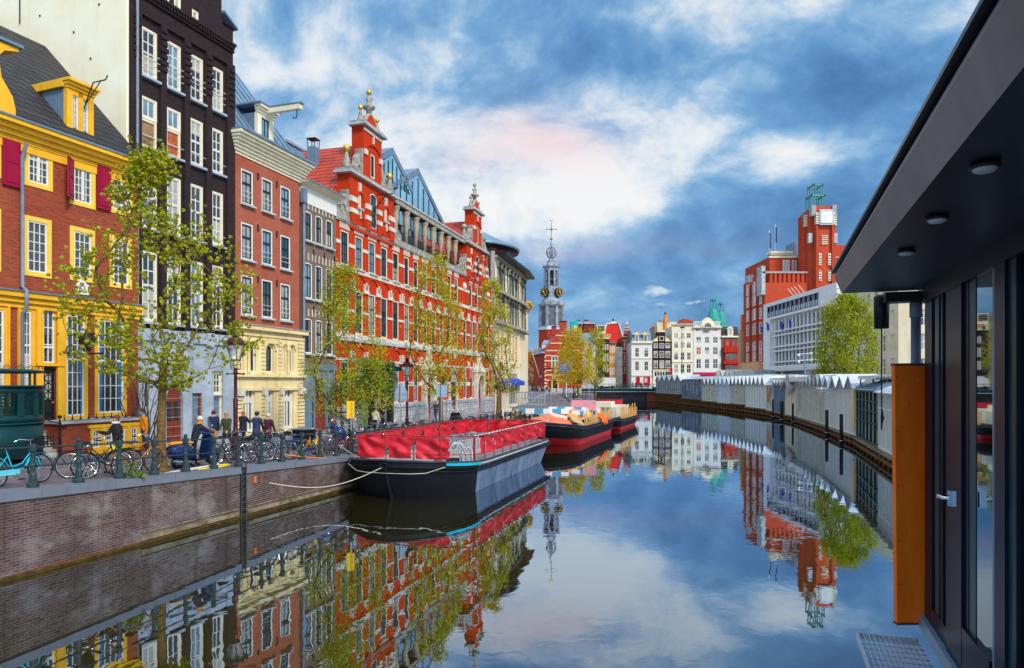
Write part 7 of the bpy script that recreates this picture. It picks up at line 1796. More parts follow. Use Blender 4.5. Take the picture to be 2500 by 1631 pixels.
# clear-ish glass for lanterns
_g,_nt2,_b=_nt('lantern_clear_glass'); _b.inputs['Transmission Weight'].default_value=.0; _b.inputs['Alpha'].default_value=.35; _b.inputs['Base Color'].default_value=(.75,.8,.75,1); _b.inputs['Roughness'].default_value=.08
M_['lampglass']=_g
lamp(575,2.5,'nearest crowned iron street lamp before the cream ground floor')
lamp(994,3.4,'second crowned street lamp, before the red building plinth',.95)
lamp(1222,2.2,'third crowned street lamp, behind the half bare tree',.98)
p=pt(1400.5,108); lamp(0,0,'far crowned street lamp beside the amber tree',1,p); p=pt(1320,150); lamp(0,0,'farthest crowned street lamp left of the guardhouse portal',1,p)
# ------------------------------------------------------------------ signs
def signpole(x,t,label,kind):
    b=qx(x,t); T=thing('sign_post',label,'sign',b,QA-R(90)); 
    return T,b
T,b=signpole(857,.55,'orange yellow notice sign on a thin pole beside the red boat rail','n'); zt=at(857,979,b.y).z-b.z; zb_=at(857,1021,b.y).z-b.z
MB().tube([(0,0,0),(0,0,zt)],.03,M_['steel'],8).build('pole',T); w=.30
o=MB().box(-w/2-.02,w/2,-.055,-.035,zb_,zt,plain('orange_yellow_sign',(.90,.50,.02),.5,.04,1)).build('board',T); o.rotation_euler=(0,0,R(22)); nl=8
g=MB(); rr=random.Random(6)
for i in range(11):
    z=zt-.05-i*(zt-zb_-.08)/11; u=-w*.45
    while u<w*(.38 if i%3 else .2):
        d_=rr.uniform(.012,.03); g.box(u,u+d_,-.0575,-.056,z-.016,z+rr.uniform(-.002,.004),M_['hullred'] if i==3 else M_['iron']); u+=d_+.008
g.build('illegible_print',T)
T,b=signpole(978,1.0,'back of a triangular road sign above a square plate','t'); z0=at(978,980,b.y).z-b.z; z1=at(978,960,b.y).z-b.z; z2=at(978,933,b.y).z-b.z; m=plain('grey_blue_sign_back',(.38,.50,.62),.5,.08,2)
MB().tube([(0,0,0),(0,0,z2)],.03,M_['steel'],8).build('pole',T); MB().box(-.34,.34,.035,.05,z0,z1,m).build('square_plate',T); MB().prism([(-.36,z1+.02),(.36,z1+.02),(0,z2+.02)],'y',.035,.05,m).build('triangle_plate',T)
g=MB(); g.tube([(-.34,.03,z1-.06),(.34,.03,z1-.06)],.012,M_['steel'],5); g.tube([(-.34,.03,z0+.08),(.34,.03,z0+.08)],.012,M_['steel'],5); g.build('brackets',T)
T,b=signpole(1077.5,.9,'back of an upright rectangular sign in front of the bushy tree trunk','r'); z0=at(1077,970,b.y).z-b.z; z1=at(1077,940,b.y).z-b.z
MB().tube([(0,0,0),(0,0,z1+.12)],.03,M_['steel'],8).build('pole',T); MB().box(-.33,.33,.035,.05,z0,z1,m).build('plate',T)
p=pt(1375,112); T=thing('direction_sign','large blue direction sign on a white pole before the guardhouse','sign',p); X=lambda x:(x-1375)/FP*112; Z=lambda y:HC+(HY-y)/FP*112-p.z
MB().box(X(1366),X(1394),0,.1,Z(910),Z(886),plain('blue_sign',(.01,.12,.75),.4,.05,1)).build('board',T); MB().tube([(X(1383),.15,0),(X(1383),.15,Z(888))],.09,M_['white'],8).build('pole',T)
g=MB()
for y,a,b_ in((893,1370,1385),(899,1368,1388),(905,1370,1380)): g.box(X(a),X(b_),-.02,-.003,Z(y)-.04,Z(y)+.04,M_['white'])
g.tube([(X(1390),-.01,Z(893)),(X(1386),-.01,Z(896)),(X(1390),-.01,Z(899))],.04,M_['white'],4); g.build('arrows',T)
p=pt(1438,98); T=thing('round_sign','round pale sign back on a grey pole by the far trees','sign',p); z=at(1438,943,98).z-p.z; g=MB(); g.tube([(0,0,0),(0,0,z+.3)],.05,M_['steel'],6); g.build('pole',T); MB().prism([(.36*math.cos(a*.3927),z+.36*math.sin(a*.3927)) for a in range(16)],'y',-.06,-.03,M_['steel']).build('disc',T)
T=thing('pharmacy_sign','round white and green illuminated shop sign on the red facade','sign'); F=Fac(PE0,PE1); u,z=F.hit(975,896,-.6); p=F.A+F.d*u-F.n*.6; T.location=(p.x,p.y,z); T.rotation_euler=(0,0,F.rz); g=MB(); g.box(-.3,.5,-.3,.3,-.3,.0,M_['green']); g.ball((0,-.3,-.15),.16,M_['white'],10); g.tube([(0,-.2,-.1),(0,.6,-.1)],.03,M_['iron'],5); g.build('sign_box',T)
# ------------------------------------------------------------------ urinal
def urinal():
    Y=20.4; T=thing('green_urinal','dark green perforated iron public urinal at the left edge','urinal',at(-40,HY,Y)*1,0); T.location.z=0
    zg_=zg(T.location.x,T.location.y); m=M_['green']; r=1.48; T.location.z=zg_; g=MB()
    for (z0,z1,rr_) in((.0,.18,r*.97),(.30,1.30,r),(1.30,1.36,r+.04),(1.36,1.58,r),(2.22,2.4,r),(2.4,2.46,r+.06)): g.lathe([(rr_,z0+.0),(rr_,z1)],m,40) if 0 else g.lathe([(rr_-.03,z0),(rr_,z0+.005),(rr_,z1-.005),(rr_-.03,z1)],m,40)
    n=16
    for k in range(n):
        a=2*math.pi*k/n+.1; g.box(r-.03,r+.012,-.10,.10,1.55,2.24,m,Matrix.Rotation(a,4,'Z'))
    g.box(r-.1,r,-.06,.06,0,.35,m); g.build('curved_wall',T)
    h=MB()
    for k in range(n):
        a0=2*math.pi*k/n+.1+.08; a1=2*math.pi*(k+1)/n+.1-.08
        K=7
        for s_ in(0,1):
            for i in range(-6,K+1):
                pts=[]
                for j in range(6):
                    z=1.58+.64*j/5; f=(i+ (j*1.2 if s_==0 else (5-j)*1.2))/K
                    if 0<=f<=1: pts.append(((r-.01)*math.cos(a0+(a1-a0)*f),(r-.01)*math.sin(a0+(a1-a0)*f),z))
                if len(pts)>1: h.tube(pts,.013,m,3,caps=False)
    h.build('lattice',T)
    c=MB(); c.lathe([(r*.9,2.82),(r+.05,2.84),(r+.05,2.9),(r*.8,2.95)],m,40)
    for k in range(6):
        a=k*math.pi/3; c.tube([((r-.1)*math.cos(a),(r-.1)*math.sin(a),2.4),((r-.1)*math.cos(a),(r-.1)*math.sin(a),2.85)],.03,m,6)
    c.build('roof_ring',T)
    c=MB()
    for k in range(24): 
        a=k*math.pi/12; c.ring((r*.95*math.cos(a),r*.95*math.sin(a),2.95),.11,.01,M_['iron'],'x' if abs(math.cos(a))>.7 else 'y',6,4,0,math.pi)
    c.pieces('cresting_hoop',T)
urinal()
# ------------------------------------------------------------------ bicycles
WH={}
def wheelmesh(r,tyrem,key):
    if key in WH: return WH[key]
    g=MB(); g.ring((0,0,0),r-.018,.019,tyrem,'y',26,6); g.ring((0,0,0),r-.045,.012,M_['chrome'],'y',26,5); g.tube([(0,-.04,0),(0,.04,0)],.022,M_['chrome'],6)
    for k in range(14):
        a=k*math.pi*2/14; g.tube([(0,.02*(-1)**k,0),((r-.045)*math.cos(a),0,(r-.045)*math.sin(a))],.0025,M_['chrome'],3,caps=False)
    o=g.build('wheel'); WH[key]=o.data; bpy.data.objects.remove(o); return WH[key]
def bike(label,pos,rz,fm,tyre='rubber',basket=None,saddle='black',stepthrough=True,lean=6,steer=0,rack=True,far=False,group=None,chaincase=None,crate=False,child=None):
    T=thing('bicycle',label,'bicycle',pos,rz,group); T.rotation_euler=(R(lean),0,rz)
    r=.35; fx_,rx_=.55,-.55; m=fm
    for x,nm in((rx_,'rear'),(fx_,'front')):
        o=bpy.data.objects.new('wheel',wheelmesh(r,M_[tyre] if isinstance(tyre,str) else tyre,str(tyre))); COL.objects.link(o); o.parent=T; o.location=(x,0,r)
        if nm=='front': o.rotation_euler=(0,0,R(steer))
    g=MB(); bb=(-.08,0,.30); st=(-.22,0,.80); hd=(.36,0,.88); hl=(.40,0,.70)
    g.tube([bb,st],.017,m,7); g.tube([hd,hl],.021,m,7)
    if stepthrough: g.tube([hl,(.18,0,.42),bb],.02,m,7); g.tube([(.375,0,.80),(.12,0,.52),(-.12,0,.45)],.015,m,7)
    else: g.tube([hl,bb],.02,m,7); g.tube([hd,(-.2,0,.80)],.018,m,7)
    for s in(-.045,.045): g.tube([bb,(rx_,s,r)],.010,m,5); g.tube([(-.2,0,.72),(rx_,s,r)],.009,m,5); g.tube([hl,(.47,s,.6),(fx_,s,r)],.013,m,6)
    for x in(rx_,fx_): g.ring((x,0,r),r+.025,.013,m,'y',12,5,R(20) if x<0 else R(40),R(200) if x<0 else R(170))
    g.build('frame',T)
    g=MB(); g.tube([hd,(.34,0,1.02)],.013,M_['chrome'],6); g.tube([(.14,-.28,1.03),(.26,-.24,1.08),(.36,-.08,1.05),(.36,.08,1.05),(.26,.24,1.08),(.14,.28,1.03)],.011,M_['chrome'],6)
    for s in(-1,1): g.tube([(.14,s*.28,1.03),(.02,s*.29,1.01)],.017,M_['black'],6)
    g.ball((.46,0,.86),.045,M_['chrome'],8); g.build('handlebar',T)
    g=MB(); g.prism([(-.40,-.10),(-.36,-.12),(-.14,-.03),(-.08,-.02),(-.08,.02),(-.14,.03),(-.36,.12),(-.40,.10)],'z',.89,.945,M_[saddle]); g.tube([st,(-.24,0,.9)],.013,M_['chrome'],6); g.build('saddle',T,bevel=.012)
    g=MB(); g.ring((-.08,-.05,.30),.09,.012,M_['chrome'],'y',12,5); g.tube([(-.08,-.07,.3),(-.0,-.09,.16)],.01,M_['chrome'],5); g.tube([(-.08,.07,.3),(-.16,.09,.44)],.01,M_['chrome'],5); g.box(-.06,.05,-.16,-.08,.14,.17,M_['black']); g.box(-.22,-.11,.08,.16,.43,.46,M_['black'])
    if chaincase: g.box(-.56,.02,-.06,-.045,.27,.40,chaincase)
    g.build('crank',T)
    if rack:
        g=MB()
        for s in(-.06,.06): g.tube([(-.3,s,.74),(-.85,s,.74),(rx_-.05,s,r)],.007,M_['black'],4)
        for x in(-.4,-.55,-.7,-.83): g.tube([(x,-.06,.74),(x,.06,.74)],.006,M_['black'],4)
        g.tube([(-.15,.1,.30),(-.22,.2,.02)],.01,M_['black'],5); g.build('rack',T)
    if crate:
        g=MB(); x0,x1,y0,y1,z0,z1=.36,.80,-.2,.2,.84,1.10; k=M_['black']
        g.box(x0,x1,y0,y1,z0,z0+.015,k)
        for z in(z0+.06,z0+.13,z0+.2,z1-.01): g.box(x0,x1,y0,y0+.012,z,z+.03,k); g.box(x0,x1,y1-.012,y1,z,z+.03,k); g.box(x0,x0+.012,y0,y1,z,z+.03,k); g.box(x1-.012,x1,y0,y1,z,z+.03,k)
        for i in range(6): g.box(x0+i*(x1-x0-.02)/5,x0+.02+i*(x1-x0-.02)/5,y0-.002,y0+.014,z0,z1,k); g.box(x0+i*(x1-x0-.02)/5,x0+.02+i*(x1-x0-.02)/5,y1-.014,y1+.002,z0,z1,k)
        g.build('crate',T)
    return T
BB=M_; bk='bicycles parked along the quay railing'
teal=plain('turquoise_bike_paint',(.02,.42,.55),.35,.12,5); yel=plain('yellow_bike_paint',(.85,.42,.01),.35,.12,5); tan=plain('tan_orange_bike_paint',(.55,.20,.05),.4,.15,5); bl=plain('blue_bike_paint',(.02,.10,.38),.35,.15,5); redp=plain('red_bike_paint',(.42,.02,.03),.35,.15,5); gy=plain('grey_bike_paint',(.20,.22,.24),.35,.15,5)
def bk_at(x,t,label,fm,da=0,flip=0,**k):
    p=qx(x,t); return bike(label,p,QA+R(da)+(math.pi if flip else 0),fm,group=bk,**k)
bk_at(45,1.05,'turquoise step-through bicycle with a black crate, nearest the urinal',teal,0,0,crate=True,lean=-5,steer=8,chaincase=plain('pale_blue_chaincase',(.15,.60,.70),.35,.1,5))
bk_at(232,1.25,'black bicycle leaning by the second rail post',M_['black'],-38,0,lean=-12,steer=-15)
bk_at(266,.95,'black and chrome bicycle between the second and third rail posts',M_['black'],-20,1,lean=9)
bk_at(335,1.05,'tan orange framed bicycle beside the big street tree',tan,2,0,lean=5,tyre=plain('brown_tyre',(.10,.05,.025),.7,.2,8),stepthrough=False)
bk_at(566,1.35,'dark bicycle behind the street lamp base',M_['black'],-30,0,lean=-8)
bk_at(612,1.15,'black bicycle with tall curved handlebar by the eighth post',M_['black'],-35,1,lean=10,steer=12)
bk_at(640,1.3,'grey bicycle in the dark cluster by the lamp',gy,-45,0,lean=-9)
bk_at(668,1.2,'black bicycle at the right end of the dark cluster',M_['black'],-50,0,lean=8,steer=-20)
bk_at(688,1.7,'blue black bicycle standing across the street edge',bl,-70,0,lean=-6)
bk_at(760,.95,'yellow bicycle with navy chain case beside the railing',yel,4,0,lean=5,chaincase=plain('navy_chaincase',(.02,.04,.16),.3,.1,5),saddle='brownred')
bk_at(800,1.5,'blue bicycle behind the yellow one',bl,-20,1,lean=-6)
bk_at(838,.95,'red brown bicycle nearest the red boat rail',redp,-30,0,lean=9,tyre=bpy.data.materials['brown_tyre'])
T=bk_at(848,1.1,'upended bicycle hanging on the railing behind the notice sign',gy,-25,0,lean=4,tyre=bpy.data.materials['brown_tyre']); T.location.z+=.85
cs_=[(872,1.3,'black'),(890,2.0,'bl'),(905,1.4,'black'),(922,2.2,'gy'),(938,1.3,'black'),(952,2.0,'black'),(968,1.4,'gy'),(985,2.1,'bl'),(1000,1.5,'black'),(1018,2.2,'black'),(1035,1.2,'gy')]
ords=['first','second','third','fourth','fifth','sixth','seventh','eighth','ninth','tenth','eleventh']
for i,(x,t,c) in enumerate(cs_):
    bk_at(x,t,'%s %s bicycle from the left in the row behind the red boat rail'%(ords[i],{'black':'black','bl':'blue','gy':'grey'}[c]),{'black':M_['black'],'bl':bl,'gy':gy}[c],-60+(i*37)%50,i%2,lean=(-1)**i*6,steer=(i*23)%40-20)
for i,(x,t,c) in enumerate(((1155,1.3,'gy'),(1175,1.5,'black'),(1190,1.3,'bl'),(1228,1.4,'black'),(1245,1.2,'bl'))):
    bk_at(x,t,'%s %s bicycle from the left around the half bare tree'%(ords[i],{'black':'black','bl':'blue','gy':'grey'}[c]),{'black':M_['black'],'bl':bl,'gy':gy}[c],-30+(i*41)%60,i%2,lean=(-1)**i*6)
# bicycles on the far bank and the bridge
fb=[(1402,110),(1408,108),(1418,112),(1426,106),(1432,110),(1441,107),(1380,130),(1388,128)]
for i,(x,Y) in enumerate(fb):
    p=pt(x,Y); b_=bike('%s dark bicycle from the left under the far bank trees'%ords[i],p,R(20+i*47),[M_['black'],bl,gy,M_['black']][i%4],group='bicycles parked under the far trees')
for i in range(12):
    x=1512+i*6.6; p=at(x,HY,166.4); p.z=2.95; b_=bike('bicycle parked against the far canal bridge railing',p,R(5+(i*53)%50),[bl,redp,gy,M_['black'],teal][i%5],group='bicycles on the canal bridge')
# ------------------------------------------------------------------ scooters
def scooter(label,pos,rz,bm,seatm,covered=False):
    T=thing('motor_scooter',label,'scooter',pos,rz); T.rotation_euler=(R(-4),0,rz)
    for x in(-.62,.66):
        g=MB(); g.ring((0,0,0),.17,.062,M_['rubber'],'y',22,8); g.lathe([(.12,-.035),(.125,.035)],M_['steel'],16,M=Matrix.Rotation(R(90),4,'X'))
        for k in range(5): g.box(-.016,.016,-.045,.045,.0,.12,M_['chrome'],Matrix.Rotation(k*2*math.pi/5,4,'Y'))
        g.ring((0,0,0),.12,.018,M_['chrome'],'y',18,5); g.build('wheel',T,(x,0,.23))
    g=MB(); 
    def hullx(secs,m):
        vs=[];fs=[];n=12
        for (x,w,zb_,zt_) in secs:
            for k in range(n):
                a=2*math.pi*k/n; c,s=math.cos(a),math.sin(a); vs.append((x,w*abs(c)**.7*(1 if c>0 else -1),(zb_+zt_)/2+(zt_-zb_)/2*abs(s)**.8*(1 if s>0 else -1)))
        for i in range(len(secs)-1):
            for k in range(n): fs.append((i*n+k,i*n+(k+1)%n,(i+1)*n+(k+1)%n,(i+1)*n+k))
        fs.append(tuple(range(n))); fs.append(tuple(range((len(secs)-1)*n,len(secs)*n))[::-1]); g.add(vs,fs,m,True)
    hullx([(-.95,.10,.55,.70),(-.85,.20,.34,.76),(-.6,.25,.28,.78),(-.3,.22,.26,.76),(-.12,.14,.24,.66),(-.05,.12,.22,.34)],bm)
    hullx([(-.15,.15,.20,.27),(.1,.17,.20,.27),(.35,.17,.22,.30)],M_['black'])
    g.prism([(.30,.22),(.36,.24),(.54,.88),(.50,.98),(.42,.92),(.28,.36)],'y',-.20,.20,bm)
    hullx([(.42,.06,.36,.52),(.55,.10,.34,.58),(.72,.10,.34,.54),(.88,.05,.30,.42)],bm)
    g.build('body',T,bevel=.0); g=MB(); hullx([(-.92,.08,.74,.80),(-.8,.15,.75,.86),(-.5,.17,.75,.87),(-.25,.15,.75,.86),(-.1,.08,.74,.82)],seatm); g.build('seat',T)
    g=MB(); hullx([(.36,.08,.94,1.05),(.46,.16,.92,1.10),(.56,.09,.94,1.06)],bm); g.ball((.58,0,1.0),.07,M_['lampglass'],10); g.tube([(.40,-.34,1.06),(.46,-.1,1.04),(.46,.1,1.04),(.40,.34,1.06)],.014,M_['black'],6)
    for s in(-1,1): g.tube([(.44,s*.22,1.06),(.42,s*.3,1.24)],.007,M_['chrome'],5); g.ball((.42,s*.31,1.27),.055,M_['chrome'],8,sc=(.4,1,.8))
    g.build('handlebar',T); g=MB(); pts=[]; vs=[];fs=[]
    for i in range(5):
        for j in range(7): a=(j-3)/3*.7; vs.append((.60+.05*math.cos(a)-i*.045,.24*math.sin(a)*(1-.05*i),1.08+i*.12))
    for i in range(4):
        for j in range(6): fs.append((i*7+j,i*7+j+1,(i+1)*7+j+1,(i+1)*7+j))
    g.add(vs,fs,M_['lampglass'],True); g.build('windscreen',T)
    g=MB(); g.tube([(.6,0,.9),(.66,.08,.4),(.66,.08,.23)],.022,M_['steel'],6); g.tube([(-.3,-.22,.2),(-.75,-.24,.22),(-.95,-.24,.27)],[.03,.055,.045],M_['chrome'],8); g.tube([(-.1,.12,.2),(-.18,.22,.02)],.012,M_['steel'],5); g.build('exhaust_and_fork',T)
    return T
p=qx(478,1.35); scooter('blue motor scooter with an orange seat and windscreen beside the railing',p,QA+R(-8),plain('metallic_blue_paint',(.008,.028,.10),.18,.2,3,metal=.3,coat=.6),plain('orange_leather',(.70,.26,.03),.5,.12,4))
p=qx(1122,2.6); scooter('black covered motor scooter on the street behind the red boat rail',p,QA+R(30),M_['black'],M_['black'])
p=qx(1108,2.9); scooter('second black motor scooter left of the covered one',p,QA+R(20),M_['black'],M_['black'])
# white board and yellow hose lying on the coping
p=qx(500,.75); T=thing('mooring_fender_board','white bar and yellow hose lying on the quay edge by the scooter','hose',p,QA); g=MB(); g.tube([(-1.6,-.05,.04),(.6,.0,.06)],.035,M_['white'],8); g.build('white_bar',T); g=MB(); g.tube([(-.5,-.2,.03),(.3,-.32,.03),(.8,-.25,.03),(.85,-.05,.03),(.4,.05,.03)],.03,plain('yellow_hose',(.80,.58,.02),.5,.1,4),8); g.build('hose',T)
# bins and stroller
p=qx(742,3.6); T=thing('litter_bin','dark blue box bin by the narrow house shopfront','bin',p,QA); g=MB(); g.box(-.45,.45,-.3,.3,.05,.95,M_['black']); g.box(-.48,.48,-.33,.33,.951,1.0,M_['lead']); g.build('bin_body',T)
T=thing('planter','small round leafy planter by the shopfront door','planter',qx(808,5.2)); g=MB(); g.lathe([(.16,0),(.22,.35)],M_['gstone'],12); g.build('pot',T); g=MB(); rr=random.Random(2); vs=[];fs=[]
for i in range(240):
    u=Vector((rr.gauss(0,1),rr.gauss(0,1),rr.gauss(0,1))).normalized(); c=u*.26+Vector((0,0,.6)); a=u.orthogonal().normalized(); b_=u.cross(a); o=len(vs); vs+=[c-a*.04,c-b_*.03,c+a*.04,c+b_*.03]; fs.append((o,o+1,o+2,o+3))
g.add(vs,fs,LM['hedge']); g.build('foliage',T)
# ------------------------------------------------------------------ building-site fences, gate and materials near the half bare tree
def fence(x0,x1,t0,t1,label,h=1.9,n=3):
    a=qx(x0,t0);b_=qx(x1,t1); d=b_-a; T=thing('mesh_fence',label,'fence',a,math.atan2(d.y,d.x),'steel site fences behind the boats'); L_=Vector(d[:2]).length; g=MB(); m=M_['steel']
    for i in range(n+1): g.tube([(L_*i/n,0,0),(L_*i/n,0,h)],.025,m,6)
    g.tube([(0,0,h),(L_,0,h)],.022,m,6); g.tube([(0,0,.15),(L_,0,.15)],.022,m,6); g.build('frame',T); g=MB(); k=int(L_/.22)
    for i in range(1,k): g.tube([(L_*i/k,0,.15),(L_*i/k,0,h)],.006,m,3)
    for i in range(1,9): g.tube([(0,0,.15+i*(h-.15)/9),(L_,0,.15+i*(h-.15)/9)],.005,m,3)
    g.build('mesh',T)
fence(1020,1175,6.2,6.0,'steel mesh fence along the grey plinth of the red building',1.7,5)
fence(1183,1213,4.0,4.0,'steel mesh fence gate left of the half bare tree',2.1,1)
fence(1228,1300,4.2,3.0,'steel mesh fence right of the half bare tree',2.2,4)
fence(1300,1345,3.0,1.2,'steel mesh fence before the pale sloping cover',2.1,3)
fence(1345,1420,1.2,.6,'low steel crowd barrier by the far trees',1.5,5)
p=qx(1300,2.0); T=thing('steel_cage','leaning galvanised steel cage trolley with a green base','cage',p,QA+R(-80)); g=MB(); m=M_['steel']
for i in range(9): g.tube([(-1.1+i*.275,0,.5),(-1.25+i*.275,0,2.3)],.028,m,5); g.tube([(-1.1+i*.275,.8,.5),(-1.25+i*.275,.8,2.3)],.022,m,5)
for z in(.6,1.2,1.75,2.25):
    for y in(0,.8): g.tube([(-1.1-.08*z,y,z),(1.1-.08*z,y,z)],.028,m,5)
g.build('cage_frame',T); g=MB(); g.box(-1.15,1.1,-.1,.9,.3,.5,M_['orange']); g.box(-1.16,1.11,-.11,.91,.502,.75,plain('bright_green_paint',(.02,.40,.08),.5,.1,2)); g.build('base_panel',T)
p=qx(1262,2.2); T=thing('stone_pallet','stack of pale rubble and sacks behind the first boat','rubble pile',p,QA+R(-70)); rr=random.Random(9); g=MB()
for i in range(26):
    M=Matrix.Translation((rr.uniform(-1.6,1.6),rr.uniform(-.6,.6),.15+rr.random()*.75))@Matrix.Rotation(rr.uniform(-.3,.3),4,'X')@Matrix.Rotation(rr.uniform(0,3),4,'Z'); s=rr.uniform(.25,.5); g.box(-s,s,-s*.6,s*.6,-.14,.14,rr.choice([M_['offw'],M_['bstone'],M_['wood']]),M)
g.build('rubble',T)
p=qx(1345,3.4); T=thing('sloping_cover','large lilac grey arched cover sheet over stored material','cover',p,R(90)); g=MB(); vs=[];fs=[]
for i in range(13):
    for j in range(7):
        a=i/12; vs.append((-3+j*1.0,4.2*(a-.5)*-1,2.05*math.sin(math.pi*(.08+.84*a))**.5))
for i in range(12):
    for j in range(6): fs.append((i*7+j,i*7+j+1,(i+1)*7+j+1,(i+1)*7+j))
g.add(vs,fs,plain('lilac_grey_sheet',(.34,.30,.40),.7,.12,1.5),True); g.build('sheet',T,rz=R(-90) if 0 else 0)
for x,y,nm,c,s in((1402,1.3,'white caravan body covered in pale boards on the far quay',M_['white'],1),(1480,0,'white box truck body parked on the bridge',M_['white'],2)):
    if s==2:
        p=at(1460,HY,168.5); T=thing('white_truck_box',nm,'truck',(p.x,p.y,2.95)); X=lambda x_:(x_-1460)/FP*168.5; Z=lambda y_:HC+(HY-y_)/FP*168.5-2.95
        g=MB(); g.prism([(X(1461),.5),(X(1503),.5),(X(1503),Z(921)),(X(1475),Z(922)),(X(1461),Z(929))],'y',0,2.5,M_['white']); g.build('box_body',T,bevel=.05); g=MB(); g.box(X(1462),X(1502),.1,2.4,.3,.5,M_['iron'])
        for x_ in(1468,1494): g.lathe([(.42,-.1),(.42,.15)],M_['rubber'],14,(X(x_),.1,.45),M=None) if 0 else g.ring((X(x_),.0,.42),.3,.13,M_['rubber'],'y',16,6)
        g.box(X(1461),X(1503),-.02,0,Z(922),Z(920.5),M_['lead']); g.build('chassis',T)
# ------------------------------------------------------------------ boats
def hullmb(T,wd,dk,L_,tip,rake_end,zt,ztip,mat_up,mat_low,zsplit,mrim,names=('hull','rub_rail','deck'),wlin=.25,tiprake=1.0,endround=.5,band=None,lowlen=None):
    """hull along local +x (away from the camera), y to the left; x=0 at the bow corners, tip in front (negative x)"""
    ts=[]
    def half(x):
        if x<0: 
            t=-x/tip; return wd*max(0.0,(1-t**2.1))**.62 if t<1 else 0
        if x>L_-endround*2: t=(x-(L_-endround*2))/(endround*2); return wd*(1-.30*t*t)
        return wd
    def sheer(x):
        t=max(0,(1.5-x)/(1.5+tip)); return zt+(ztip-zt)*t*t
    xs=[-tip]+[-tip*(1-.5**i) if 0 else -tip*math.cos(math.pi/2*i/9) for i in range(1,9)]+[0]+[L_*i/10 for i in range(1,11)]
    rows=[];n=len(xs)
    # levels from the deck down to below water
    lv=[0,.12,.30,.55,.8,1.0]
    g=MB(); vs=[];fs=[]
    for i,x in enumerate(xs):
        w=half(x); z1=sheer(x); ring=[]
        for s in(-1,1):
            for t in lv:
                z=z1+(-.35-z1)*t; tt=max(0,(t-.12)/.88)
                fwd= tiprake*tt**1.3*max(0,(1-(x+tip)/(tip+2.0))) ; aft=-rake_end*tt*max(0,(x-(L_-3))/3)
                ww=max(.0,w-wlin*tt) if w>.01 else 0
                vs.append((x+fwd+aft,s*ww,z))
    m=len(lv)
    def id_(i,s,k): return i*2*m+(0 if s<0 else m)+k
    for k in range(m-1):
        zc=[]
        for i in range(n-1):
            for s in(-1,1):
                a,b,c,d=id_(i,s,k),id_(i+1,s,k),id_(i+1,s,k+1),id_(i,s,k+1)
                zavg=sum(vs[q][2] for q in(a,b,c,d))/4
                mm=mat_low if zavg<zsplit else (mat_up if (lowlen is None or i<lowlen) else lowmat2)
                g.add([vs[q] for q in(a,b,c,d)],[(0,1,2,3)],mm,True)
        a,b,c,d=id_(n-1,-1,k),id_(n-1,1,k),id_(n-1,1,k+1),id_(n-1,-1,k+1); g.add([vs[q] for q in(a,b,c,d)],[(0,1,2,3)],mat_up)
    g.build('hull',T)
    g=MB()
    for i in range(n-1):
        a,b=id_(i,-1,0),id_(i,1,0); c,d=id_(i+1,1,0),id_(i+1,-1,0)
        g.add([Vector(vs[q])-Vector((0,0,.10)) for q in(a,b,c,d)],[(0,1,2,3)],M_['deck'])
    g.build('deck',T)
    g=MB()
    for s in(-1,1): 
        pl=[vs[id_(i,s,0)] for i in range(n)]
        g.tube([(p[0],p[1],p[2]) for p in pl],.045,mrim,8)
    g.tube([vs[id_(n-1,-1,0)],vs[id_(n-1,1,0)]],.045,mrim,8)
    g.build('gunwale',T)
    return vs,id_,n,xs,half,sheer
lowmat2=None
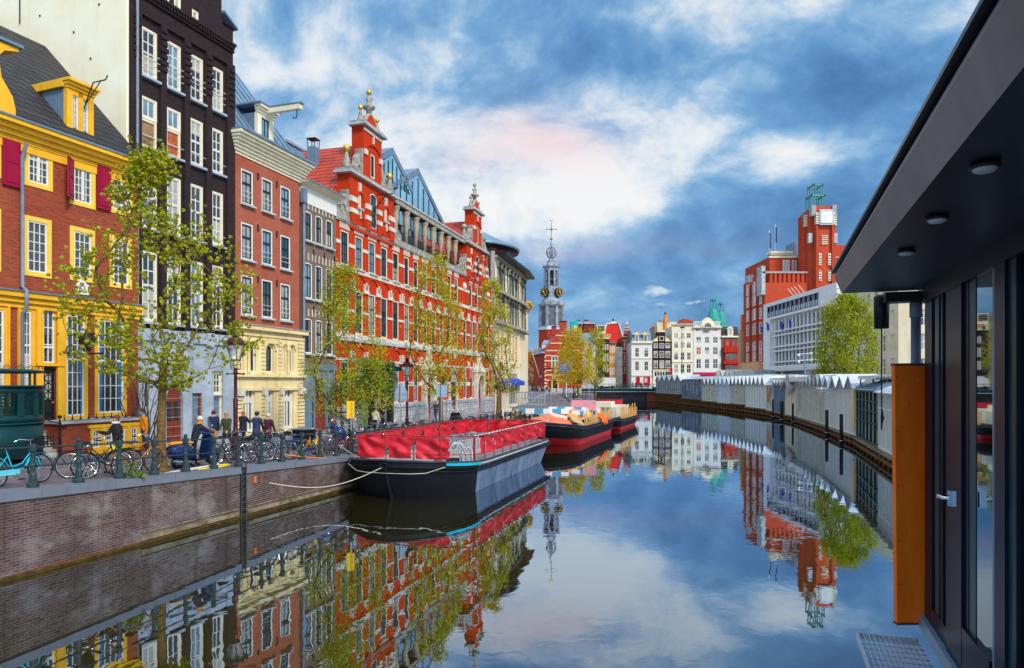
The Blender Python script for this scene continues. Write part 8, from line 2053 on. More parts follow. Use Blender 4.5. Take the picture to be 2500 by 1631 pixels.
def barge1():
    global lowmat2
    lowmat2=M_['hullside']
    d=Vector((.287,.958)); O=Vector((-3.82,27.41)); T=thing('work_barge','black work barge with red tarpaulin rail and turquoise bow stripes','boat',(O.x,O.y,0),math.atan2(d.y,d.x))
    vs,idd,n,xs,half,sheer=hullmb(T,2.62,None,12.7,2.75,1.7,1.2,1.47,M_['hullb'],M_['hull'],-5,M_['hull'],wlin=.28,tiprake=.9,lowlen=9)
    # bands along the sheer
    for dz,dr,mm,nm,rg in((.0,.07,M_['hull'],'rub_rail',None),(-.10,.085,M_['white'],'white_line',(8,n)),(-.22,.06,M_['hullb'],'rub_rail',None),(-.34,.05,M_['hullb'],'rub_rail',(4,n))):
        g=MB()
        for s in(-1,1):
            i0,i1=rg or (0,n); pl=[]
            for i in range(i0,i1):
                x=xs[i]; w=half(x)
                pl.append((x-(.03 if x<0 else 0),s*(w+.02+.0*dr),sheer(x)+dz))
            g.tube(pl,.035 if mm is not M_['white'] else .018,mm,6)
        g.build(nm,T)
    g=MB()
    for s in(-1,1):
        for (x0,x1) in((-1.75,.15),):
            K=10; pl=[]
            for i in range(K+1):
                x=x0+(x1-x0)*i/K; pl.append((x,s*(half(x)+.055),sheer(x)))
            for i in range(K):
                a,b=pl[i],pl[i+1]; g.quad((a[0],a[1],a[2]-.13),(b[0],b[1],b[2]-.13),(b[0],b[1],b[2]-.02),(a[0],a[1],a[2]-.02),M_['teal'])
    g.build('turquoise_stripe',T)
    g=MB(); k=48
    for i in range(k):
        x=.3+12.0*i/k; g.box(x,x+.08,-half(x)-.045,-half(x)+.0,sheer(x)-.34,sheer(x)-.16,M_['hull'])
    g.pieces('fender_rib',T)
    g=MB()
    for x in(2.6,5.4,8.6): g.tube([(x,-2.60,.95),(x-.35,-2.36,-.2)],.02,M_['black'],4)
    g.pieces('hull_seam',T)
    g=MB(); g.tube([(-2.75,0,1.3),(-2.45,0,.5),(-2.1,0,-.2)],.07,M_['hullb'],8); g.ring((-2.8,0,1.28),.12,.02,M_['iron'],'x',10,5); g.build('stem_post',T)
    # rail posts and tarpaulin
    zb,zt=1.22,2.18
    def P(a,b): return Vector((a,b,0))
    right=[(.05+i*1.22,-2.45) for i in range(11)]; right=[(x,-min(2.45,half(x)-.15)) for x,_ in right]
    left=[(-.3+i*2.1,2.45) for i in range(7)]; left=[(x,min(2.45,half(min(x,12.6))-.15)) for x,_ in left]
    front=[(-.25,2.45),(-.25,1.25),(-.3,.0),(-.3,-1.15),(.05,-2.4)]
    stern=[right[-1],(12.45,-1.2),(12.45,0),(12.45,1.2),left[-1]]
    pm=MB()
    for (x,y) in set(right+left+front+stern): MB().tube([(x,y,zb-.1),(x,y,zt+.02)],.028,M_['rust'],6).build('rail_post',T)
    for ch in(right,left,front,stern):
        g=MB(); g.tube([(x,y,zt) for x,y in ch],.026,M_['rust'],6); g.tube([(x,y,zb+.25) for x,y in ch],.018,M_['rust'],6); g.build('rail',T)
    g=MB(); rr=random.Random(4)
    for i in range(70):
        t=i/70*12.2; g.tube([(.05+t,-2.45+.03*math.sin(i*2.4),zt+.03+.02*math.cos(i*2.4)),(.05+t+.2,-2.45+.03*math.sin(i*2.4+1.6),zt+.03+.02*math.cos(i*2.4+1.6))],.022,M_['gstone'] if i%3 else M_['white'],5)
    g.build('wrapped_rope',T)
    def tarp(a,b,seed,z0,z1,sag=.03):
        a=Vector(a);b=Vector(b); d_=b-a; L_=d_.length; n_=Vector((-d_.y,d_.x)).normalized(); nx=max(8,int(L_/.09)); nz=12; vs=[];fs=[]
        for i in range(nx+1):
            for j in range(nz+1):
                u=i/nx;v=j/nz; q=a+d_*u; e=min(u,1-u)*2; 
                w=noise.noise(Vector((u*L_*1.3+seed*7,v*3.0+u*2,seed)))*.26+noise.noise(Vector((u*L_*2.6+v*2,v*2.2+seed,3)))*.12+math.sin((u*1.3+v*1.9+seed)*6)*.03
                zz=z0+(z1-z0)*v-sag*math.sin(u*math.pi)*(1 if j==nz else .5)+.02*noise.noise(Vector((u*4,seed,v)))
                vs.append((q.x+n_.x*w*(.35+e*.65),q.y+n_.y*w*(.35+e*.65),zz))
        for i in range(nx):
            for j in range(nz): fs.append((i*(nz+1)+j,(i+1)*(nz+1)+j,(i+1)*(nz+1)+j+1,i*(nz+1)+j+1))
        MB().add(vs,fs,M_['tarp'],True).build('tarpaulin',T)
    k=0
    for i in range(len(right)-1):
        a,b=right[i],right[i+1]; 
        if i==0: a=(right[0][0]+.55,a[1])
        k+=1; tarp((a[0]+.06,a[1]-.02),(b[0]-.07,b[1]-.02),k,zb+.22,zt-.04)
    for a,b in(((-.27,2.45),(-.27,1.30)),((-.27,1.08),(-.32,.1)),((-.32,-.12),(-.2,-1.5))): k+=1; tarp((a[0]-.03,a[1]),(b[0]-.03,b[1]),k,zb+.06,zt-.05)
    for i in range(len(left)-1): k+=1; tarp((left[i][0]+.12,left[i][1]),(left[i+1][0]-.12,left[i+1][1]),k,zb+.2,zt+.0)
    for i in range(len(stern)-1): k+=1; tarp((stern[i][0],stern[i][1]+.05),(stern[i+1][0],stern[i+1][1]-.05),k,zb+.2,zt)
    # bicycle hoops on deck, chains, ropes
    R_=thing('bicycle_rack','row of bent grey steel bicycle hoops on the barge deck','bicycle rack',(O.x,O.y,0),math.atan2(d.y,d.x))
    for i in range(14):
        x=1.2+i*.42; g=MB(); g.tube([(0,-.05,0),(0,0,.55),(.05,.15,.75),(.1,.45,.78),(.12,.62,.6),(.12,.6,.1),(.12,.5,0)],.02,M_['steel'],6); g.build('hoop',R_,(x,-.3+.12*math.sin(i),1.1))
    R2=thing('hoop_pile','tangle of grey and white steel hoops in the near right deck corner','bicycle rack',(O.x,O.y,0),math.atan2(d.y,d.x)); rr=random.Random(8)
    for i in range(10): g=MB(); g.tube([(0,0,0),(.05,.1,.4),(.1,.3,.75),(.1,.6,.8),(.15,.8,.5)],.022,M_['steel'] if i%3 else M_['white'],6); g.build('hoop',R2,(rr.uniform(0,.5),rr.uniform(-2.3,-1.8),1.12),rr.uniform(-.8,.8))
    R3=thing('black_hose_coil','coil of black cable on the barge deck beside the hoops','cable',(O.x,O.y,0),math.atan2(d.y,d.x)); g=MB()
    for i in range(5): g.ring((-.15+.05*i,-1.55,1.14+i*.035),.25,.022,M_['black'],'z',16,5)
    g.build('coil',R3)
    R4=thing('deck_bollard','small red bollard on the barge foredeck','bollard',(O.x,O.y,0),math.atan2(d.y,d.x)); MB().lathe([(.1,0),(.1,.12),(.15,.13),(.15,.18)],M_['rust'],10,(-.55,-1.15,1.12)).build('bollard_body',R4)
    R5=thing('mooring_bitts','pair of grey mooring bitts at the barge stern corner','bollard',(O.x,O.y,0),math.atan2(d.y,d.x)); g=MB(); g.lathe([(.08,0),(.08,.3),(.12,.32),(.12,.36)],M_['steel'],10,(12.1,-1.6,1.12)); g.lathe([(.08,0),(.08,.3),(.12,.32),(.12,.36)],M_['steel'],10,(12.3,-1.25,1.12)); g.box(11.9,12.5,-1.8,-1.05,1.1,1.16,M_['steel']); g.build('bitts',R5)
    def W3(x,y,z): return Vector((O.x+d.x*x-d.y*y,O.y+d.y*x+d.x*y,z))
    # mooring lines
    def rope(pts,r,m,label):
        T_=tag(MB().tube(pts,r,m,6).build('mooring_rope'),label,'rope','ropes mooring the barge')
    def cat_(a,b,s,n_=14): return [a.lerp(b,i/n_)-Vector((0,0,s*math.sin(math.pi*i/n_))) for i in range(n_+1)]
    orr=plain('orange_rope',(.80,.22,.04),.7,.2,20); p=qx(690,.5); a=p+Vector((0,0,.25))
    rope(cat_(a,W3(-.2,2.5,1.28),.1),.022,orr,'orange rope from the eleventh rail post to the barge bow')
    p=qx(655,.02); rope(cat_(Vector((p.x,p.y,.95)),W3(-2.7,.05,1.25),.42),.012,M_['bstone'],'slack pale rope from the quay wall to the barge stem')
    p=qx(815,.5); rope(cat_(p+Vector((0,0,.6)),W3(-.3,2.4,1.25),.05),.012,M_['gstone'],'thin grey line from the last clear post to the barge')
    rope([W3(-1.9,2.0,1.2),W3(-2.3,1.4,1.0),W3(-2.55,.9,.99),W3(-2.7,0,1.0),W3(-2.55,-.9,.99),W3(-2.3,-1.4,1.0),W3(-1.9,-2.0,1.2)],.012,M_['offw'],'pale line slung across the barge bow')
barge1()
def cargo(label,R0,L_,wd,zt,ztip,load,name='cargo_barge',seed=1,tip=2.2):
    d=Vector((.326,.945)); O=Vector(R0)+Vector((-d.y,d.x))*wd; T=thing(name,label,'boat',(O.x,O.y,0),math.atan2(d.y,d.x))
    vs,idd,n,xs,half,sheer=hullmb(T,wd,None,L_,tip,1.2,zt,ztip,M_['hullb'],M_['hullred'],.32,M_['hull'],wlin=.30,tiprake=1.9)
    g=MB()
    for s in(-1,1): g.tube([(xs[i],s*(half(xs[i])+.03),sheer(xs[i])-.16) for i in range(n)],.05,M_['hull'],6)
    g.build('rub_rail',T); return T,O,d,half,sheer
T,O,d,half,sheer=cargo('black and red cargo barge heaped with boards and orange sheets',(4.87,47.2),13.2,2.3,1.25,1.62,None)
OA=math.atan2(d.y,d.x); rr=random.Random(12)
def onb(name,label,cat,group=None): return thing(name,label,cat,(O.x,O.y,0),OA,group)
bw=stripes('blue_white_orange_boards',[(.08,.28,.5),(.75,.68,.5),(.75,.68,.5),(.70,.22,.05),(.08,.28,.5),(.8,.62,.35)],2.3,'x')
bw2=stripes('blue_white_boards',[(.08,.30,.52),(.80,.80,.76)],1.3,'y')
L1=onb('sheeting','crumpled orange sheet with a yellow edge over the barge bow load','sheet'); g=MB(); vs=[];fs=[]
for i in range(15):
    for j in range(19):
        x=-.6+i*.17;y=2.1-j*.2; e=math.sin(math.pi*i/14)*math.sin(math.pi*j/18); z=1.25+.75*e**.6+.16*noise.noise(Vector((x*1.6,y*1.6,2))); vs.append((x,y,z))
for i in range(14):
    for j in range(18): fs.append((i*19+j,i*19+j+1,(i+1)*19+j+1,(i+1)*19+j))
g.add(vs,fs,plain('orange_sheet',(.85,.10,.02),.6,.2,1.5,c2=(.88,.30,.16)),True); g.build('sheet',L1); g=MB(); g.tube([(-.75,1.9,1.3),(-.8,1.2,1.45),(-.8,.6,1.5),(-.75,-.0,1.35)],[.08,.16,.16,.06],plain('yellow_sheet',(.85,.6,.02),.5,.1,2),8); g.build('yellow_edge',L1)
def board(x,y,z,l,w,h,m,rx,ry,rz,label,cat='board',nm='board'):
    t=thing(nm,label,cat,(O.x+d.x*x-d.y*y,O.y+d.y*x+d.x*y,z),OA+R(rz),'boards and panels heaped on the cargo barge'); t.rotation_euler=(R(rx),R(ry),OA+R(rz)); MB().box(-l/2,l/2,-w/2,w/2,-h/2,h/2,m).build('plank',t); return t
board(1.4,.9,2.25,.5,3.6,.35,bw2,0,0,8,'long blue and white chequered beam lying across the load'); board(2.4,.3,2.1,.4,4.2,.3,bw2,0,0,-4,'second blue and white chequered beam behind the first')
board(1.6,-1.4,1.75,2.2,.9,.08,M_['wood'],20,-14,25,'tilted raw wooden board at the bow of the load'); board(2.2,-1.2,2.0,1.8,1.2,.08,plain('orange_panel',(.72,.26,.06),.6,.2,2),24,-10,-15,'tilted orange panel beside the stakes'); board(1.0,-.3,1.9,1.6,1.3,.1,plain('peach_panel',(.85,.50,.35),.6,.15,2),12,-16,10,'peach coloured panel under the chequered beam')
board(3.6,.5,1.7,2.6,2.2,.5,M_['gstone'],3,4,5,'grey slab pile in the middle of the barge','slab'); board(5.2,.2,1.9,3.0,3.0,.6,M_['white'],0,-4,0,'white boxed load with a blue edge on the barge','box','box'); board(5.0,.2,2.35,.3,3.0,.2,bw2,0,0,0,'blue and white edge beam on the white box')
board(8.2,.2,1.9,3.4,3.2,.9,M_['palecream'],0,2,4,'cream covered bulk at the stern of the cargo barge','box','box'); board(6.9,-1.2,1.9,.9,.9,.5,bl,5,0,20,'blue crate between the pale loads','crate','crate'); board(10.2,.3,1.8,2.4,3.0,.8,M_['white'],0,0,0,'white covered bulk at the far end of the cargo barge','box','box')
pnk=plain('pink_printed_panel',(.80,.30,.34),.6,.2,6); board(6.4,-.9,2.55,.06,2.0,.8,pnk,0,0,0,'white panel with pink printing on the cargo barge','panel'); board(6.2,-1.0,2.0,.1,1.0,.8,plain('orange_round_panel',(.7,.36,.03),.6,.1,2),0,20,30,'small ochre panel leaning on the pale load')
STK=[plain('orange_timber',(.78,.30,.04),.6,.2,4),plain('ochre_timber',(.70,.38,.10),.6,.2,4),M_['wood']]
ST=onb('timber_stakes','row of upright orange timber stakes along the cargo barge side','stakes')
for i in range(22):
    x=1.6+i*.5; g=MB(); h=.95+.25*math.sin(i*1.7); g.box(-.05,.05,-.03,.03,0,h,STK[i%3]); o=g.build('stake',ST,(x,-half(x)+.2,1.1)); o.rotation_euler=(R(rr.uniform(-5,5)),R(rr.uniform(-7,7)),0)
g=MB(); g.tube([(1.6,-2.1,1.75),(12.2,-2.0,1.8)],.035,M_['wood'],5); g.tube([(1.6,-2.1,1.4),(12.2,-2.0,1.45)],.03,M_['wood'],5); g.build('rail',ST)
NT=onb('orange_netting','bundle of orange plastic netting hanging over the barge side','netting'); g=MB()
for i in range(26):
    x=7.2+rr.uniform(-.9,.9); g.tube([(x,-2.0,1.75+rr.uniform(0,.2)),(x+rr.uniform(-.3,.3),-2.35,1.5),(x+rr.uniform(-.5,.5),-2.45,1.1+rr.uniform(-.1,.2))],.07,plain('orange_net',(.85,.14,.02),.6,.2,6) if 'orange_net' not in bpy.data.materials else bpy.data.materials['orange_net'],5)
g.build('net',NT)
T2,O,d,half,sheer=cargo('second cargo barge moored behind the first, red below black',(9.95,61.8),10.5,2.1,1.0,1.2,None,'cargo_barge',2,1.2)
board(5,.1,1.6,7,2.8,1.0,M_['offw'],0,0,0,'long pale covered load on the second cargo barge','load','load'); board(2.0,.3,2.3,2.0,2.4,.5,M_['palecream'],0,0,0,'cream box on top of the second barge load','box','box')
S2=onb('timber_stakes','row of upright timber stakes on the second cargo barge','stakes')
for i in range(15): o=MB().box(-.06,.06,-.04,.04,0,1.15+.25*math.sin(i*2.1),STK[i%3]).build('stake',S2,(.5+i*.66,-half(.5+i*.66)+.2,.9)); o.rotation_euler=(R(rr.uniform(-5,5)),R(rr.uniform(-8,8)),0)
# low red boat moored near the bridge on the left
p=at(1470,HY,100); T=thing('red_tarp_boat','low boat with red rails moored below the bridge left end','boat',(p.x+1.2,p.y,0),R(82)); hullmb(T,1.9,None,9,1.5,.8,.9,1.1,M_['hullb'],M_['hullred'],.2,M_['rust'])
g=MB(); g.box(0,9,-1.8,-1.76,1.0,1.9,M_['tarp']); g.box(0,9,1.76,1.8,1.0,1.9,M_['tarp']); g.box(-.04,0,-1.7,1.7,1.0,1.9,M_['tarp']); g.build('red_rail_cloth',T)
# ------------------------------------------------------------------ people
def person(label,pos,face,H,top,legs,hair,shoes=(.02,.02,.025),phase=0,arm=(20,20),elbow=(15,15),hat=None,skirt=False,lean=4,lod=1,group=None,hood=None,coat=False,sit=False):
    """one continuous skinned body; face = heading angle (deg, 0 = +X)"""
    k=H/1.75
    T=thing('person',label,'person',pos,R(face),group)
    V_=[];E_=[];r=[];zone=[]
    def add(p,rad,par,z):
        V_.append(Vector(p)*k); r.append(rad*k); zone.append(z)
        if par is not None: E_.append((par,len(V_)-1))
        return len(V_)-1
    ln=math.sin(R(lean))
    pel=add((0,0,.93),.14,None,'legs'); bel=add((ln*.1,0,1.06),.150,pel,'top'); ch=add((ln*.3,0,1.25),.170,bel,'top'); up=add((ln*.42,0,1.40),.118,ch,'top'); nk=add((ln*.5,0,1.49),.052,up,'skin'); hd=add((ln*.5+.02,0,1.60),.083,nk,'skin'); tp=add((ln*.5+.01,0,1.68),.072,hd,'skin')
    for s,side in((1,0),(-1,1)):
        sh=add((ln*.4,s*.17,1.405),.082,up,'top'); 
        a=R(arm[side]); e=R(arm[side]+elbow[side]); sp_=.05
        el=add((ln*.4+math.sin(a)*.29,s*.200,1.40-math.cos(a)*.29),.066,sh,'top')
        wr=add((V_[el].x/k+math.sin(e)*.25,s*.175,V_[el].z/k-math.cos(e)*.25),.052,el,'top')
        hx,hz=math.sin(e),-math.cos(e); pa=add((V_[wr].x/k+hx*.06,s*.175,V_[wr].z/k+hz*.06),.034,wr,'skin')
        if lod:
            for f in range(4):
                o=(f-1.5)*.018; add((V_[pa].x/k+hx*(.085-abs(o)*.5)+hz*o*1.0*.0+ .008,s*.175+o*.9,V_[pa].z/k+hz*(.085-abs(o)*.5)),.0095,pa,'skin')
            add((V_[pa].x/k+hx*.04+.03,s*.158,V_[pa].z/k+hz*.03),.010,pa,'skin')
        ph=phase*(1 if s>0 else -1); th=R(24*ph); kn_b=R(18*max(0,-ph))
        hp=add((0,s*.085,.88),.092,pel,'legs')
        if sit: kx,kz=.40,.86; fx2,fz2=.38,.42
        else: kx,kz=math.sin(th)*.42,.88-math.cos(th)*.42; fx2=kx+math.sin(th-kn_b*1.6)*.40; fz2=kz-math.cos(th-kn_b*1.6)*.40
        kn=add((kx,s*.095,kz),.058,hp,'legs'); an=add((fx2,s*.095,max(.075,fz2)),.040,kn,'legs'); ft=add((fx2+.03,s*.10,max(.045,fz2-.04)),.042,an,'shoe'); add((fx2+.16,s*.11,max(.032,fz2-.055)),.034,ft,'shoe')
    me=bpy.data.meshes.new('body'); me.from_pydata([v[:] for v in V_],E_,[]); o=bpy.data.objects.new('body',me); COL.objects.link(o)
    md=o.modifiers.new('skin','SKIN'); 
    for i,d_ in enumerate(me.skin_vertices[0].data): d_.radius=(r[i],r[i]); d_.use_root=(i==0)
    for i in(1,2,3): 
        d_=me.skin_vertices[0].data[i]; d_.radius=(r[i]*.82,r[i]*1.15) if 0 else (r[i],r[i])
    sd=o.modifiers.new('sub','SUBSURF'); sd.levels=sd.render_levels=2 if lod else 1
    dg=bpy.context.evaluated_depsgraph_get(); dg.update(); m2=bpy.data.meshes.new_from_object(o.evaluated_get(dg)); bpy.data.objects.remove(o)
    mats=[M_['skin']]+[cloth(c) for c in(top,legs,shoes)]
    m2.materials.clear()
    for m in mats: m2.materials.append(m)
    segs_=[(V_[a],V_[b],zone[b]) for a,b in E_]+[(V_[0],V_[0]+Vector((0,0,.001)),'legs')]
    zi={'skin':0,'top':1,'legs':2,'shoe':3}
    hem=(.98 if not coat else .70)*k
    for p in m2.polygons:
        c=p.center; best=None;bd=9
        for a,b,z in segs_:
            d_=b-a; t=max(0,min(1,(c-a).dot(d_)/max(d_.length_squared,1e-9))); q=(c-(a+d_*t)).length
            if q<bd: bd=q;best=z
        if best=='skin' and c.z<1.455*k and abs(c.y)<.16*k and c.x>-.2 and c.z>1.2*k: best='top'
        if best=='legs' and c.z>hem and not sit: best='top'
        p.material_index=zi[best]; p.use_smooth=True
    # widen the chest, flatten front to back
    for v in m2.vertices:
        if .95*k<v.co.z<1.46*k and abs(v.co.y)<.19*k: v.co.y*=1.18; v.co.x*=.9
    ob=bpy.data.objects.new('body',m2); COL.objects.link(ob); ob.parent=T
    hx=V_[hd]; 
    g=MB(); hm=cloth(hair); g.ball((hx.x-.012*k,0,hx.z+.035*k),.104*k,hm,12,sc=(1,.92,1.0)); 
    # open the face: hair only covers back and top
    g.v=[(min(x,hx.x+.015*k) if z<hx.z+.055*k else x,y*(.97 if z<hx.z else 1),max(z,hx.z-.06*k)) for x,y,z in g.v]
    if hood: pass
    g.build('hair',T)
    if lod:
        g=MB(); g.ball((hx.x+.088*k,0,hx.z-.01*k),.014*k,M_['skin'],6,sc=(1,.8,1.4)); 
        for s in(-1,1): g.ball((hx.x+.078*k,s*.032*k,hx.z+.02*k),.009*k,M_['iron'],6); g.ball((hx.x,s*.088*k,hx.z),.018*k,M_['skin'],6,sc=(.7,.5,1.3))
        g.box(hx.x+.074*k,hx.x+.083*k,-.022*k,.022*k,hx.z-.048*k,hx.z-.040*k,cloth((.35,.08,.06))); g.build('face_features',T)
    if hat: 
        g=MB(); g.ball((hx.x-.005,0,hx.z+.06*k),.108*k,cloth(hat),12,sc=(1,1,.85)); g.ring((hx.x-.005,0,hx.z+.045*k),.1*k,.014*k,cloth(hat),'z',14,5); g.build('hat',T)
    if coat or skirt:
        g=MB(); g.lathe([(.155*k,1.0*k),(.175*k,.85*k),(.20*k,(.72 if coat else .58)*k),(.185*k,(.72 if coat else .58)*k)],cloth(top if coat else skirt),14); g.build('coat_skirt',T)
    if hood: g=MB(); g.ring((hx.x-.01,0,hx.z-.10*k),.088*k,.038*k,cloth(hood),'z',14,6); g.build('scarf',T)
    return T
CC={}
def cloth(c):
    c=tuple(c)
    if c not in CC: CC[c]=plain('cloth_%d'%len(CC),c,.85,.15,9)
    return CC[c]
navy=(.015,.025,.075); dk=(.015,.015,.02); jean=(.04,.09,.22)
def by_head(x,yh,H,t=None):
    z=1.4
    for _ in range(4):
        Y=(HC-z-H)*FP/(yh-HY); z=zg((x-CX)/FP*Y,Y)
    return Vector(((x-CX)/FP*Y,Y,z))
dQ=math.degrees(QA)
P=by_head(287,1015,1.66); person('woman in black jacket carrying a bright yellow bag before the basement windows',P,dQ+180-20,1.66,(.02,.02,.02),(.45,.18,.08),(.12,.05,.03),phase=.8,hood=(.6,.6,.6),arm=(10,35),elbow=(20,70))
t=thing('yellow_bag','bright yellow handbag held by the woman in black','bag',P+Vector((.12,-.28,.78)),R(dQ)); MB().box(-.17,.17,-.06,.06,-.14,.12,plain('yellow_bag_cloth',(.85,.68,.02),.6,.1,4)).build('bag_body',t,bevel=.02); MB().tube([(-.1,0,.12),(-.06,0,.34),(.06,0,.34),(.1,0,.12)],.01,M_['black'],5).build('strap',t)
P=by_head(351,997,1.83); person('man in orange jacket and jeans walking beside the big street tree',P,dQ+150,1.83,(.75,.26,.01),jean,(.06,.035,.02),phase=-.7,hood=(.03,.2,.35),arm=(-15,25),elbow=(15,25))
p=qx(474,1.75); person('person in dark coat with orange hood bending at the blue scooter',p,dQ-25,1.6,(.02,.025,.05),dk,(.55,.30,.12),phase=.3,hat=(.72,.64,.50),hood=(.85,.30,.02),lean=22,arm=(40,55),elbow=(30,20))
P=by_head(521,1000,1.78); person('man in navy quilted jacket and ochre trousers left of the lamp',P,dQ+30,1.78,navy,(.42,.20,.04),(.10,.03,.02),phase=.8,arm=(20,-15))
P=by_head(530,996,1.76); P=P+Vector((.3,1.0,0)); person('man in red cap behind the navy quilted jacket',P,dQ+20,1.76,navy,dk,(.05,.03,.02),hat=(.30,.01,.02))
P=by_head(554,1005,1.70); person('person in green coat left of the nearest street lamp',P,dQ+190,1.70,(.055,.07,.03),(.05,.05,.055),(.45,.16,.04),phase=-.8,coat=True)
P=by_head(593,1003,1.70); person('woman in long dark coat with auburn hair right of the lamp pole',P,dQ+10,1.70,(.02,.02,.035),(.02,.02,.035),(.42,.10,.02),phase=.4,coat=True,hood=(.5,.12,.03),arm=(40,40),elbow=(60,60))
P=by_head(626,1003,1.74); person('man in navy coat and navy cap walking away by the cream doors',P,dQ+5,1.74,(.03,.045,.11),(.03,.035,.07),dk,phase=.5,hat=(.01,.05,.10),coat=True)
P=by_head(654,1008,1.66); person('woman in brown padded coat with pale hat beside the navy coat',P,dQ+5,1.66,(.075,.02,.025),(.02,.02,.03),(.6,.5,.4),phase=-.5,hat=(.62,.54,.46),coat=True)
P=by_head(915,994,1.64); person('person in cream jacket walking past the dark entrance',P,dQ-10,1.64,(.62,.52,.36),dk,(.04,.03,.02),phase=.5)
P=by_head(934,980,1.84); person('tall man in dark jacket and jeans at the dark entrance',P,dQ+170,1.84,(.03,.04,.06),jean,dk,phase=-.7)
P=by_head(1064,977,1.76); person('person in dark jacket and blue jeans before the white portal',P,dQ+180,1.76,(.02,.03,.06),(.03,.08,.30),(.35,.12,.05),phase=.8,arm=(40,40),elbow=(50,50))
P=by_head(827,1012,1.5); person('person with orange hair and blue jacket crouching over a pushchair',qx(823,2.2),dQ+90,1.45,(.02,.06,.20),dk,(.75,.20,.03),lean=24,arm=(50,50),elbow=(20,20))
T=thing('pushchair','navy blue hooded pushchair beside the notice sign','pushchair',qx(828,1.9),QA); g=MB(); g.ball((0,0,.75),.36,cloth((.02,.05,.20)),12,sc=(1,.8,.9)); g.tube([(-.3,.2,.2),(.4,.2,1.05),(.4,-.2,1.05),(-.3,-.2,.2)],.015,M_['steel'],5); g.build('hood_and_frame',T)
for x,y in((-.3,.25),(-.3,-.25),(.3,.25),(.3,-.25)): MB().ring((x,y,.13),.11,.02,M_['rubber'],'y',12,5).build('wheel',T)
# distant crowd on the square, each a person
cr=[(1306,966,150,(.02,.03,.10),'navy jacket'),(1312,962,146,(.05,.05,.06),'black coat'),(1303,958,152,(.12,.12,.14),'grey coat'),(1318,968,140,(.60,.40,.25),'peach jacket'),(1324,960,148,(.03,.04,.08),'dark blue jacket'),(1322,955,156,(.25,.03,.03),'red jacket'),(1333,957,150,(.02,.02,.03),'black jacket and jeans'),(1339,955,154,(.30,.14,.05),'brown jacket'),(1329,950,158,(.45,.45,.48),'pale grey jacket'),(1341,962,136,(.16,.20,.05),'olive jacket and green trousers'),(1376,956,142,(.02,.10,.30),'blue jacket'),(1316,950,160,(.5,.5,.5),'white shirt'),(1405,958,118,(.35,.45,.05),'lime vest'),(1507,941,167.5,(.45,.65,.03),'yellow vest on the bridge'),(1545,943,167.5,(.02,.20,.45),'blue coat on the bridge'),(1552,943,167.5,(.35,.02,.05),'red coat on the bridge'),(1565,944,167.5,(.05,.05,.06),'black coat on the bridge')]
for i,(x,y,Y,c,nm) in enumerate(cr):
    p=at(x,HY,Y); p.z=zg(p.x,p.y) if 'bridge' not in nm else 2.95
    person('small distant figure in %s%s'%(nm,'' if 'bridge' in nm else (' before the guardhouse' if x>1330 else ' at the street corner')),p,(i*67)%360,1.72,c,[jean,dk,(.05,.05,.06)][i%3],[(.05,.03,.02),(.3,.15,.05)][i%2],phase=[.7,-.6,.3][i%3],lod=0,group='distant people on the square and bridge')
# tall grey lamp post and street masts near the far stalls
for x,yt,Y,lab in((1665,803,160,'tall thin grey lighting mast before the cream house'),(1965,862,76,'thin grey lamp post before the white office')):
    p=at(x,yt,Y); T=thing('lamp_post',lab,'lamp post',(p.x,p.y,1.5)); MB().tube([(0,0,0),(0,0,p.z-1.5)],[.14,.07],M_['lead'],8).build('pole',T); g=MB()
    for z in((p.z-1.5)*.98,(p.z-1.5)*.86): g.tube([(-.6,0,z),(.6,0,z+.1)],.05,M_['steel'],5); g.ball((-.7,0,z-.1),.16,M_['white'],8); g.ball((.7,0,z+.1),.16,M_['white'],8)
    g.build('lamp_heads',T)
# ------------------------------------------------------------------ camera, sky, sun
cam=bpy.data.cameras.new('camera'); co=bpy.data.objects.new('camera',cam); COL.objects.link(co); SC.camera=co
co.location=(0,0,HC); co.rotation_euler=(R(90),0,0); cam.sensor_width=36; cam.lens=36*FP/2500; cam.shift_y=(HY-815.5)/2500; cam.clip_end=3000; cam.clip_start=.05
EXPO=.30; SKYK=1/2**EXPO
W=bpy.data.worlds.new('World'); SC.world=W; W.use_nodes=True; nt=W.node_tree; bg=nt.nodes['Background']
SE,SA=R(38),R(140)
sky=N(nt,'ShaderNodeTexSky',sky_type='NISHITA'); sky.sun_disc=False; sky.sun_elevation=SE; sky.sun_rotation=SA; sky.altitude=0; sky.air_density=1.2; sky.dust_density=1; sky.ozone_density=2
geo=N(nt,'ShaderNodeTexCoord')
def V(op,a,b=None):
    n=N(nt,'ShaderNodeVectorMath',operation=op)
    for i,x in enumerate((a,b)):
        if x is None: continue
        if isinstance(x,(tuple,Vector)): n.inputs[i].default_value=tuple(x)
        else: L(nt,x,n.inputs[i])
    return n
def Mt(op,a,b=None,c=None,clamp=False):
    n=N(nt,'ShaderNodeMath',operation=op); n.use_clamp=clamp
    for i,x in enumerate((a,b,c)):
        if x is None: continue
        if isinstance(x,(int,float)): n.inputs[i].default_value=x
        else: L(nt,x,n.inputs[i])
    return n.outputs[0]
def noisen(scale,detail,rough,vec,dist=0):
    n=N(nt,'ShaderNodeTexNoise'); n.inputs['Scale'].default_value=scale; n.inputs['Detail'].default_value=detail; n.inputs['Roughness'].default_value=rough; n.inputs['Distortion'].default_value=dist; L(nt,vec,n.inputs['Vector']); return n
D=geo.outputs['Generated']
st=V('MULTIPLY',D,(1,1,1.9)).outputs[0]
wn=noisen(2.2,3,.5,st)
wv=V('MULTIPLY',V('SUBTRACT',wn.outputs[1],(.5,.5,.5)).outputs[0],(.16,.16,.16)).outputs[0]
DW=V('ADD',D,wv).outputs[0]
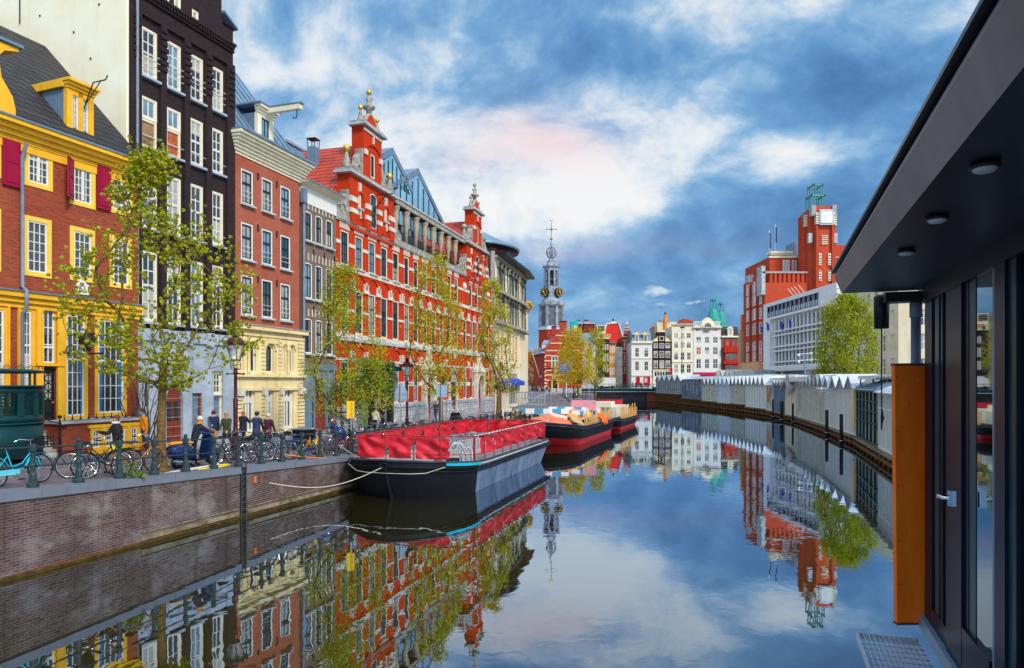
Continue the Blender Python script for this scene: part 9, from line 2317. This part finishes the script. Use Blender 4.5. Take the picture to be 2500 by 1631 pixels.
big=noisen(3.0,4,.52,V('MULTIPLY',DW,(1,1,1.7)).outputs[0],0).outputs[0]
mid=noisen(9.0,7,.60,V('MULTIPLY',DW,(1,1.0,1.5)).outputs[0],.05).outputs[0]
puff=noisen(21,5,.65,V('MULTIPLY',DW,(1,1,1.5)).outputs[0],.2).outputs[0]
def dirp(x,y): return Vector(((x-CX)/FP,1,(HY-y)/FP)).normalized()
def blob(x,y,rx,ry,amp):
    # soft cloud mass centred on a compass direction: wide rx, high ry (degrees-like units of the direction sphere)
    c=dirp(x,y); d=V('SUBTRACT',DW,c).outputs[0]; d=V('MULTIPLY',d,(FP/rx,FP/max(rx,1),FP/ry)).outputs[0]
    l=V('LENGTH',d).outputs[1]
    q=Mt('MULTIPLY',Mt('MULTIPLY',l,l),-.7); e=Mt('EXPONENT',q); return Mt('MULTIPLY',e,amp)
blobs=[
 (1130,300,300,100,.26),(1380,430,220,90,.26),(1560,520,240,55,.34),(900,110,300,90,.12),(640,120,160,80,.10),(1760,60,130,150,.30),(1650,240,110,90,.24),(1960,330,230,45,.40),(2060,400,110,40,.30),(1600,420,130,80,.20),(960,560,240,60,.16),(2300,60,150,60,.20),(700,300,240,90,.10),(1180,520,180,60,.16),(1850,420,120,40,.2),
 (1960,190,230,85,-.40),(2260,240,260,130,-.26),(1500,120,150,60,-.26),(1290,430,110,50,-.30),(1480,350,120,45,-.26),(1060,400,110,40,-.26),(1850,490,150,50,-.34),(1560,650,520,75,-.30),(1720,790,620,120,-.26),(1130,190,160,40,-.24),(760,40,220,45,-.22),(640,240,120,30,-.2),(1980,560,300,60,-.34),(900,220,200,30,-.18),(1330,560,120,24,-.12)]
acc=Mt('ADD',Mt('MULTIPLY',Mt('SUBTRACT',big,.5),1.75),.545)
acc=Mt('ADD',acc,Mt('MULTIPLY',Mt('SUBTRACT',mid,.5),1.55))
acc=Mt('ADD',acc,Mt('MULTIPLY',Mt('SUBTRACT',puff,.5),.45))
for b in blobs: acc=Mt('ADD',acc,blob(*b))
acc=Mt('ADD',Mt('MULTIPLY',acc,.8),.17)
# small bright clouds low over the houses
sm=None
for b in((1552,722,26,9,1.0),(1575,708,20,10,1.0),(1600,712,30,9,.9),(1474,733,13,5,.9),(1590,751,26,6,.9),(1690,747,36,5,.8)):
    c=blob(*b); sm=c if sm is None else Mt('ADD',sm,c)
fine=noisen(42,4,.7,D,.6).outputs[0]
sm=Mt('MULTIPLY',Mt('SUBTRACT',Mt('ADD',sm,Mt('MULTIPLY',Mt('SUBTRACT',fine,.5),1.6)),.38),1.7,clamp=True)
cr=N(nt,'ShaderNodeValToRGB'); L(nt,acc,cr.inputs[0]); e=cr.color_ramp.elements
def S(c): return tuple((((x/255)/12.92) if x/255<=.04045 else (((x/255)+.055)/1.055)**2.4)*10 for x in c)+(1,)
stops=[(-.2,(74,126,178)),(0,(86,140,194)),(.18,(100,156,208)),(.36,(124,174,220)),(.52,(160,198,232)),(.66,(204,223,242)),(.80,(234,242,249)),(1.0,(254,254,253))]
stops=[(max(0,p*.8+.17),c) for p,c in stops]
e[0].position=stops[0][0]; e[0].color=S(stops[0][1]); e[1].position=stops[-1][0]; e[1].color=S(stops[-1][1])
for p,c in stops[1:-1]:
    x=e.new(p); x.color=S(c)
pk=Mt('ADD',blob(1320,340,110,70,.75),blob(1440,380,90,40,.35)); pk=Mt('ADD',pk,blob(1150,420,60,30,.35)); pk=Mt('ADD',pk,blob(1450,610,260,18,.35))
pk=Mt('MULTIPLY',pk,Mt('MULTIPLY',Mt('SUBTRACT',big,.25),2.2),clamp=True)
m1=N(nt,'ShaderNodeMix',data_type='RGBA'); L(nt,pk,m1.inputs[0]); L(nt,cr.outputs[0],m1.inputs[6]); m1.inputs[7].default_value=S((248,208,214))
m2=N(nt,'ShaderNodeMix',data_type='RGBA'); L(nt,sm,m2.inputs[0]); L(nt,m1.outputs[2],m2.inputs[6]); m2.inputs[7].default_value=S((206,226,240))
m3=N(nt,'ShaderNodeMix',data_type='RGBA'); m3.inputs[0].default_value=.12; L(nt,m2.outputs[2],m3.inputs[6]); L(nt,sky.outputs[0],m3.inputs[7])
sx=N(nt,'ShaderNodeSeparateXYZ'); L(nt,D,sx.inputs[0])
def ramp(v,a,b,c,d):
    n=N(nt,'ShaderNodeMapRange',interpolation_type='SMOOTHSTEP'); L(nt,v,n.inputs[0])
    for i,x in enumerate((a,b,c,d)): n.inputs[i+1].default_value=x
    return n.outputs[0]
up=ramp(sx.outputs[2],.62,.85,0,1.0); bk=ramp(sx.outputs[1],.15,-.45,0,.6)  # unseen sky overhead and behind the camera brightened to add fill on the facades
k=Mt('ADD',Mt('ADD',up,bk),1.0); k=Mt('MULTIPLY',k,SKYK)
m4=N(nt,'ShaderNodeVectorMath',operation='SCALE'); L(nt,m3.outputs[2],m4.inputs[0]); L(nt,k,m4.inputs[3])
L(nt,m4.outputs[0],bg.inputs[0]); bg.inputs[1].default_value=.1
sl=bpy.data.lights.new('sun','SUN'); so=bpy.data.objects.new('sun',sl); COL.objects.link(so); sl.energy=2.6; sl.angle=R(11); sl.color=(1,.95,.86)
# sun direction: azimuth measured like the sky texture (rotation from +Y towards +X)
dv=Vector((math.sin(SA)*math.cos(SE),math.cos(SA)*math.cos(SE),math.sin(SE)))
so.rotation_euler=(-dv).to_track_quat('-Z','Y').to_euler(); so.location=(30,-30,40)
SC.view_settings.view_transform='Standard'; SC.view_settings.look='None'; SC.view_settings.gamma=1; SC.view_settings.exposure=EXPO
SC.cycles.max_bounces=6; SC.cycles.diffuse_bounces=3; SC.cycles.glossy_bounces=4; SC.cycles.transparent_max_bounces=8
try: SC.cycles.use_denoising=True; SC.cycles.denoiser='OPENIMAGEDENOISE'; SC.cycles.sample_clamp_indirect=6
except Exception: pass
